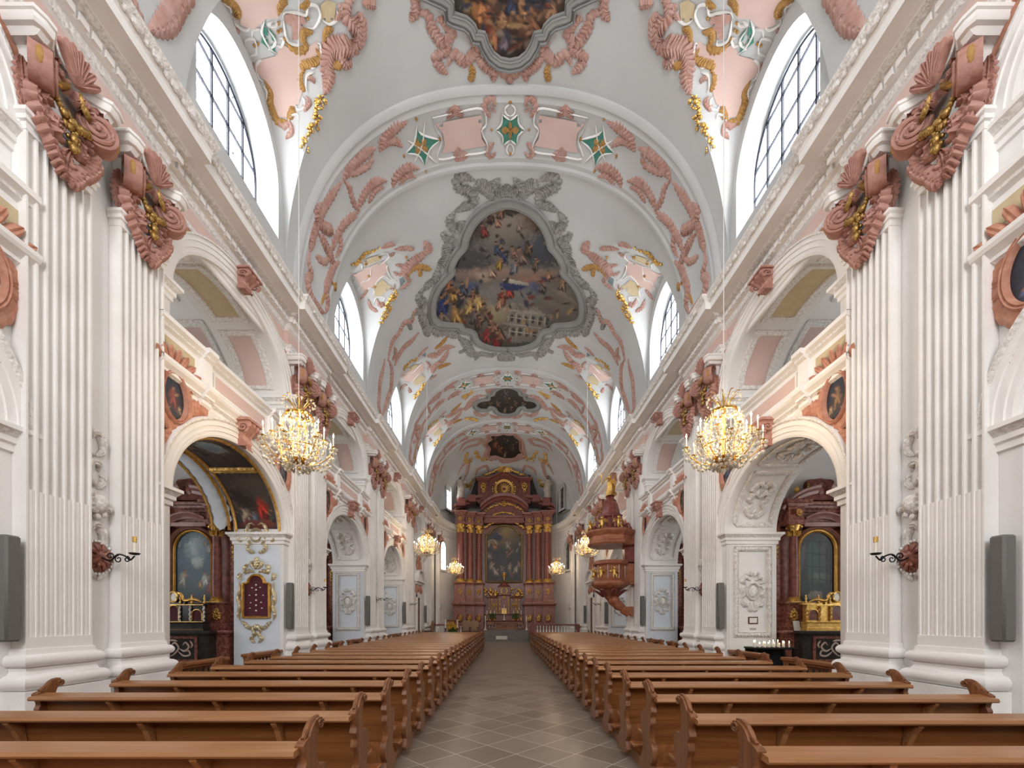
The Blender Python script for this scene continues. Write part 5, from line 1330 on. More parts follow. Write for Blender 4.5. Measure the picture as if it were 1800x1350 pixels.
for x, y, z, nm in POS:
    if ch is None: ch = make_chandelier(); r = ch
    else: r = dup(ch, rz=random.Random(int(x * 9 + y)).uniform(0, 1))
    r.location = (x, y, z)
    top = zsurf(x, y) if y < YA0 else 12.6
    for c_ in r.children:
        if c_.name.split('.')[0] == 'cord':
            c_.data = c_.data.copy(); L_ = top - z
            for v in c_.data.vertices:
                if v.co.z > 3: v.co.z = L_ + .02
    tag(r, 'lit crystal chandelier on the %s of the nave, %s of its row' % ('left' if x < 0 else 'right', nm), 'chandelier', 'crystal chandeliers')
    l = bpy.data.lights.new('chandelier_light', 'POINT'); l.energy = CANDLE_W * 12; l.color = (1.0, .74, .50); l.shadow_soft_size = .45
    lo = bpy.data.objects.new('chandelier_light', l); COL.objects.link(lo); lo.location = (0, 0, .62); lo.parent = r
# ================================================================ side chapels
def mold(m, x0, x1, y0, y1, prof, mi=0, cap=True):
    """rectangular block with moulded faces on front and both ends: prof = (projection, z)"""
    rings = [[(x0 - p, y1, z), (x0 - p, y0 - p, z), (x1 + p, y0 - p, z), (x1 + p, y1, z)] for p, z in prof]
    m.loft(rings, mi=mi)
    if cap: m.add(rings[-1], [(0, 1, 2, 3)], mi); m.add(rings[0], [(3, 2, 1, 0)], mi)
CORN = lambda z, h, p: [(0, z), (p * .15, z + h * .08), (p * .15, z + h * .28), (p * .4, z + h * .42), (p * .55, z + h * .55), (p * .6, z + h * .62), (p * .95, z + h * .68), (p, z + h * .9), (p * .9, z + h)]
def goldflower(m, x, y, z, r, seed=0, mi=0, d=(0, -1, 0)):
    rnd = random.Random(seed)
    for i in range(9):
        a = 2 * pi * i / 9; m.ball((x + r * .6 * cos(a) * (1 if d[1] else 0), y + (0 if d[1] else r * .6 * cos(a)), z + r * .75 * sin(a)), r * rnd.uniform(.25, .42), 5, mi)
    m.ball((x + d[0] * r * .2, y + d[1] * r * .2, z), r * .36, 6, mi)
def capital_gold(m, x, y, z0, z1, r, mi=0):
    h = z1 - z0
    m.lathe([(r, z0), (r * 1.1, z0 + h * .1), (r * 1.05, z0 + h * .5), (r * 1.5, z0 + h * .95), (r * 1.6, z1)], (x, y, 0), 12, mi)
    for i in range(8):
        a = 2 * pi * i / 8; leaf3(m, (x + r * cos(a), y + r * sin(a), z0), (0, 0, 1), (cos(a), sin(a), 0), h * .6, r * .42, 3, .8, mi)
    for i in range(4):
        a = pi / 4 + pi * i / 2; m.ball((x + r * 1.5 * cos(a), y + r * 1.5 * sin(a), z1 - h * .18), r * .42, 6, mi)
def column(m, x, y, z0, z1, r, n=16, mi=0):
    m.lathe([(r, z0), (r * 1.02, z0 + (z1 - z0) * .33), (r * .86, z1)], (x, y, 0), n, mi)
def colbase(m, x, y, z0, h, r, mi=0):
    m.lathe([(r * 1.5, z0), (r * 1.5, z0 + h * .2), (r * 1.55, z0 + h * .35), (r * 1.3, z0 + h * .5), (r * 1.2, z0 + h * .6), (r * 1.28, z0 + h * .8), (r * 1.02, z0 + h)], (x, y, 0), 16, mi)
def twisted(m, x, y, z0, z1, r, mi=0):
    m.tube([(x + r * .35 * cos(t * 22), y + r * .35 * sin(t * 22), z0 + (z1 - z0) * t) for t in np.linspace(0, 1, 28)], r, 6, mi)
def arch_poly(hw, z0, zs, rise=None, n=16): return [(-hw, z0), (hw, z0)] + arc(0, zs, hw, rise or hw, 0, 180, n)
def make_altar(kind):
    root = empty('side_altar')
    m = MB()                           # table
    m.bbox(-.98, .98, -.80, -.05, 1.35, 1.42, .012); m.box(-.90, .90, -.70, -.05, 0, 1.35)
    t = m.build('altar_table', BLACKM, root)
    m = MB()
    for a, b in ((-.66, -.60), (.60, .66)): m.box(a, b, -.725, -.70, .70, 1.30)
    for a, b in ((.70, .76), (1.24, 1.30)): m.box(-.66, .66, -.725, -.70, a, b)
    m.build('marble_border', MARBLEP, t)
    m = MB()
    for s in (-1, 1):
        for q in ([(0, .82), (s * .12, .88), (s * .22, 1.02), (s * .14, 1.14), (s * .05, 1.08), (s * .10, 1.0)], [(s * .22, 1.02), (s * .36, .95), (s * .46, 1.05), (s * .38, 1.15), (s * .31, 1.08)], [(s * .20, .95), (s * .34, .84), (s * .48, .86), (s * .46, .96), (s * .40, .93)], [(0, 1.2), (s * .10, 1.2), (s * .2, 1.18)], [(s * .48, 1.2), (s * .54, 1.1), (s * .50, 1.02)]):
            qq = cat(q, 6); stroke(m, [(a, -.705, b) for a, b in qq], [(0, -1, 0)] * len(qq), .022, .012)
    leaf3(m, (0, -.705, .95), (0, 0, 1), (0, -1, 0), .2, .07, 3, .2)
    m.build('scroll_inlay', mat('inlay_%s' % kind, (.55, .42, .36), .4), t)
    for s in (-1, 1):
        m = MB()
        mold(m, *sorted((s * .72, s * 1.16)), -.42, .30, [(.03, 0), (.03, .12), (0, .16), (0, 1.26)] + CORN(1.26, .16, .08))
        mold(m, *sorted((s * .58, s * .98)), -.25, .30, [(.06, 1.42), (.06, 1.50), (.02, 1.56), (0, 1.6), (0, 2.0)] + CORN(2.0, .12, .05))
        mold(m, *sorted((s * .98, s * 1.20)), -.02, .30, [(.03, 1.42), (.0, 1.5), (0, 4.0)])
        m.build('pedestal', MARBLEP, root)
    m = MB()
    m.box(-1.2, 1.2, .10, .30, 1.42, 4.62)
    m.build('back_panel', MARBLE, root)
    for s in (-1, 1):
        m = MB(); column(m, s * .72, -.14, 2.22, 3.74, .105); c = m.build('column', MARBLE, root, smooth=50)
        g = MB(); colbase(g, s * .72, -.14, 2.12, .12, .105); g.box(s * .72 - .17, s * .72 + .17, -.31, .03, 2.10, 2.125); g.build('gilt_base', GOLD, c, smooth=50)
        g = MB(); capital_gold(g, s * .72, -.14, 3.73, 4.0, .10); g.build('gilt_capital', GOLD, c, smooth=50)
        g = MB(); goldflower(g, s * .72, -.33, 4.28, .09, 3); g.build('gilt_rosette', GOLD, root, smooth=50)
        g = MB(); goldflower(g, s * .80, -.262, 1.78, .12, 5); goldflower(g, s * .80, -.262, 1.90, .06, 6); g.build('gilt_monogram', GOLD, root, smooth=50)
        g = MB()
        for i in range(12): g.ball((s * (1.09 + .03 * sin(i * 2)), -.05, 3.55 - i * .035), .035 - .0012 * i, 5)
        g.build('gilt_drop', GOLD, root, smooth=50)
    m = MB()                           # entablature with breaks over the columns
    en = [(0, 4.0), (.02, 4.02), (.02, 4.12), (.0, 4.14), (0, 4.34)] + CORN(4.34, .26, .13)
    for a, b, y in ((-.92, -.55, -.26), (.55, .92, -.26), (-1.2, 1.2, -.02)): mold(m, a, b, y, .30, en)
    m.build('entablature', MARBLEP, root)
    m = MB()                           # broken segmental pediment
    for s in (-1, 1):
        rings = []
        for i in range(11):
            a = radians(90 - s * (6 + 52 * i / 10)); r = 1.12
            rings.append([(cos(a) * (r + d), y, 3.72 + sin(a) * (r + d) * .98) for d, y in ((-.02, .25), (-.02, -.14), (.05, -.17), (.08, -.24), (.13, -.28), (.17, -.28), (.18, .25))])
        m.loft(rings, closed=True, caps=True)
    m.build('broken_pediment', MARBLEL, root, smooth=40)
    m = MB()                           # small pediment over the picture
    rings = []
    for i in range(15):
        x = -.46 + .92 * i / 14; zc = 4.13 + .14 * (1 - (x / .46) ** 2) + .02
        rings.append([(x, y, zc + d) for d, y in ((-.10, .10), (-.10, -.10), (-.03, -.14), (.0, -.22), (.04, -.22), (.05, .10))])
    m.loft(rings, closed=True, caps=True); m.box(-.44, .44, -.12, .1, 3.99, 4.08)
    m.build('small_pediment', MARBLEL, root, smooth=40)
    m = MB()                           # crowning cartouche
    pl = cat([(-.42, 4.72), (-.34, 4.80), (-.26, 4.92), (-.34, 5.05), (-.30, 5.15), (-.12, 5.17), (0, 5.19), (.12, 5.17), (.30, 5.15), (.34, 5.05), (.26, 4.92), (.34, 4.80), (.42, 4.72), (.3, 4.66), (-.3, 4.66)], 4, True)
    m.prism(pl, 'y', -.06, .20); tp = m.build('crowning_cartouche', MARBLE, root)
    m = MB(); m.ball((0, -.07, 4.93), .14, 12, 0, (1, .3, 1.1)); m.build('mottled_boss', MARBLEP, tp, smooth=60)
    g = MB()
    for s in (-1, 1):
        g.lathe([(.0, 4.98), (.05, 4.95), (.07, 4.88), (.03, 4.80), (.09, 4.74), (.07, 4.68), (.0, 4.66)], (s * .62, -.10, 0), 10)
        for i in range(6): g.ball((s * (.36 - .01 * i), -.08, 4.78 + .05 * i), .03, 5)
    g.build('gilt_urns', GOLD, root, smooth=50)
    # arched picture and gilt frame
    hw, z0, zs = .47, 2.14, 3.45
    pl = arch_poly(hw, z0, zs)
    V, Fc = grid_poly(pl, .025); m = MB(); m.add([(x, .085, z) for x, z in V], Fc); P = [(50 + x * 100, (3.95 - z) * 100) for x, z in V]
    if kind == 'blue':
        bl = [(55, 45, 22, 30, 0, (150, 158, 156), .6), (58, 60, 18, 26, 12, (120, 140, 148), .3), (60, 82, 14, 14, 0, (170, 178, 172), .3), (52, 52, 9, 20, -20, (160, 172, 176), .3)] + figure(88, 52, 14, (150, 150, 140)) + figure(78, 38, 9, (128, 110, 96)) + figure(14, 40, 10, (90, 96, 100)) + figure(22, 128, 26, (132, 134, 120), lean=10) + figure(80, 132, 26, (168, 170, 160), lean=-8) + figure(66, 140, 13, (160, 118, 60)) + figure(88, 150, 18, (120, 40, 40))
        m.col = paint(P, [(0, (56, 82, 96)), (60, (70, 100, 116)), (120, (52, 76, 90)), (180, (28, 40, 50))], bl, 3, .05, .5)
        m.build('altar_painting', PAINT, root)
    else:
        bl = [(46, 80, 18, 50, 0, (40, 78, 66), .15), (72, 70, 10, 60, 0, (70, 74, 72), .5), (60, 120, 20, 12, 0, (92, 104, 84), .5), (50, 168, 18, 14, 0, (120, 112, 98), .15), (16, 70, 5, 40, 8, (90, 92, 90), .4)]  # reflected window and its bars painted into the niche glass
        for y in (30, 62, 94, 126): bl.append((55, y, 34, 1.6, 4, (14, 18, 18), .3))
        for x in (40, 58, 76): bl.append((x, 85, 1.6, 66, 0, (14, 18, 18), .3))
        m.col = paint(P, [(0, (52, 46, 42)), (80, (44, 48, 44)), (180, (26, 24, 22))], bl, 3, .05, .6)
        mt = paint_mat('glazed_niche', 0.3); mt.node_tree.nodes['Principled BSDF'].inputs['Specular IOR Level'].default_value = .25; m.build('glazed_niche', mt, root)
    g = MB(); ol = pl + pl[:1]; stroke(g, [(x, .07, z) for x, z in densify(ol[1:], 1)] + [(-hw, .07, z0)], [(0, -1, 0)] * (len(ol)), .035 if kind == 'blue' else .05, .05, taper=(0, 0)); g.build('gilt_frame', GOLD, root, smooth=50)
    m = MB(); o2 = [(-hw - .09, z0)] + [(x * (1 + .19), z + (.08 if z > zs else 0)) for x, z in arc(0, zs, hw, hw, 180, 0, 20)] + [(hw + .09, z0)]
    stroke(m, [(x, .06, z) for x, z in o2], [(0, -1, 0)] * len(o2), .045, .09, taper=(0, 0)); m.build('arch_moulding', MARBLEL, root, smooth=40)
    return root
def make_shrine(kind):
    root = empty('reliquary_shrine'); mb_, gd = (BLACKM, GOLD) if kind == 'blue' else (GOLD, GOLD)
    m = MB(); mold(m, -.74, .74, -.10, .12, [(.03, 0), (.03, .06), (0, .09), (0, .16)] + CORN(.16, .05, .03)); m.box(-.70, .70, -.02, .12, .2, .62)
    for x in (-.55, 0, .55): m.box(x - .24, x + .24, .0, .12, .62, .66 if x else .76)
    m.build('case', mb_, root)
    g = MB()
    for x in (-.72, -.40, -.15, .15, .40, .72): twisted(g, x, -.05, .22, .58, .022, 0 if kind != 'blue' else 1)
    for z in (.02, .20, .60): g.box(-.76, .76, -.13, -.10, z, z + .02)
    for cx_, hw, zt in ((-.55, .12, .50), (0, .12, .60), (.55, .12, .50)):
        a = arch_poly(hw, .24, zt - hw); a = a[1:] + a[:1]; g.tube([(cx_ + x, -.035, z) for x, z in a], .014, 5)
    for s in (-1, 1):
        for x0 in (.15, .42, .72):
            g.lathe([(.0, .86), (.02, .83), (.012, .80), (.03, .76), (.012, .72), (.03, .68), (.02, .64)], (s * x0, -.02, 0), 8)
        q = cat([(s * .72, .64), (s * .5, .74), (s * .25, .72), (s * .16, .86), (0, .92)], 5); stroke(g, [(a, -.02, b) for a, b in q], [(0, -1, 0)] * len(q), .03, .04, leaf=8)
    ringp = [(.10 * cos(2 * pi * i / 20), -.05, .80 + .12 * sin(2 * pi * i / 20)) for i in range(21)]; g.tube(ringp, .022, 6)
    g.build('gilding', [gd, IVORY], root, smooth=50)
    m = MB(); m.plate([[(.09 * cos(2 * pi * i / 20), .80 + .11 * sin(2 * pi * i / 20)) for i in range(20)]], 'y', -.04); m.build('relic_window', IVORY, root)
    for cx_, zt in ((-.55, .50), (0, .60), (.55, .50)):
        m = MB(); m.plate([[(cx_ + x, z) for x, z in arch_poly(.11, .25, zt - .11)]], 'y', -.025); m.build('relic_window', PURPLE if kind == 'blue' else MARBLE, root)
    return root
def make_rail(L):
    """oak rail with turned balusters, along Y from 0 to L"""
    root = empty('altar_rail')
    m = MB(); m.bbox(-.10, .10, -.04, L + .04, .90, .965, .012); m.bbox(-.075, .075, -.02, L + .02, .86, .90, .01); m.bbox(-.07, .07, -.02, L + .02, .10, .20, .01); m.build('rail', OAKD, root)
    for y in (.07, L - .07):
        m = MB(); m.bbox(-.07, .07, y - .07, y + .07, 0, .87, .012); m.bbox(-.05, .05, y - .045, y + .045, .3, .78, .01); m.build('post', OAKZ, root)
    n = max(2, int(L / .17)); pr = [(.035, .20), (.04, .24), (.025, .27), (.05, .36), (.055, .42), (.03, .54), (.022, .62), (.035, .66), (.025, .70), (.03, .80), (.04, .84), (.04, .86)]
    first = None
    for i in range(n):
        y = .2 + (L - .4) * i / (n - 1)
        if first is None: m = MB(); m.lathe(pr, (0, 0, 0), 8); first = m.build('baluster', OAKZ, root, smooth=50); b = first
        else: b = first.copy(); COL.objects.link(b); b.parent = root
        b.location = (0, y, 0)
    return root
def make_border_panel(cartouche=True):
    """stucco frame and cartouche on a pier face; faces -Y, origin at floor in the middle"""
    root = empty('jamb_relief')
    m = MB(); m.box(-.56, .56, -.012, .0, .55, 3.46); m.build('tinted_field', BLUEW, root)
    m = MB()
    for q in ([(-.40, 1.32), (.40, 1.32)], [(.40, 1.32), (.40, 3.39)], [(.40, 3.39), (-.40, 3.39)], [(-.40, 3.39), (-.40, 1.32)]):
        qq = densify(q, 40); stroke(m, [(x, -.012, z) for x, z in qq], [(0, -1, 0)] * len(qq), .04, .05, taper=(0, 0), leaf=10, amp=.35)
        for d in (.055, -.055):
            k = (1 - d / .40); stroke(m, [(x * k, -.012, 2.355 + (z - 2.355) * (1 - d / 1.035)) for x, z in q], [(0, -1, 0)] * 2, .010, .03, taper=(0, 0))
    m.build('leaf_border', ORN, root, smooth=50)
    if cartouche:
        m = MB(); m.ball((0, -.03, 2.36), .13, 14, 0, (.85, .35, 1.15))
        P = [(.155 * cos(2 * pi * i / 30), -.012, 2.36 + .20 * sin(2 * pi * i / 30)) for i in range(30)]; stroke(m, P, [(0, -1, 0)] * 30, .025, .06, closed=True)
        for s in (-1, 1):
            for q in ([(s * .05, 2.62), (s * .18, 2.70), (s * .24, 2.60), (s * .16, 2.55)], [(s * .17, 2.5), (s * .26, 2.42), (s * .22, 2.30), (s * .27, 2.20)], [(s * .25, 2.22), (s * .22, 2.06), (s * .10, 2.04), (s * .05, 2.10)], [(s * .04, 2.12), (s * .08, 1.98), (s * .02, 1.88)], [(s * .02, 2.72), (s * .08, 2.80), (s * .16, 2.76)]):
                qq = cat(q, 8); stroke(m, [(x, -.012, z) for x, z in qq], [(0, -1, 0)] * len(qq), .04, .07, leaf=5, amp=.6)
        m.build('cartouche', ORN, root, smooth=50)
    return root
NM = {0: 'nearest', 1: 'second', 2: 'third'}
al_b, al_g, sh_b, sh_g = make_altar('blue'), make_altar('glass'), make_shrine('blue'), make_shrine('glass')
pn = make_border_panel(); used = set()
def use(o, sx, loc, lab, cat_, grp):
    r = dup(o) if o.name in used else o
    used.add(o.name); r.location = loc; r.scale = (sx, 1, 1); tag(r, lab, cat_, grp); return r
for b in range(0, 3):
    for sx, sn in SIDES:
        c = BC(b); y = c + 2.08; x = sx * 7.83
        bl = sx < 0
        use(al_b if bl else al_g, 1, (x, y, 0), 'red marble side altar with %s in the %s %s chapel' % ('blue altarpiece' if bl else 'glazed arched niche', NM[b], sn), 'altar', 'side altars')
        use(sh_b if bl else sh_g, 1, (x, y - .54, 1.423), '%s reliquary shrine on the altar table of the %s %s chapel' % ('black and gold' if bl else 'gilded', NM[b], sn), 'reliquary', 'reliquary shrines')
        if not (b == 0 and sx < 0):
            use(pn, 1, (sx * 5.97, c + HW - .004, 0), '%s stucco relief with cartouche on far jamb of %s %s chapel arch' % ('white' if (b == 0) else 'pale blue', NM[b], sn), 'stucco relief', 'jamb panels')
for ro in bpy.data.objects:
    if ro.get('label', '').startswith('white stucco relief'):
        for ch_ in ro.children:
            if ch_.name.split('.')[0] == 'tinted_field': ch_.data = ch_.data.copy(); ch_.data.materials[0] = WHITE
rl1, rl2 = make_rail(1.30), make_rail(1.25)
for b in range(0, 3):
    for sx, sn in SIDES:
        use(rl1, sx, (sx * 5.44, BC(b) - 1.62, .0), 'oak altar rail with turned balusters closing the near half of the %s %s chapel' % (NM[b], sn), 'altar rail', 'oak altar rails')
        use(rl2, sx, (sx * 5.44, BC(b) + .40, .0), 'oak altar rail with turned balusters closing the far half of the %s %s chapel' % (NM[b], sn), 'altar rail', 'oak altar rails')
# ---- relic case on the left jamb of the nearest chapel
YJ = BC(0) + HW - .004
root = empty('relic_case', (-6.0, YJ, 0)); tag(root, 'arched gilt case of relics on purple velvet on the left pier face', 'reliquary')
m = MB(); ol = [(-.32, 1.74), (.32, 1.74), (.32, 2.55), (.20, 2.56)] + arc(0, 2.56, .20, .20, 0, 180, 14) + [(-.20, 2.56), (-.32, 2.55)]
m.plate([ol], 'y', -.03); m.build('velvet_ground', PURPLE, root)
m = MB(); lp = densify(ol + ol[:1], 3)[:-1]; stroke(m, [(x, -.02, z) for x, z in lp], [(0, -1, 0)] * len(lp), .035, .06, closed=True); m.build('gilt_frame', GOLD, root, smooth=50)
m = MB()
for x, z in ((0, 2.52), (-.10, 2.45), (.10, 2.46), (0, 2.40), (-.16, 2.27), (0, 2.28), (.17, 2.27), (0, 2.15), (-.13, 2.09), (.12, 2.10), (0, 2.03), (-.15, 1.96), (.14, 1.96), (0, 1.90)): m.ball((x, -.04, z), .016, 6, 0, (1.5, .6, 1.3 if abs(x) < .01 else .8))
m.build('relics', IVORY, root, smooth=60)
m = MB()
def gs(q, wd=.035, lf=5):
    for s in (-1, 1):
        qq = cat([(s * a, b) for a, b in q], 8); stroke(m, [(x, -.005, z) for x, z in qq], [(0, -1, 0)] * len(qq), wd, .07, leaf=lf, amp=.6)
for q in ([(.04, 2.82), (.14, 2.86), (.26, 2.84), (.28, 2.96), (.20, 3.02)], [(.02, 2.9), (.10, 3.0), (.14, 3.1)], [(0, 2.9), (.02, 3.06), (.0, 3.2)], [(.36, 2.62), (.42, 2.72), (.38, 2.80)], [(.42, 2.6), (.40, 2.4), (.44, 2.2), (.40, 2.0), (.44, 1.8), (.40, 1.66)], [(.38, 1.64), (.30, 1.60), (.20, 1.50), (.08, 1.50)], [(.02, 1.58), (.08, 1.46), (.06, 1.34), (.12, 1.22), (.04, 1.12)], [(.02, 3.95), (.14, 4.0), (.24, 3.84), (.20, 3.6), (.10, 3.5)], [(.12, 3.55), (.22, 3.45), (.16, 3.34), (.04, 3.30)], [(.24, 3.7), (.36, 3.74), (.42, 3.62), (.34, 3.56)]): gs(q)
P = [(.13 * cos(2 * pi * i / 24), -.02, 3.72 + .15 * sin(2 * pi * i / 24)) for i in range(24)]; stroke(m, P, [(0, -1, 0)] * 24, .03, .06, closed=True)
m.ball((0, -.03, 1.50), .07, 10, 0, (1, .5, 1))
o = m.build('gilt_scroll_surround', SILVERG, root, smooth=50)
# tinted pier face behind it
m = MB(); m.box(-.56, .56, .0, .0035, .3, 3.46); m.build('tinted_field', BLUEW, root)
# ---- framed notice and plaque on the right jamb panel, candle rack below
root = empty('framed_notice', (5.98, YJ - .012, 1.665)); tag(root, 'small dark framed notice on the white right jamb panel', 'notice')
m = MB(); m.box(-.115, .115, -.02, 0, -.085, .085); m.build('frame', DARKW, root)
m = MB(); m.box(-.09, .09, -.024, -.02, -.06, .06); m.build('sheet', PAPER, root)
m = MB(); m.box(-.075, .075, -.01, 0, -.025, .025); o = m.build('wall_plaque', mat('grey_plaque', (.42, .41, .40), .5), None, loc=(5.98, YJ - .012, 1.46)); tag(o, 'tiny grey plaque under the framed notice on the right jamb', 'plaque')
root = empty('votive_rack', (6.05, 9.75, 0)); tag(root, 'black metal rack for votive candles before the right pier', 'candle rack')
m = MB(); m.bbox(-.48, .48, -.22, .22, 1.02, 1.06, .008); m.box(-.46, .46, .17, .2, .35, 1.02); m.build('tray', IRON, root)
for x in (-.42, .42):
    for y in (-.17, .17): m = MB(); m.box(x - .02, x + .02, y - .02, y + .02, 0, 1.02); m.build('leg', IRON, root)
rnd = random.Random(8); vc = None
for i in range(15):
    if vc is None:
        vc = empty('votive_candle'); m = MB(); m.lathe([(.018, 0), (.018, .09), (.001, .09)], (0, 0, 0), 8); m.build('wax', WAX, vc, smooth=40); m = MB(); m.lathe([(.001, .09), (.008, .105), (.001, .13)], (0, 0, 0), 6); m.build('flame', FLAMEV, vc); r = vc
    else: r = dup(vc)
    r.location = (6.05 - .38 + .055 * i + rnd.uniform(-.01, .01), 9.75 + (-.08, .06)[i % 2], 1.06); r.scale = (1, 1, rnd.uniform(.7, 1.3))
    tag(r, 'small lit white candle standing on the black votive rack', 'candle', 'votive candles')
m = MB(); m.box(-.08, .08, -.005, .005, 0, .24); o = m.build('paper_card', PAPER, None, loc=(6.98, BC(0) + 1.62, 1.42)); o.rotation_euler = (-.2, 0, .1); tag(o, 'white card leaning on the marble ledge of the right altar', 'card')
# ---- decorated undersides of the chapel arches
def soffit_pt(sx, c, a, x, l):
    l += .006
    return (sx * x, c + (HW - l) * cos(radians(a)), Z_LS + (Z_LA - Z_LS - l) * sin(radians(a)))
for b in range(0, 3):
    for sx, sn in SIDES:
        c = BC(b)
        if b == 0 and sx < 0:
            root = empty('painted_arch_soffit'); tag(root, 'dark painted scenes with gilt borders under the nearest left chapel arch', 'fresco')
            m = MB(); cols = []
            for a0, a1, sd in ((4, 58, 2), (64, 116, 5), (122, 176, 8)):
                n, k = 40, 22
                g = [[(a0 + (a1 - a0) * i / n, XW + .14 + (XI - XW - .24) * j / k) for j in range(k + 1)] for i in range(n + 1)]
                m.loft([[soffit_pt(sx, c, a, x, .012) for a, x in r_] for r_ in g])
                P = [((x - XW) * 90, 100 - (a - a0) / (a1 - a0) * 100) for r_ in g for a, x in r_]
                bl = figure(40, 60, 34, (190, 54, 34), lean=10) + figure(78, 74, 26, (150, 132, 116)) + figure(60, 84, 18, (96, 110, 130)) + figure(22, 80, 16, (60, 62, 56)) + figure(95, 82, 16, (52, 52, 58)) + [(50, 92, 40, 8, 0, (120, 56, 48), .2), (40, 30, 40, 22, 20, (92, 80, 72), .6), (70, 48, 26, 16, -20, (54, 44, 40), .5)]
                if sd != 2: bl = [(50, 50, 20, 18, 0, (196, 190, 176), .2), (50, 50, 15, 13, 0, (150, 168, 176), .2)] + figure(24, 40, 18, (96, 60, 44)) + figure(84, 62, 18, (70, 66, 60))
                cols.append(paint(P, [(0, (84, 70, 62)), (50, (104, 88, 78)), (100, (64, 50, 44))], bl, sd, .05, .9))
            m.col = np.concatenate(cols); m.build('painted_scenes', FRESCO, root, smooth=40)
            m = MB()
            for xx in (XW + .09, XI - .06):
                stroke(m, [soffit_pt(sx, c, a, xx, 0) for a in np.linspace(1, 179, 90)], [(0, -cos(radians(a)), -sin(radians(a))) for a in np.linspace(1, 179, 90)], .03, .05, taper=(0, 0), leaf=50, amp=.3)
            for a in (61, 119):
                stroke(m, [soffit_pt(sx, c, a, x, 0) for x in np.linspace(XW + .1, XI - .06, 20)], [(0, -cos(radians(a)), -sin(radians(a)))] * 20, .07, .06, taper=(0, 0), leaf=8)
            m.build('gilt_border', GOLD, root, smooth=50)
            # blue-white ribs of the chapel vault beyond
            m = MB()
            for off, wd in ((.25, .20),):
                A_ = np.linspace(2, 178, 70); P = [(sx * (XI + off), c + 1.70 * cos(radians(a)), Z_LS + 1.42 * sin(radians(a))) for a in A_]
                stroke(m, P, [(0, -cos(radians(a)), -sin(radians(a))) for a in A_], wd, .06, taper=(0, 0), leaf=20, amp=.3, ridge=.5)
            m.build('pale_rib', BLUEW, root, smooth=50)
            m = MB()
            for off in (.06, .46):
                P = [(sx * (XI + off), c + 1.69 * cos(radians(a)), Z_LS + 1.41 * sin(radians(a))) for a in A_]; stroke(m, P, [(0, -cos(radians(a)), -sin(radians(a))) for a in A_], .025, .06, taper=(0, 0))
            m.build('gilt_edge', GOLD, root, smooth=50)
        else:
            m = MB()
            for a0, a1 in ((8, 58), (66, 114), (122, 172)):
                A_ = np.linspace(a0, a1, 40)
                for xx in (XW + .18, XI - .14): stroke(m, [soffit_pt(sx, c, a, xx, 0) for a in A_], [(0, -cos(radians(a)), -sin(radians(a))) for a in A_], .05, .04, taper=(0, 0), leaf=16, amp=.3)
                for a in (a0, a1): stroke(m, [soffit_pt(sx, c, a, x, 0) for x in np.linspace(XW + .18, XI - .14, 24)], [(0, -cos(radians(a)), -sin(radians(a)))] * 24, .05, .04, taper=(0, 0), leaf=8, amp=.3)
                mid = (a0 + a1) / 2; xm = (XW + XI) / 2
                for s in (-1, 1):
                    for q in ([(0, 0), (s * .12, 5), (s * .20, 0), (s * .12, -5)], [(s * .10, 4), (s * .22, 9), (s * .12, 14), (0, 10)], [(s * .08, -5), (s * .2, -10), (s * .08, -16), (0, -10)]):
                        qq = cat(q, 7); stroke(m, [soffit_pt(sx, c, mid + a, xm + x, 0) for x, a in qq], [(0, -cos(radians(mid + a)), -sin(radians(mid + a))) for x, a in qq], .05, .07, leaf=5, amp=.6)
            o = m.build('soffit_stucco', ORN, None, smooth=50); tag(o, 'white stucco borders and sprays under the %s %s chapel arch' % (NM[b], sn), 'stucco relief', 'arch soffit stucco')
# ================================================================ pulpit on the third right pier
PULP = mat('pulpit_marble', (0.44, 0.17, 0.085), 0.3, c2=(0.30, 0.095, 0.05), scale=6, detail=8)
PULPD = mat('pulpit_dark_marble', (0.27, 0.08, 0.06), 0.28, c2=(0.17, 0.045, 0.035), scale=8, detail=7)
def octo(m, prof, c, n=8, mi=0, ph=pi / 8, sq=1.0):
    rings = [[(c[0] + r * cos(2 * pi * i / n + ph), c[1] + r * sq * sin(2 * pi * i / n + ph), z) for i in range(n)] for r, z in prof]
    m.loft(rings, closed=True, caps=True, mi=mi)
def putto(m, x, y, z, s, face, seed=0, wings=True):
    """small seated gilded child angel: one body grown from overlapping tapered limbs"""
    rnd = random.Random(seed); fx, fy = face; sxv, syv = -fy, fx
    P = lambda a, b, c_: (x + s * (a * fx + b * sxv), y + s * (a * fy + b * syv), z + s * c_)
    m.tube([P(0, 0, .0), P(.0, 0, .15), P(.02, 0, .34), P(.03, 0, .46), P(.04, 0, .52)], lambda t: s * (.15 - .03 * t - .05 * max(0, t - .7) * 3), 8)
    m.ball(P(.06, 0, .62), s * .125, 8, 0, (1, 1, 1.15))
    for b in (-1, 1):
        m.tube([P(.0, b * .08, .02), P(.22, b * .13, .04), P(.30, b * .12, -.18), P(.36, b * .12, -.22)], lambda t: s * (.085 - .045 * t), 6)
        m.tube([P(.0, b * .13, .42), P(.10, b * .30, .36 + rnd.uniform(-.1, .2)), P(.22, b * .36, .50 + rnd.uniform(-.3, .3))], lambda t: s * (.055 - .02 * t), 6)
        if wings:
            for k in range(4): m.tube([P(-.10, b * .06, .38), P(-.20, b * (.24 + .05 * k), .50 - .06 * k), P(-.16, b * (.44 - .03 * k), .60 - .15 * k)], lambda t: s * .05 * (1.1 - t), 5)
px_, py_ = 4.27, 17.36
root = empty('pulpit', (px_, py_, 0)); tag(root, 'red marble pulpit with canopy and gilded putti on the third right pier', 'pulpit')
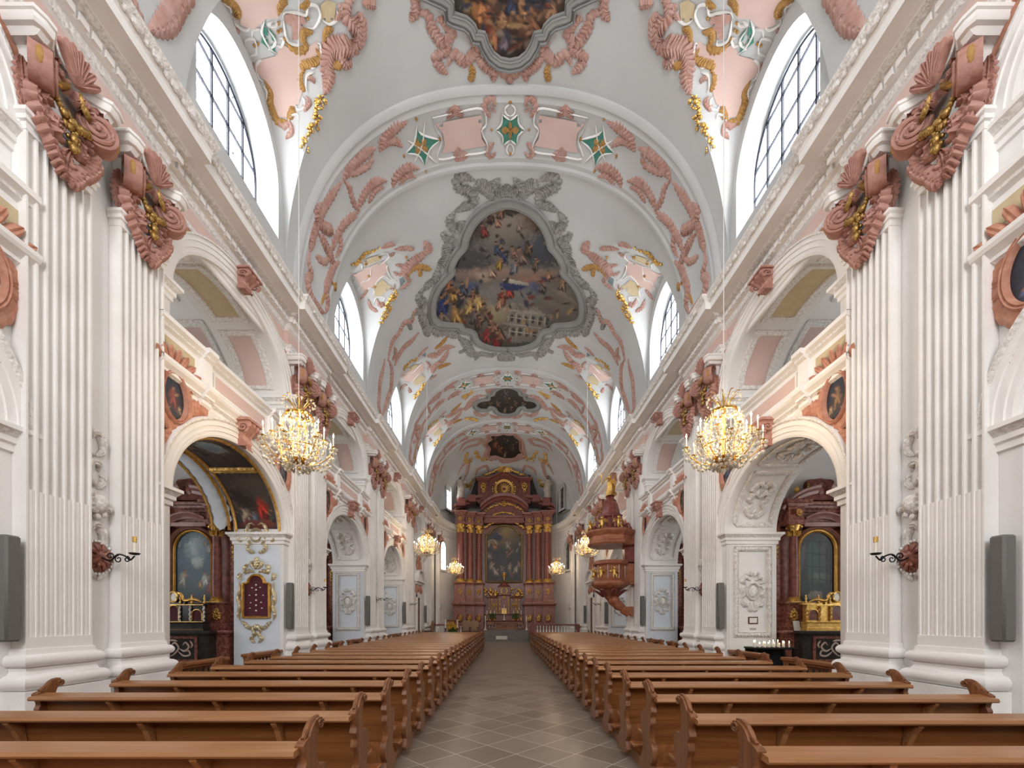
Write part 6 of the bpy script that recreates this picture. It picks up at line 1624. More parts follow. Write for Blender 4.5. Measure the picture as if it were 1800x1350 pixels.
m = MB(); octo(m, [(.30, 2.72), (.42, 2.85), (.60, 2.95), (.74, 3.05), (.78, 3.12), (.78, 3.20), (.66, 3.26), (.60, 3.32), (.58, 3.8), (.62, 3.86), (.70, 3.9), (.72, 4.0), (.66, 4.04), (.56, 4.04)], (0, 0)); m.box(.2, 1.06, -.15, .15, 3.1, 4.0)
bo = m.build('parapet', PULP, root)
m = MB()
for i in range(8):
    a = 2 * pi * i / 8; leaf3(m, (.30 * cos(a), .30 * sin(a), 2.62), (cos(a) * .75, sin(a) * .75, .66), (cos(a) * .6, sin(a) * .6, -.8), .5, .17, 4, .2)
    m.tube([(.58 * cos(a + pi / 8), .58 * sin(a + pi / 8), z) for z in (3.3, 3.84)], .035, 5)
m.build('carved_leaves', PULPD, root, smooth=45)
m = MB(); q = cat([(0, 2.80), (.05, 2.62), (.16, 2.45), (.30, 2.28), (.48, 2.15), (.62, 1.98), (.74, 1.86)], 5)
m.tube([(x, 0, z) for x, z in q], lambda t: .26 * (1 - .62 * t) * (1 + .18 * abs(sin(t * 14))), 10); m.prism([(.55, 2.2), (.92, 2.2), (.92, 1.78), (.82, 1.84)], 'y', -.12, .12)
m.build('corbel_tail', PULP, root, smooth=45)
for k, a in enumerate((pi, pi * 1.25, pi * 1.5, pi * .75)): m = MB(); putto(m, .66 * cos(a), .66 * sin(a), 3.42, .46, (cos(a), sin(a)), k); m.build('gilded_putto', GOLD, bo, smooth=50)
m = MB(); octo(m, [(.55, 4.62), (.86, 4.64), (.92, 4.70), (.92, 4.78), (.86, 4.84), (.84, 5.0), (.92, 5.08), (.98, 5.16), (.98, 5.24), (.80, 5.28), (.5, 5.32)], (0, 0)); m.box(.3, 1.06, -.15, .15, 4.66, 5.2)
ca = m.build('canopy', PULP, root)
m = MB(); m.plate([[(.5 * cos(2 * pi * i / 16), .5 * sin(2 * pi * i / 16)) for i in range(16)]], 'z', 4.615); m.build('canopy_soffit', WHITE, ca)
m = MB(); octo(m, [(.5, 5.3), (.42, 5.36), (.40, 5.75), (.48, 5.82), (.50, 5.90), (.40, 5.94), (.36, 6.1), (.30, 6.35), (.24, 6.45), (.26, 6.50), (.20, 6.54), (.14, 6.62), (.18, 6.66), (.0, 6.70)], (0, 0))
for i in range(8):
    a = 2 * pi * i / 8; q = cat([(.86, 5.26), (.80, 5.44), (.62, 5.40), (.52, 5.62), (.44, 5.84)], 5); m.tube([(r * cos(a), r * sin(a), z) for r, z in q], lambda t: .07 * (1 - .4 * t), 6)
m.build('canopy_dome', PULPD, ca, smooth=30)
for k, a in enumerate((pi, pi * 1.3, pi * 1.55, pi * .7)): m = MB(); putto(m, .80 * cos(a), .80 * sin(a), 5.34, .50, (cos(a), sin(a)), 10 + k); m.build('gilded_putto', GOLD, ca, smooth=50)
m = MB(); m.box(.55, 1.06, -.15, .15, 3.95, 4.70); m.build('back_panel', PULPD, root)
m = MB(); m.box(-.18, .18, -.02, .02, 0, .03); r = m.build('reading_lamp', CABLE, None, loc=(3.85, 16.90, 4.043)); r.rotation_euler = (0, 0, -.5); tag(r, 'thin white strip lamp on the pulpit parapet', 'lamp')
# angel on the canopy
root = empty('angel_statue', (px_, py_, 6.70)); tag(root, 'gilded trumpet angel standing on top of the pulpit canopy', 'statue')
m = MB(); m.tube([(0, 0, -.02), (0, .02, .15), (.03, 0, .36), (0, 0, .52), (0, -.01, .62), (-.01, -.01, .68)], lambda t: .20 - .10 * t - .07 * max(0, t - .85) * 6, 10); m.ball((-.02, -.02, .76), .075, 8, 0, (1, 1, 1.2))
m.tube([(-.02, -.08, .60), (-.16, -.22, .66), (-.30, -.24, .58), (-.38, -.24, .44)], lambda t: .045 - .018 * t, 6); m.tube([(.0, .08, .60), (.05, .22, .50), (-.05, .30, .42)], lambda t: .045 - .018 * t, 6)
for a in range(5): m.tube([(.02 + .05 * a - .1, -.14 + .03 * a, .02), (.05, -.12 + .05 * a, .3), (0, -.05, .5)], .035, 5)
m.tube([(.1, -.02, .02), (.24, .1, .1), (.16, .22, .28)], .07, 6)
bd = m.build('body', GOLD, root, smooth=60)
for s in (-1, 1):
    m = MB()
    for k in range(6): m.tube([(.08, s * .05, .55), (.14, s * (.20 + .03 * k), .66 - .05 * k), (.10, s * (.36 - .02 * k), .78 - .16 * k)], lambda t: .05 * (1.15 - t), 5)
    m.build('wing', GOLD, root, smooth=60)
m = MB(); m.tube([(-.38, -.24, .40), (-.42, -.24, .62), (-.40, -.24, .78)], lambda t: .012 + .03 * max(0, t - .8) * 4, 6); m.build('trumpet', GOLD, root)
# ================================================================ doorways with pediments beyond the last chapels
for sx, sn in SIDES:
    c = BC(3); X = XW
    root = struct(empty('door_%d' % (1 if sx < 0 else 2), (sx * X, c, 0))); root.scale = (-sx, 1, 1)
    m = MB(); m.box(-.05, .02, -.42, .42, 0, 3.0); m.build('door_leaf', DARKW, root)
    m = MB()
    for a, b_ in ((-.62, -.42), (.42, .62)): m.box(-.02, .08, a, b_, 0, 3.2)
    m.box(-.02, .09, -.62, .62, 3.0, 3.25); mold_p = [(0, 3.75), (.10, 3.80), (.14, 3.9), (.24, 3.95), (.24, 4.05)]
    m.loft([[(-.02, -.85 - p, z), (p, -.85 - p, z), (p, .85 + p, z), (-.02, .85 + p, z)] for p, z in mold_p])
    rings = []
    for i in range(21):
        y = -1.08 + 2.16 * i / 20; zc = 4.05 + .55 * (1 - (y / 1.08) ** 2) ** .7
        rings.append([(x, y, zc + d) for x, d in ((-.02, -.0), (.14, -.0), (.24, .06), (.26, .12), (-.02, .13))])
    m.loft(rings, closed=True, caps=True); m.prism([(-1.0, 4.0), (1.0, 4.0)] + [(y, 4.05 + .5 * (1 - (y / 1.08) ** 2) ** .7) for y in (.9, .5, 0, -.5, -.9)], 'x', -.02, .10)
    m.build('door_surround', TRIM, root, smooth=35)
    m = MB()
    for s in (-1, 1):
        for q in ([(s * .66, 3.22), (s * .74, 3.45), (s * .62, 3.62), (s * .70, 3.74)], [(s * .2, 3.35), (s * .4, 3.5), (s * .3, 3.66)], [(s * .25, 4.75), (s * .5, 4.85), (s * .45, 5.1), (s * .55, 5.3)], [(s * .1, 5.35), (s * .25, 5.45), (s * .4, 5.36)]):
            qq = cat(q, 7); stroke(m, [(.03, a, b_) for a, b_ in qq], [(1, 0, 0)] * len(qq), .09, .10, leaf=6, amp=.6)
    m.build('rose_brackets', CORAL, root, smooth=50)
    o = make_oval(2 if sx < 0 else 3, CORAL); o.location = (sx * X, c, 5.02); o.scale = (-sx * .62, .62, .62); tag(o, 'small oval painting in shellwork above the %s pedimented doorway' % sn, 'painting', 'oval paintings over the doorways')
# ================================================================ chancel: floors, steps, apse windows and pilasters
CHZ = .45
m = MB()
for x0, x1 in ((-5.1, -1.75), (1.75, 5.1)): m.box(x0, x1, 27.3, 33.0, 0, CHZ)
pl = [(x, y) for x, y in apse_plan(5.3) if y > 33.0]; m.prism([(-pl[0][0] * -1, 33.0)] + pl + [(pl[-1][0], 33.0)], 'z', 0, CHZ)
struct(m.build('floor_chancel', STONE))
m = MB()
for k in range(5): m.box(-1.75, 1.75, 31.7 + .3 * k, 34.84, .17 * k, .17 * (k + 1))
struct(m.build('floor_altar_steps', STONE))
def apse_at(Y, side, a=5.36):
    best = min([(abs(y - Y), x, y, i) for i, (x, y) in enumerate(apse_plan(a, 400)) if x * side > 0]); P_ = apse_plan(a, 400); i = best[3]
    tx, ty = P_[i + 1][0] - P_[i - 1][0], P_[i + 1][1] - P_[i - 1][1]; l = sqrt(tx * tx + ty * ty); nx, ny = ty / l, -tx / l
    if nx * best[1] > 0: nx, ny = -nx, -ny
    return best[1], best[2], nx, ny
for sx, sn in SIDES:
    x, y, nx, ny = apse_at(32.2, sx)
    r = dup(proto, loc=(x + nx * .14, y + ny * .14, 0), rz=math.atan2(ny, nx)); r.scale = (1, .8, 1); tag(r, 'white fluted pilaster with rose capital on the %s curve of the apse' % sn, 'pilaster', 'fluted pilasters along the nave')
    for lv, zb, zs, hw, Yw in (('lower', 5.6, 7.3, .50, 33.75), ('upper', 10.4, 12.0, .48, 33.9)):
        x, y, nx, ny = apse_at(Yw, sx); wno += 1
        if lv == 'upper': x, y = x + nx * .42, y + ny * .42
        root = struct(empty('window_%d' % wno, (x, y, 0), math.atan2(ny, nx)))
        m = MB(); o_ = [(-hw, zb), (hw, zb)] + arc(0, zs, hw, hw if lv == 'lower' else .28, 0, 180, 12); o2 = [(-hw - .16, zb - .16), (hw + .16, zb - .16)] + arc(0, zs, hw + .16, (hw if lv == 'lower' else .28) + .16, 0, 180, 12)
        m.loft([[(.02, a, b) for a, b in o2], [(.22, a, b) for a, b in o2], [(.22, a, b) for a, b in o_], [(.04, a, b) for a, b in o_]], closed=True)
        if lv == 'upper': m.loft([[(-.6, a, b) for a, b in o2], [(.22, a, b) for a, b in o2]], closed=True)
        m.build('reveal', VAULTM, root, smooth=35)
        g = MB(); g.plate([o_], 'x', .05); g.build('glass', PANE_A if sx < 0 else PANE_D, root)
        m = MB(); m.box(.05, .08, -.02, .02, zb, zs + .3)
        for i in range(1, 4): z = zb + (zs - zb) * i / 3; m.box(.05, .08, -hw, hw, z - .02, z + .02)
        m.build('glazing_bars', LEAD, root)
# marbled wall panels left and right of the high altar, and little boxes on the wall
for sx, sn in SIDES:
    m = MB(); x, y, nx, ny = apse_at(33.6, sx)
    m.box(0, .10, -.22, .22, 2.55, 2.95); o = m.build('wall_box', CABLE, None, loc=(x + nx * .03, y + ny * .03, 0)); o.rotation_euler = (0, 0, math.atan2(ny, nx)); tag(o, 'small white box fixed low on the %s apse wall' % sn, 'wall box', 'white wall boxes')
# ================================================================ high altar
AC = -.09
root = empty('high_altar', (AC, 34.6, CHZ)); tag(root, 'towering red marble high altar with gilding and six columns in the apse', 'altar')
def hb(m, name, mt, par, smooth=None):
    m.v = [(x - AC, y - 34.6, z - CHZ) for x, y, z in m.v]; return m.build(name, mt, par, smooth=smooth)
COLS = [(3.52, 34.62, .27), (2.80, 34.95, .26), (2.08, 35.28, .25)]
for s in (-1, 1):
    X = lambda x: AC + s * x
    for j, (cx_, cyy, r) in enumerate(COLS):
        wd = .42
        m = MB(); a, b = sorted((X(cx_ - wd), X(cx_ + wd + (.10 if j == 0 else 0))))
        mold(m, a, b, cyy - .52, 36.2, [(.05, CHZ), (.05, .70), (.0, .78), (0, 2.62)] + CORN(2.62, .34, .16))
        mold(m, a + .06, b - .06, cyy - .40, 36.2, [(.10, 2.96), (.10, 3.1), (.06, 3.2), (.02, 3.4), (0, 3.6), (0, 4.4)] + CORN(4.4, .28, .12))
        pd = hb(m, 'pedestal', MARBLEP, root)
        m = MB(); m.ball((X(cx_), cyy - .53, 1.75), .30, 16, 0, (.85, .12, 1.15)); hb(m, 'dark_oval', MARBLE, pd, 60)
        m = MB(); goldflower(m, X(cx_), cyy - .58, 1.72, .20, j); goldflower(m, X(cx_) + .05, cyy - .58, 1.95, .12, j + 9); goldflower(m, X(cx_), cyy - .44, 3.95, .17, j + 3); goldflower(m, X(cx_), cyy - .44, 3.75, .11, j + 5); hb(m, 'gilt_monogram', GOLD, pd, 50)
        m = MB(); column(m, X(cx_), cyy, 4.95, 8.75, r, 20); c = hb(m, 'column', MARBLE, root, 50)
        m = MB(); colbase(m, X(cx_), cyy, 4.68, .28, r); hb(m, 'gilt_base', GOLD, c, 50)
        m = MB(); capital_gold(m, X(cx_), cyy, 8.72, 9.36, r * .86); hb(m, 'gilt_capital', GOLD, c, 50)
        m = MB(); zt = 9.36
        mold(m, min(X(cx_ - .34), X(cx_ + .34)), max(X(cx_ - .34), X(cx_ + .34)), cyy - .34, 36.2, [(0, zt), (.04, zt + .05), (.04, zt + .2), (0, zt + .24), (0, zt + .62)] + CORN(zt + .62, .42, .26)); eb = hb(m, 'entablature_block', MARBLEP, root); m = MB(); goldflower(m, X(cx_), cyy - .42, 9.75, .17, j + 2); hb(m, 'gilt_rosette', GOLD, eb, 50)
        m = MB(); m.box(min(X(cx_ - .38), X(cx_ + .38)), max(X(cx_ - .38), X(cx_ + .38)), cyy + .30, cyy + .42, 4.7, 9.4); hb(m, 'back_pilaster', MARBLEP, root)
    # sloping wings of the broken pediment
    m = MB(); rings = []
    for i in range(9):
        t = i / 8; x = 4.05 - 2.35 * t; z = 10.42 + 1.02 * (1 - (1 - t) ** 1.6); yy = 34.15 + .75 * t
        rings.append([(X(x), y, z + d) for d, y in ((-.02, 36.0), (-.02, yy + .25), (.14, yy + .2), (.2, yy - .02), (.36, yy - .08), (.42, yy - .08), (.46, 36.0))])
    m.loft(rings, closed=True, caps=True)
    for t0 in (.28, .62):
        x = 4.05 - 2.35 * t0; z = 10.42 + 1.02 * (1 - (1 - t0) ** 1.6); m.box(min(X(x - .3), X(x + .3)), max(X(x - .3), X(x + .3)), 34.15 + .75 * t0 - .22, 36, z - .05, z + .5)
    hb(m, 'pediment_wing', MARBLE, root, 35)
    m = MB(); m.box(min(X(1.30), X(2.15)), max(X(1.30), X(2.15)), 35.0, 36.0, 11.2, 13.1); mold(m, min(X(1.25), X(2.2)), max(X(1.25), X(2.2)), 34.95, 36.0, CORN(13.0, .3, .18)); m.box(min(X(1.45), X(1.95)), max(X(1.45), X(1.95)), 34.9, 35.05, 11.4, 12.2); hb(m, 'attic_pier', MARBLE, root)
    m = MB(); goldflower(m, X(1.68), 34.86, 12.55, .30, 7); goldflower(m, X(1.68), 34.86, 12.2, .16, 8)
    m.lathe([(.0, 13.75), (.06, 13.7), (.12, 13.6), (.05, 13.5), (.18, 13.4), (.10, 13.3)], (X(1.7), 35.2, 0), 10); hb(m, 'gilt_head_and_urn', GOLD, root, 50)
    m = MB(); m.prism([(X(2.15), 11.2), (X(3.05), 11.2), (X(2.45), 13.0), (X(2.2), 13.6), (X(2.0), 13.8)], 'y', 35.4, 35.5); hb(m, 'shadow_panel', mat('painted_shadow_%s' % ('l' if s < 0 else 'r'), (.035, .034, .034), .8), root)  # dark panel standing in for the shadow beside the attic
m = MB(); m.box(AC - 1.75, AC + 1.75, 35.6, 36.2, CHZ, 9.5); m.box(AC - 4.0, AC + 4.0, 36.0, 36.3, 2.9, 10.4); hb(m, 'back_wall', MARBLEP, root)
m = MB(); mold(m, AC - 1.65, AC + 1.65, 35.3, 36.2, [(0, 9.62), (.06, 9.68), (.06, 9.8), (0, 9.84), (0, 10.0)] + CORN(10.0, .22, .14)); hb(m, 'architrave', MARBLEP, root)
m = MB(); rings = []       # great arch over the centre
for i in range(25):
    x = -1.95 + 3.9 * i / 24; z = 10.55 + .95 * (1 - (abs(x) / 1.95) ** 2.2)
    rings.append([(AC + x, y, z + d) for d, y in ((-.05, 36.0), (-.05, 35.0), (.16, 34.9), (.2, 34.65), (.38, 34.6), (.46, 34.6), (.5, 36.0))])
m.loft(rings, closed=True, caps=True); m.prism([(AC - 1.95, 10.2), (AC + 1.95, 10.2)] + [(AC + x, 10.5 + .95 * (1 - (abs(x) / 1.95) ** 2.2)) for x in (1.9, 1.4, .9, .4, 0, -.4, -.9, -1.4, -1.9)], 'y', 35.3, 36.0); hb(m, 'arched_cornice', MARBLE, root, 35)
m = MB(); rnd = random.Random(9)
for i in range(60):
    t = -1 + 2 * i / 59; x = 1.55 * t; z = 10.62 + .62 * (1 - t * t) + rnd.uniform(-.09, .09); m.ball((AC + x, 35.2, z), rnd.uniform(.05, .10), 6)
goldflower(m, AC, 35.1, 11.2, .24, 4); hb(m, 'gilt_garland', GOLD, root, 50); m = MB()
for i in range(30):
    t = -1 + 2 * i / 29; m.ball((AC + .85 * t, 35.22, 10.30 + .20 * (1 - t * t) + rnd.uniform(-.03, .03)), rnd.uniform(.05, .09), 6)
hb(m, 'gilt_garland', GOLD, root, 50)
for s in (-1, 1):
    m = MB()
    for i in range(14): t = i / 13; m.ball((AC + s * (1.62 - .75 * t), 35.2, 9.25 + .42 * t + rnd.uniform(-.06, .06)), rnd.uniform(.05, .10) * (1.2 - .5 * t), 6)
    hb(m, 'gilt_spray', GOLD, root, 50)
# attic with the sun emblem
m = MB(); rings = []
for i in range(25):
    x = -1.35 + 2.7 * i / 24; z = 13.15 + .45 * (.5 + .5 * cos(pi * min(1, abs(x) / 1.1)))
    rings.append([(AC + x, y, z + d) for d, y in ((-.05, 36.0), (-.05, 35.2), (.1, 35.1), (.14, 34.95), (.26, 34.9), (.3, 36.0))])
m.loft(rings, closed=True, caps=True); m.prism([(AC - 1.35, 11.2), (AC + 1.35, 11.2)] + [(AC + x, 13.15 + .45 * (.5 + .5 * cos(pi * min(1, abs(x) / 1.1)))) for x in (1.3, 1.0, .6, .3, 0, -.3, -.6, -1.0, -1.3)], 'y', 35.2, 36.0); hb(m, 'attic', MARBLE, root, 35)
m = MB(); zc = 12.38
for i in range(18):
    a = 2 * pi * i / 18; m.tube([(AC + .20 * cos(a), 35.05, zc + .20 * sin(a)), (AC + .58 * cos(a), 35.02, zc + .58 * sin(a))], lambda t: .05 * (1.1 - .8 * t), 5)
for R_, t_ in ((.66, .06), (.76, .05), (.17, .035)): m.tube([(AC + R_ * cos(2 * pi * i / 36), 35.06, zc + R_ * sin(2 * pi * i / 36)) for i in range(37)], t_, 6)
for i in range(26):
    a = 2 * pi * i / 26
    if sin(a) < .75: m.ball((AC + .92 * cos(a), 35.1, zc + .82 * sin(a)), rnd.uniform(.06, .12), 6)
hb(m, 'gilt_sun_emblem', GOLD, root, 50)
m = MB(); m.plate([[(AC + .18 * cos(2 * pi * i / 20), zc + .18 * sin(2 * pi * i / 20)) for i in range(20)]], 'y', 35.08); hb(m, 'red_centre', MARBLE, root)
m = MB(); zc = 13.80
for i in range(25):
    a = radians(-10 + 200 * i / 24); L_ = .50 + .12 * (i % 2); m.tube([(AC + .06 * cos(a), 34.95, zc + .06 * sin(a)), (AC + L_ * cos(a) * 1.1, 34.93, zc + L_ * sin(a) * .9)], lambda t: .05 * (1.05 - .9 * t) + .006, 5)
for s in (-1, 1):
    for i in range(20): t = i / 19; m.ball((AC + s * (1.5 * (1 - t) ** 1.0 + .10), 34.98, 13.52 + .72 * t ** 1.3 + rnd.uniform(-.05, .05)), rnd.uniform(.06, .12), 6)
m.ball((AC, 34.9, zc), .12, 8); hb(m, 'gilt_glory', GOLD, root, 50)
# altarpiece
hw = 1.48; pl = [(-hw, 4.78), (hw, 4.78), (hw, 8.75), (hw - .35, 8.75)] + arc(0, 8.75, hw - .35, .72, 0, 180, 20)[1:-1] + [(-hw + .35, 8.75), (-hw, 8.75)]
V, Fc = grid_poly(pl, .06); m = MB(); m.add([(AC + x, 35.5, z) for x, z in V], Fc); P = [(50 + 30 * x, (9.5 - z) * 30) for x, z in V]
bl = [(56, 26, 26, 26, 0, (120, 98, 62), .5), (60, 18, 16, 14, 0, (140, 116, 70), .5), (32, 30, 14, 8, 20, (40, 48, 72), .3), (20, 40, 12, 4, -10, (140, 124, 112), .4)]
for x, y, s_, rb in ((34, 28, 14, (36, 44, 70)), (30, 44, 9, (150, 130, 116)), (28, 54, 13, (140, 92, 60)), (12, 50, 9, (120, 110, 110)), (60, 52, 14, (126, 122, 116)), (90, 48, 8, (140, 134, 130)), (70, 66, 9, (104, 62, 52)), (60, 78, 14, (78, 52, 44)), (82, 64, 7, (140, 130, 118)), (14, 78, 12, (110, 108, 106)), (20, 104, 15, (116, 108, 98)), (30, 118, 15, (134, 124, 114)), (46, 112, 12, (90, 80, 76)), (64, 106, 12, (130, 112, 100)), (80, 112, 13, (150, 134, 120)), (88, 100, 10, (120, 96, 90)), (70, 124, 11, (90, 60, 50))): bl += figure(x, y, s_, rb, lean=(x * 5) % 70 - 35)
m.col = paint(P, [(0, (58, 52, 42)), (40, (66, 58, 44)), (65, (38, 38, 40)), (140, (34, 34, 36))], bl, 12, .06, .7); ap = hb(m, 'altarpiece', PAINT, root)
m = MB(); ol = densify(pl + pl[:1], 3)[:-1]; stroke(m, [(AC + x, 35.48, z) for x, z in ol], [(0, -1, 0)] * len(ol), .10, .12, closed=True); hb(m, 'gilt_frame', mat('dull_gilt', (.36, .27, .13), .45, .6), ap, 50)
# tabernacle
m = MB()
mold(m, AC - 1.55, AC + 1.55, 35.1, 35.7, [(0, CHZ), (0, 2.0)] + CORN(2.0, .1, .05)); mold(m, AC - 1.35, AC + 1.35, 35.15, 35.7, [(0, 2.1), (0, 3.35)] + CORN(3.35, .16, .1)); mold(m, AC - .48, AC + .48, 34.95, 35.6, [(0, 2.1), (0, 3.55)] + CORN(3.55, .14, .1)); mold(m, AC - .42, AC + .42, 35.0, 35.6, [(0, 3.7), (0, 4.3)] + CORN(4.3, .14, .09))
m.lathe([(.46, 4.42), (.40, 4.5), (.26, 4.62), (.10, 4.72), (.05, 4.8)], (AC, 35.3, 0), 12); tb = hb(m, 'tabernacle', MARBLE, root, 35)
m = MB()
for s in (-1, 1):
    for x in (.36, .62, 1.0, 1.24): twisted(m, AC + s * x, 35.08 if x > .5 else 34.9, 2.15, 3.4, .045)
    for i in range(26): m.ball((AC + s * rnd.uniform(.5, 1.6), 35.15, rnd.uniform(3.6, 4.25)), rnd.uniform(.05, .12), 6)
    goldflower(m, AC + s * .82, 35.08, 2.85, .16, 3)
m.tube([(AC + .24 * cos(2 * pi * i / 24), 34.95, 4.0 + .26 * sin(2 * pi * i / 24)) for i in range(25)], .045, 6)
m.box(AC - .20, AC + .20, 34.86, 34.94, 2.12, 2.55); goldflower(m, AC, 34.9, 3.45, .14, 2); hb(m, 'gilding', GOLD, tb, 50)
m = MB(); m.tube([(AC, 35.25, 4.8), (AC, 35.25, 5.15)], .03, 6); m.lathe([(.16, 4.8), (.05, 4.84), (.02, 4.9)], (AC, 35.25, 0), 10)
for i in range(14): a = 2 * pi * i / 14; m.tube([(AC, 35.25, 5.35), (AC + .22 * cos(a), 35.25, 5.35 + .22 * sin(a))], .025, 4)
m.ball((AC, 35.22, 5.35), .12, 8); o = m.build('monstrance', GOLD, None, smooth=50); tag(o, 'small gold monstrance on top of the tabernacle', 'monstrance')
m = MB(); mold(m, AC - 1.5, AC + 1.5, 34.25, 34.78, [(0, .852), (0, 1.45)] + CORN(1.45, .1, .05)); mt_ = m.build('altar_mensa', MARBLE, None); tag(mt_, 'high altar table with gilt carved red front', 'altar table')
m = MB()
for s in (-1, 1):
    for i in range(30): m.ball((AC + s * rnd.uniform(.25, 1.4), 34.24, 1.12 + rnd.choice((-.22, .22)) * rnd.uniform(.5, 1.2)), rnd.uniform(.03, .07), 6)
goldflower(m, AC, 34.22, 1.12, .26, 1); m.build('gilt_carving', GOLD, mt_, smooth=50)
root = empty('altar_crucifix', (AC, 34.52, 1.605)); tag(root, 'pale crucifix standing on the high altar table', 'crucifix')
m = MB(); m.box(-.018, .018, -.015, .015, .3, 1.25); m.box(-.20, .20, -.015, .015, .92, .96); m.lathe([(.12, .0), (.12, .04), (.05, .1), (.03, .3)], (0, 0, 0), 10); m.build('cross', IVORY, root, smooth=40)
m = MB(); m.tube([(0, -.03, .98), (0, -.04, .80), (0, -.03, .55)], .035, 6); m.tube([(-.17, -.03, .96), (0, -.03, .88), (.17, -.03, .96)], .016, 5); m.ball((0, -.04, 1.03), .035, 6); m.build('corpus', IVORY, root, smooth=50)
pc = None
for i, x in enumerate((-1.38, -1.10, -.78, .78, 1.10, 1.38)):
    if pc is None:
        pc = empty('altar_candlestick'); m = MB(); m.lathe([(.08, 0), (.08, .03), (.03, .08), (.02, .3), (.04, .34), (.02, .38), (.055, .42)], (0, 0, 0), 10); m.build('stick', BRASS, pc, smooth=50); m = MB(); m.lathe([(.03, .42), (.03, .78), (.001, .78)], (0, 0, 0), 8); m.build('candle', WAX, pc, smooth=50); r = pc
    else: r = dup(pc)
    r.location = (AC + x, 34.62, 1.605); tag(r, 'altar candlestick, %s from the left on the high altar table' % ordn(i + 1), 'candlestick', 'candlesticks on the high altar')
def bush(m, n, R, H, seed, r0=.035):
    rd = random.Random(seed)
    for i in range(n): a = rd.uniform(0, 2 * pi); q = R * sqrt(rd.random()); m.ball((q * cos(a), q * sin(a), .12 + H * rd.random()), rd.uniform(.6, 1.3) * r0, 5, 0, (rd.uniform(.6, 1.6), 1, rd.uniform(.6, 1.6)))
for s, sd in ((-1, 'left'), (1, 'right')):
    root = empty('altar_plant', (AC + s * .92, 34.48, 1.605)); tag(root, 'dark green potted plant on the %s of the high altar table' % sd, 'plant')
    m = MB(); m.lathe([(.09, 0), (.13, .16), (.001, .16)], (0, 0, 0), 10); m.build('pot', BRASS, root, smooth=50); m = MB(); bush(m, 90, .28, .42, 3); m.build('foliage', LEAFG, root)
# statues on consoles at the apse wall
for sx, sn in SIDES:
    x, y, zb = AC + sx * 3.52, 34.45, 11.45
    root = empty('saint_statue', (x, y, zb)); root.scale = (sx, 1, 1); tag(root, 'silvered robed saint statue on a bracket above the %s end of the high altar' % sn, 'statue', 'saint statues by the high altar')
    m = MB(); m.tube([(.02, 0, -.02), (.0, 0, .3), (-.06, -.02, .75), (.0, 0, 1.10), (.03, .0, 1.36), (.02, 0, 1.46), (.02, -.01, 1.52)], lambda t: .31 - .06 * t - .02 * sin(t * 12) - .19 * max(0, t - .78) * 4, 14)
    for k in range(9): a = -2.6 + .42 * k; m.tube([(.26 * cos(a), .24 * sin(a), .02), (.22 * cos(a + .2) - .04, .2 * sin(a + .2), .6), (.16 * cos(a + .5), .15 * sin(a + .5), 1.15)], .045, 5)
    m.tube([(.20, -.02, 1.30), (.36, -.12, 1.10), (.30, -.28, .96)], lambda t: .10 - .05 * t, 7); m.tube([(-.18, -.02, 1.30), (-.38, -.10, 1.22), (-.52, -.16, 1.34)], lambda t: .10 - .05 * t, 7); m.tube([(-.2, -.2, .5), (.1, -.26, .8), (.26, -.14, 1.1)], .06, 6)
    m.build('robed_body', STATUE, root, smooth=60)
    m = MB(); m.ball((.02, -.03, 1.64), .115, 12, 0, (.9, 1, 1.2)); m.ball((.02, -.15, 1.62), .022, 5); m.ball((.30, -.30, .95), .05, 6); m.ball((-.54, -.17, 1.37), .05, 6); hd = m.build('head_and_hands', SKIN, root, smooth=60)
    m = MB(); m.ball((.02, .0, 1.69), .13, 10, 0, (.95, 1, 1)); m.ball((.02, -.10, 1.55), .07, 8, 0, (1, .7, 1.3)); m.build('hair_and_beard', DARKW, root, smooth=60)
    m = MB(); m.lathe([(.05, zb - .55), (.18, zb - .45), (.28, zb - .28), (.34, zb - .10), (.36, zb - .0), (.001, zb - .0)], (x, y + .0, 0), 10); m.box(x - .3, x + .3, y, y + .35, zb - .3, zb - .02); o = m.build('statue_console', MARBLE, None, smooth=35); tag(o, 'red marble bracket carrying the saint statue on the %s' % sn, 'bracket', 'statue brackets')
# ---- people's altar, candles, rails and seats in the chancel
root = empty('altar_table', (AC + .15, 33.35, .85)); tag(root, 'brown carved wooden altar table on top of the chancel steps', 'altar table')
m = MB(); m.bbox(-.95, .95, -.30, .40, .52, .60, .01); m.bbox(-.90, .90, -.25, .35, 0, .06, .01); m.box(-.84, .84, -.20, .30, .06, .52); m.build('body', OAKD, root)
m = MB()
for i in range(36): m.ball((rnd.uniform(-.75, .75), -.205, rnd.uniform(.12, .46)), rnd.uniform(.03, .06), 6, 0, (1, .4, 1.2))
m.build('relief_front', mat('bronze_relief', (.16, .09, .04), .5, .3), root, smooth=50)
for s, sd in ((-1, 'left'), (1, 'right')):
    root = empty('paschal_candle', (AC + .15 + s * 1.60, 33.2, .85)); tag(root, 'tall pale candle and stand at the %s corner of the chancel steps' % sd, 'candle', 'tall candles on the steps')
    m = MB(); m.lathe([(.13, 0), (.13, .03), (.05, .10), (.035, .3), (.05, .34), (.03, .4), (.035, .62), (.07, .66)], (0, 0, 0), 12); m.build('stand', CABLE, root, smooth=50); m = MB(); m.lathe([(.04, .66), (.04, 1.10), (.001, 1.11)], (0, 0, 0), 10); m.build('wax', WAX, root, smooth=50)
root = empty('step_sign', (-.35, 31.62, .17)); root.location = (AC - .18, 31.95, .17); m = MB(); m.box(-.42, .42, -.01, .03, .0, .26); m.build('white_board', PAPER, root); tag(root, 'white board lying against the chancel steps', 'board')
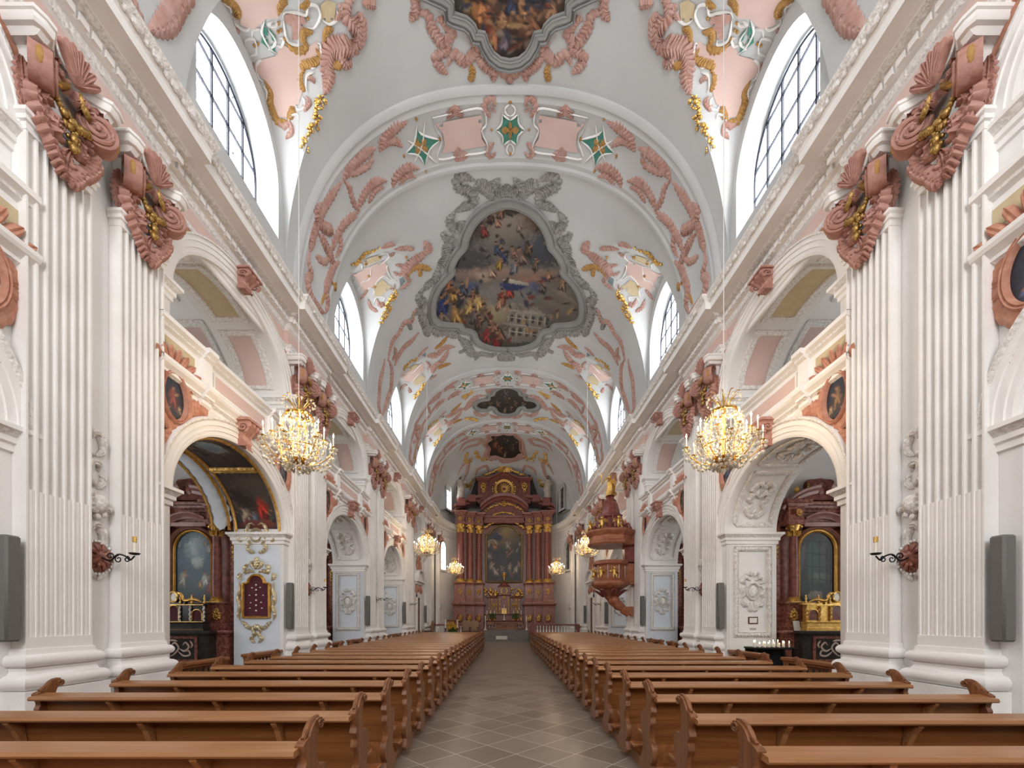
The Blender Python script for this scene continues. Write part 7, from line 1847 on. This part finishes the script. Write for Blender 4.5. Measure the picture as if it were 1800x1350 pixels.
def balustrade(x0, x1, Y, z0, H, lab, grp='dark chancel balustrades'):
    root = empty('chancel_balustrade', (x0, Y, z0)); L = x1 - x0; tag(root, lab, 'balustrade', grp)
    m = MB(); m.bbox(-.03, L + .03, -.12, .12, H - .10, H, .015); m.bbox(0, L, -.10, .10, 0, .12, .01); m.build('rail', MARBLE, root)
    n = int(L / .21); pr = [(.05, .12), (.05, .18), (.03, .21), (.07, .34), (.06, .42), (.03, .55), (.03, .62), (.045, .68), (.05, .76)]
    f = None
    for i in range(n):
        if f is None: m = MB(); m.lathe([(r, .12 + (z - .12) * (H - .22) / .64) for r, z in pr], (0, 0, 0), 10); f = m.build('baluster', LINEN, root, smooth=50); b = f
        else: b = f.copy(); COL.objects.link(b); b.parent = root
        b.location = (.15 + (L - .3) * i / (n - 1), 0, 0)
    for x in (0.05, L - .05): m = MB(); m.bbox(x - .13, x + .13, -.14, .14, 0, H - .08, .01); m.build('post', MARBLE, root)
balustrade(-5.05, -1.85, 29.2, CHZ, .90, 'dark red balustrade with pale balusters left of the chancel steps')
balustrade(1.85, 5.05, 29.2, CHZ, .90, 'dark red balustrade with pale balusters right of the chancel steps')
balustrade(-1.6, 1.45, 33.98, .86, .42, 'low balustrade between wooden altar table and high altar')
def make_chair_():
    root = empty('carved_armchair')
    m = MB(); m.bbox(-.27, .27, -.25, .25, .40, .47, .015); m.build('seat', DARKW, root)
    m = MB(); m.prism([(-.27, .47), (.27, .47), (.29, 1.05), (.2, 1.12), (0, 1.16), (-.2, 1.12), (-.29, 1.05)], 'y', .22, .27); m.build('backrest', mat('tan_leather', (.30, .17, .09), .5), root)
    for x in (-.24, .24):
        for y in (-.22, .22): m = MB(); m.lathe([(.03, 0), (.03, .1), (.02, .14), (.03, .25), (.028, .42)], (x, y, 0), 8); m.build('leg', DARKW, root, smooth=50)
        m = MB(); m.tube([(x, .22, .68), (x, -.05, .70), (x, -.22, .66), (x, -.24, .46)], .025, 6); m.build('armrest', DARKW, root, smooth=50)
    return root
chs = make_chair_()
for i, (x, y, rz, lab) in enumerate(((-2.58, 28.2, pi, 'carved armchair left of the chancel steps, farther from the aisle'), (-2.06, 28.2, pi, 'carved armchair left of the chancel steps, nearer the aisle'), (-5.0, 27.9, -pi / 2, 'dark wooden armchair against the left wall before the chancel'))):
    r = chs if i == 0 else dup(chs); r.location = (x, y, CHZ); r.rotation_euler = (0, 0, rz if i == 2 else 0); tag(r, lab, 'chair', 'chancel armchairs')
root = empty('ambo', (-3.55, 28.1, CHZ)); tag(root, 'plain orange-brown wooden ambo behind sunflowers left of the chancel', 'lectern')
m = MB(); m.bbox(-.22, .22, -.12, .15, 0, 1.12, .015); m.build('body', FLOORW, root); m = MB(); m.add([(-.26, -.16, 1.20), (.26, -.16, 1.20), (.26, .2, 1.08), (-.26, .2, 1.08), (-.26, -.16, 1.16), (.26, -.16, 1.16), (.26, .2, 1.04), (-.26, .2, 1.04)], [(0, 1, 2, 3), (4, 5, 6, 7), (0, 1, 5, 4), (1, 2, 6, 5), (2, 3, 7, 6), (3, 0, 4, 7)]); m.build('book_desk', OAKD, root)
root = empty('sunflower_bunch', (-3.42, 27.7, CHZ)); tag(root, 'bunch of yellow sunflowers in front of the wooden ambo', 'flowers')
m = MB(); m.lathe([(.10, 0), (.13, .25), (.10, .4), (.001, .4)], (0, 0, 0), 10); m.build('vase', STONE, root, smooth=50); m = MB(); bush(m, 90, .26, .5, 5, .04); m.v = [(x, y, z + .2) for x, y, z in m.v]; m.build('foliage', LEAFG, root)
for i in range(9):
    x, z = rnd.uniform(-.24, .24), rnd.uniform(.62, .95); m = MB()
    for k in range(10): a = 2 * pi * k / 10; m.ball((x + .06 * cos(a), -.24, z + .06 * sin(a)), .032, 5)
    fh = m.build('flower_head', FLOWERY, root, smooth=60); m = MB(); m.ball((x, -.26, z), .04, 6); m.build('seed_disc', DARKW, fh, smooth=60)
for s, sd in ((-3.90, 'left'), (-3.12, 'right')):
    root = empty('floor_candle', (s, 27.9, CHZ)); tag(root, 'white candle on a wooden stand at the %s of the sunflowers' % sd, 'candle', 'candles beside the ambo')
    m = MB(); m.lathe([(.12, 0), (.12, .04), (.04, .12), (.06, .3), (.035, .45), (.07, .66)], (0, 0, 0), 10); m.build('stand', OAKZ, root, smooth=50); m = MB(); m.lathe([(.045, .66), (.045, 1.2), (.001, 1.2)], (0, 0, 0), 10); m.build('wax', WAX, root, smooth=50)
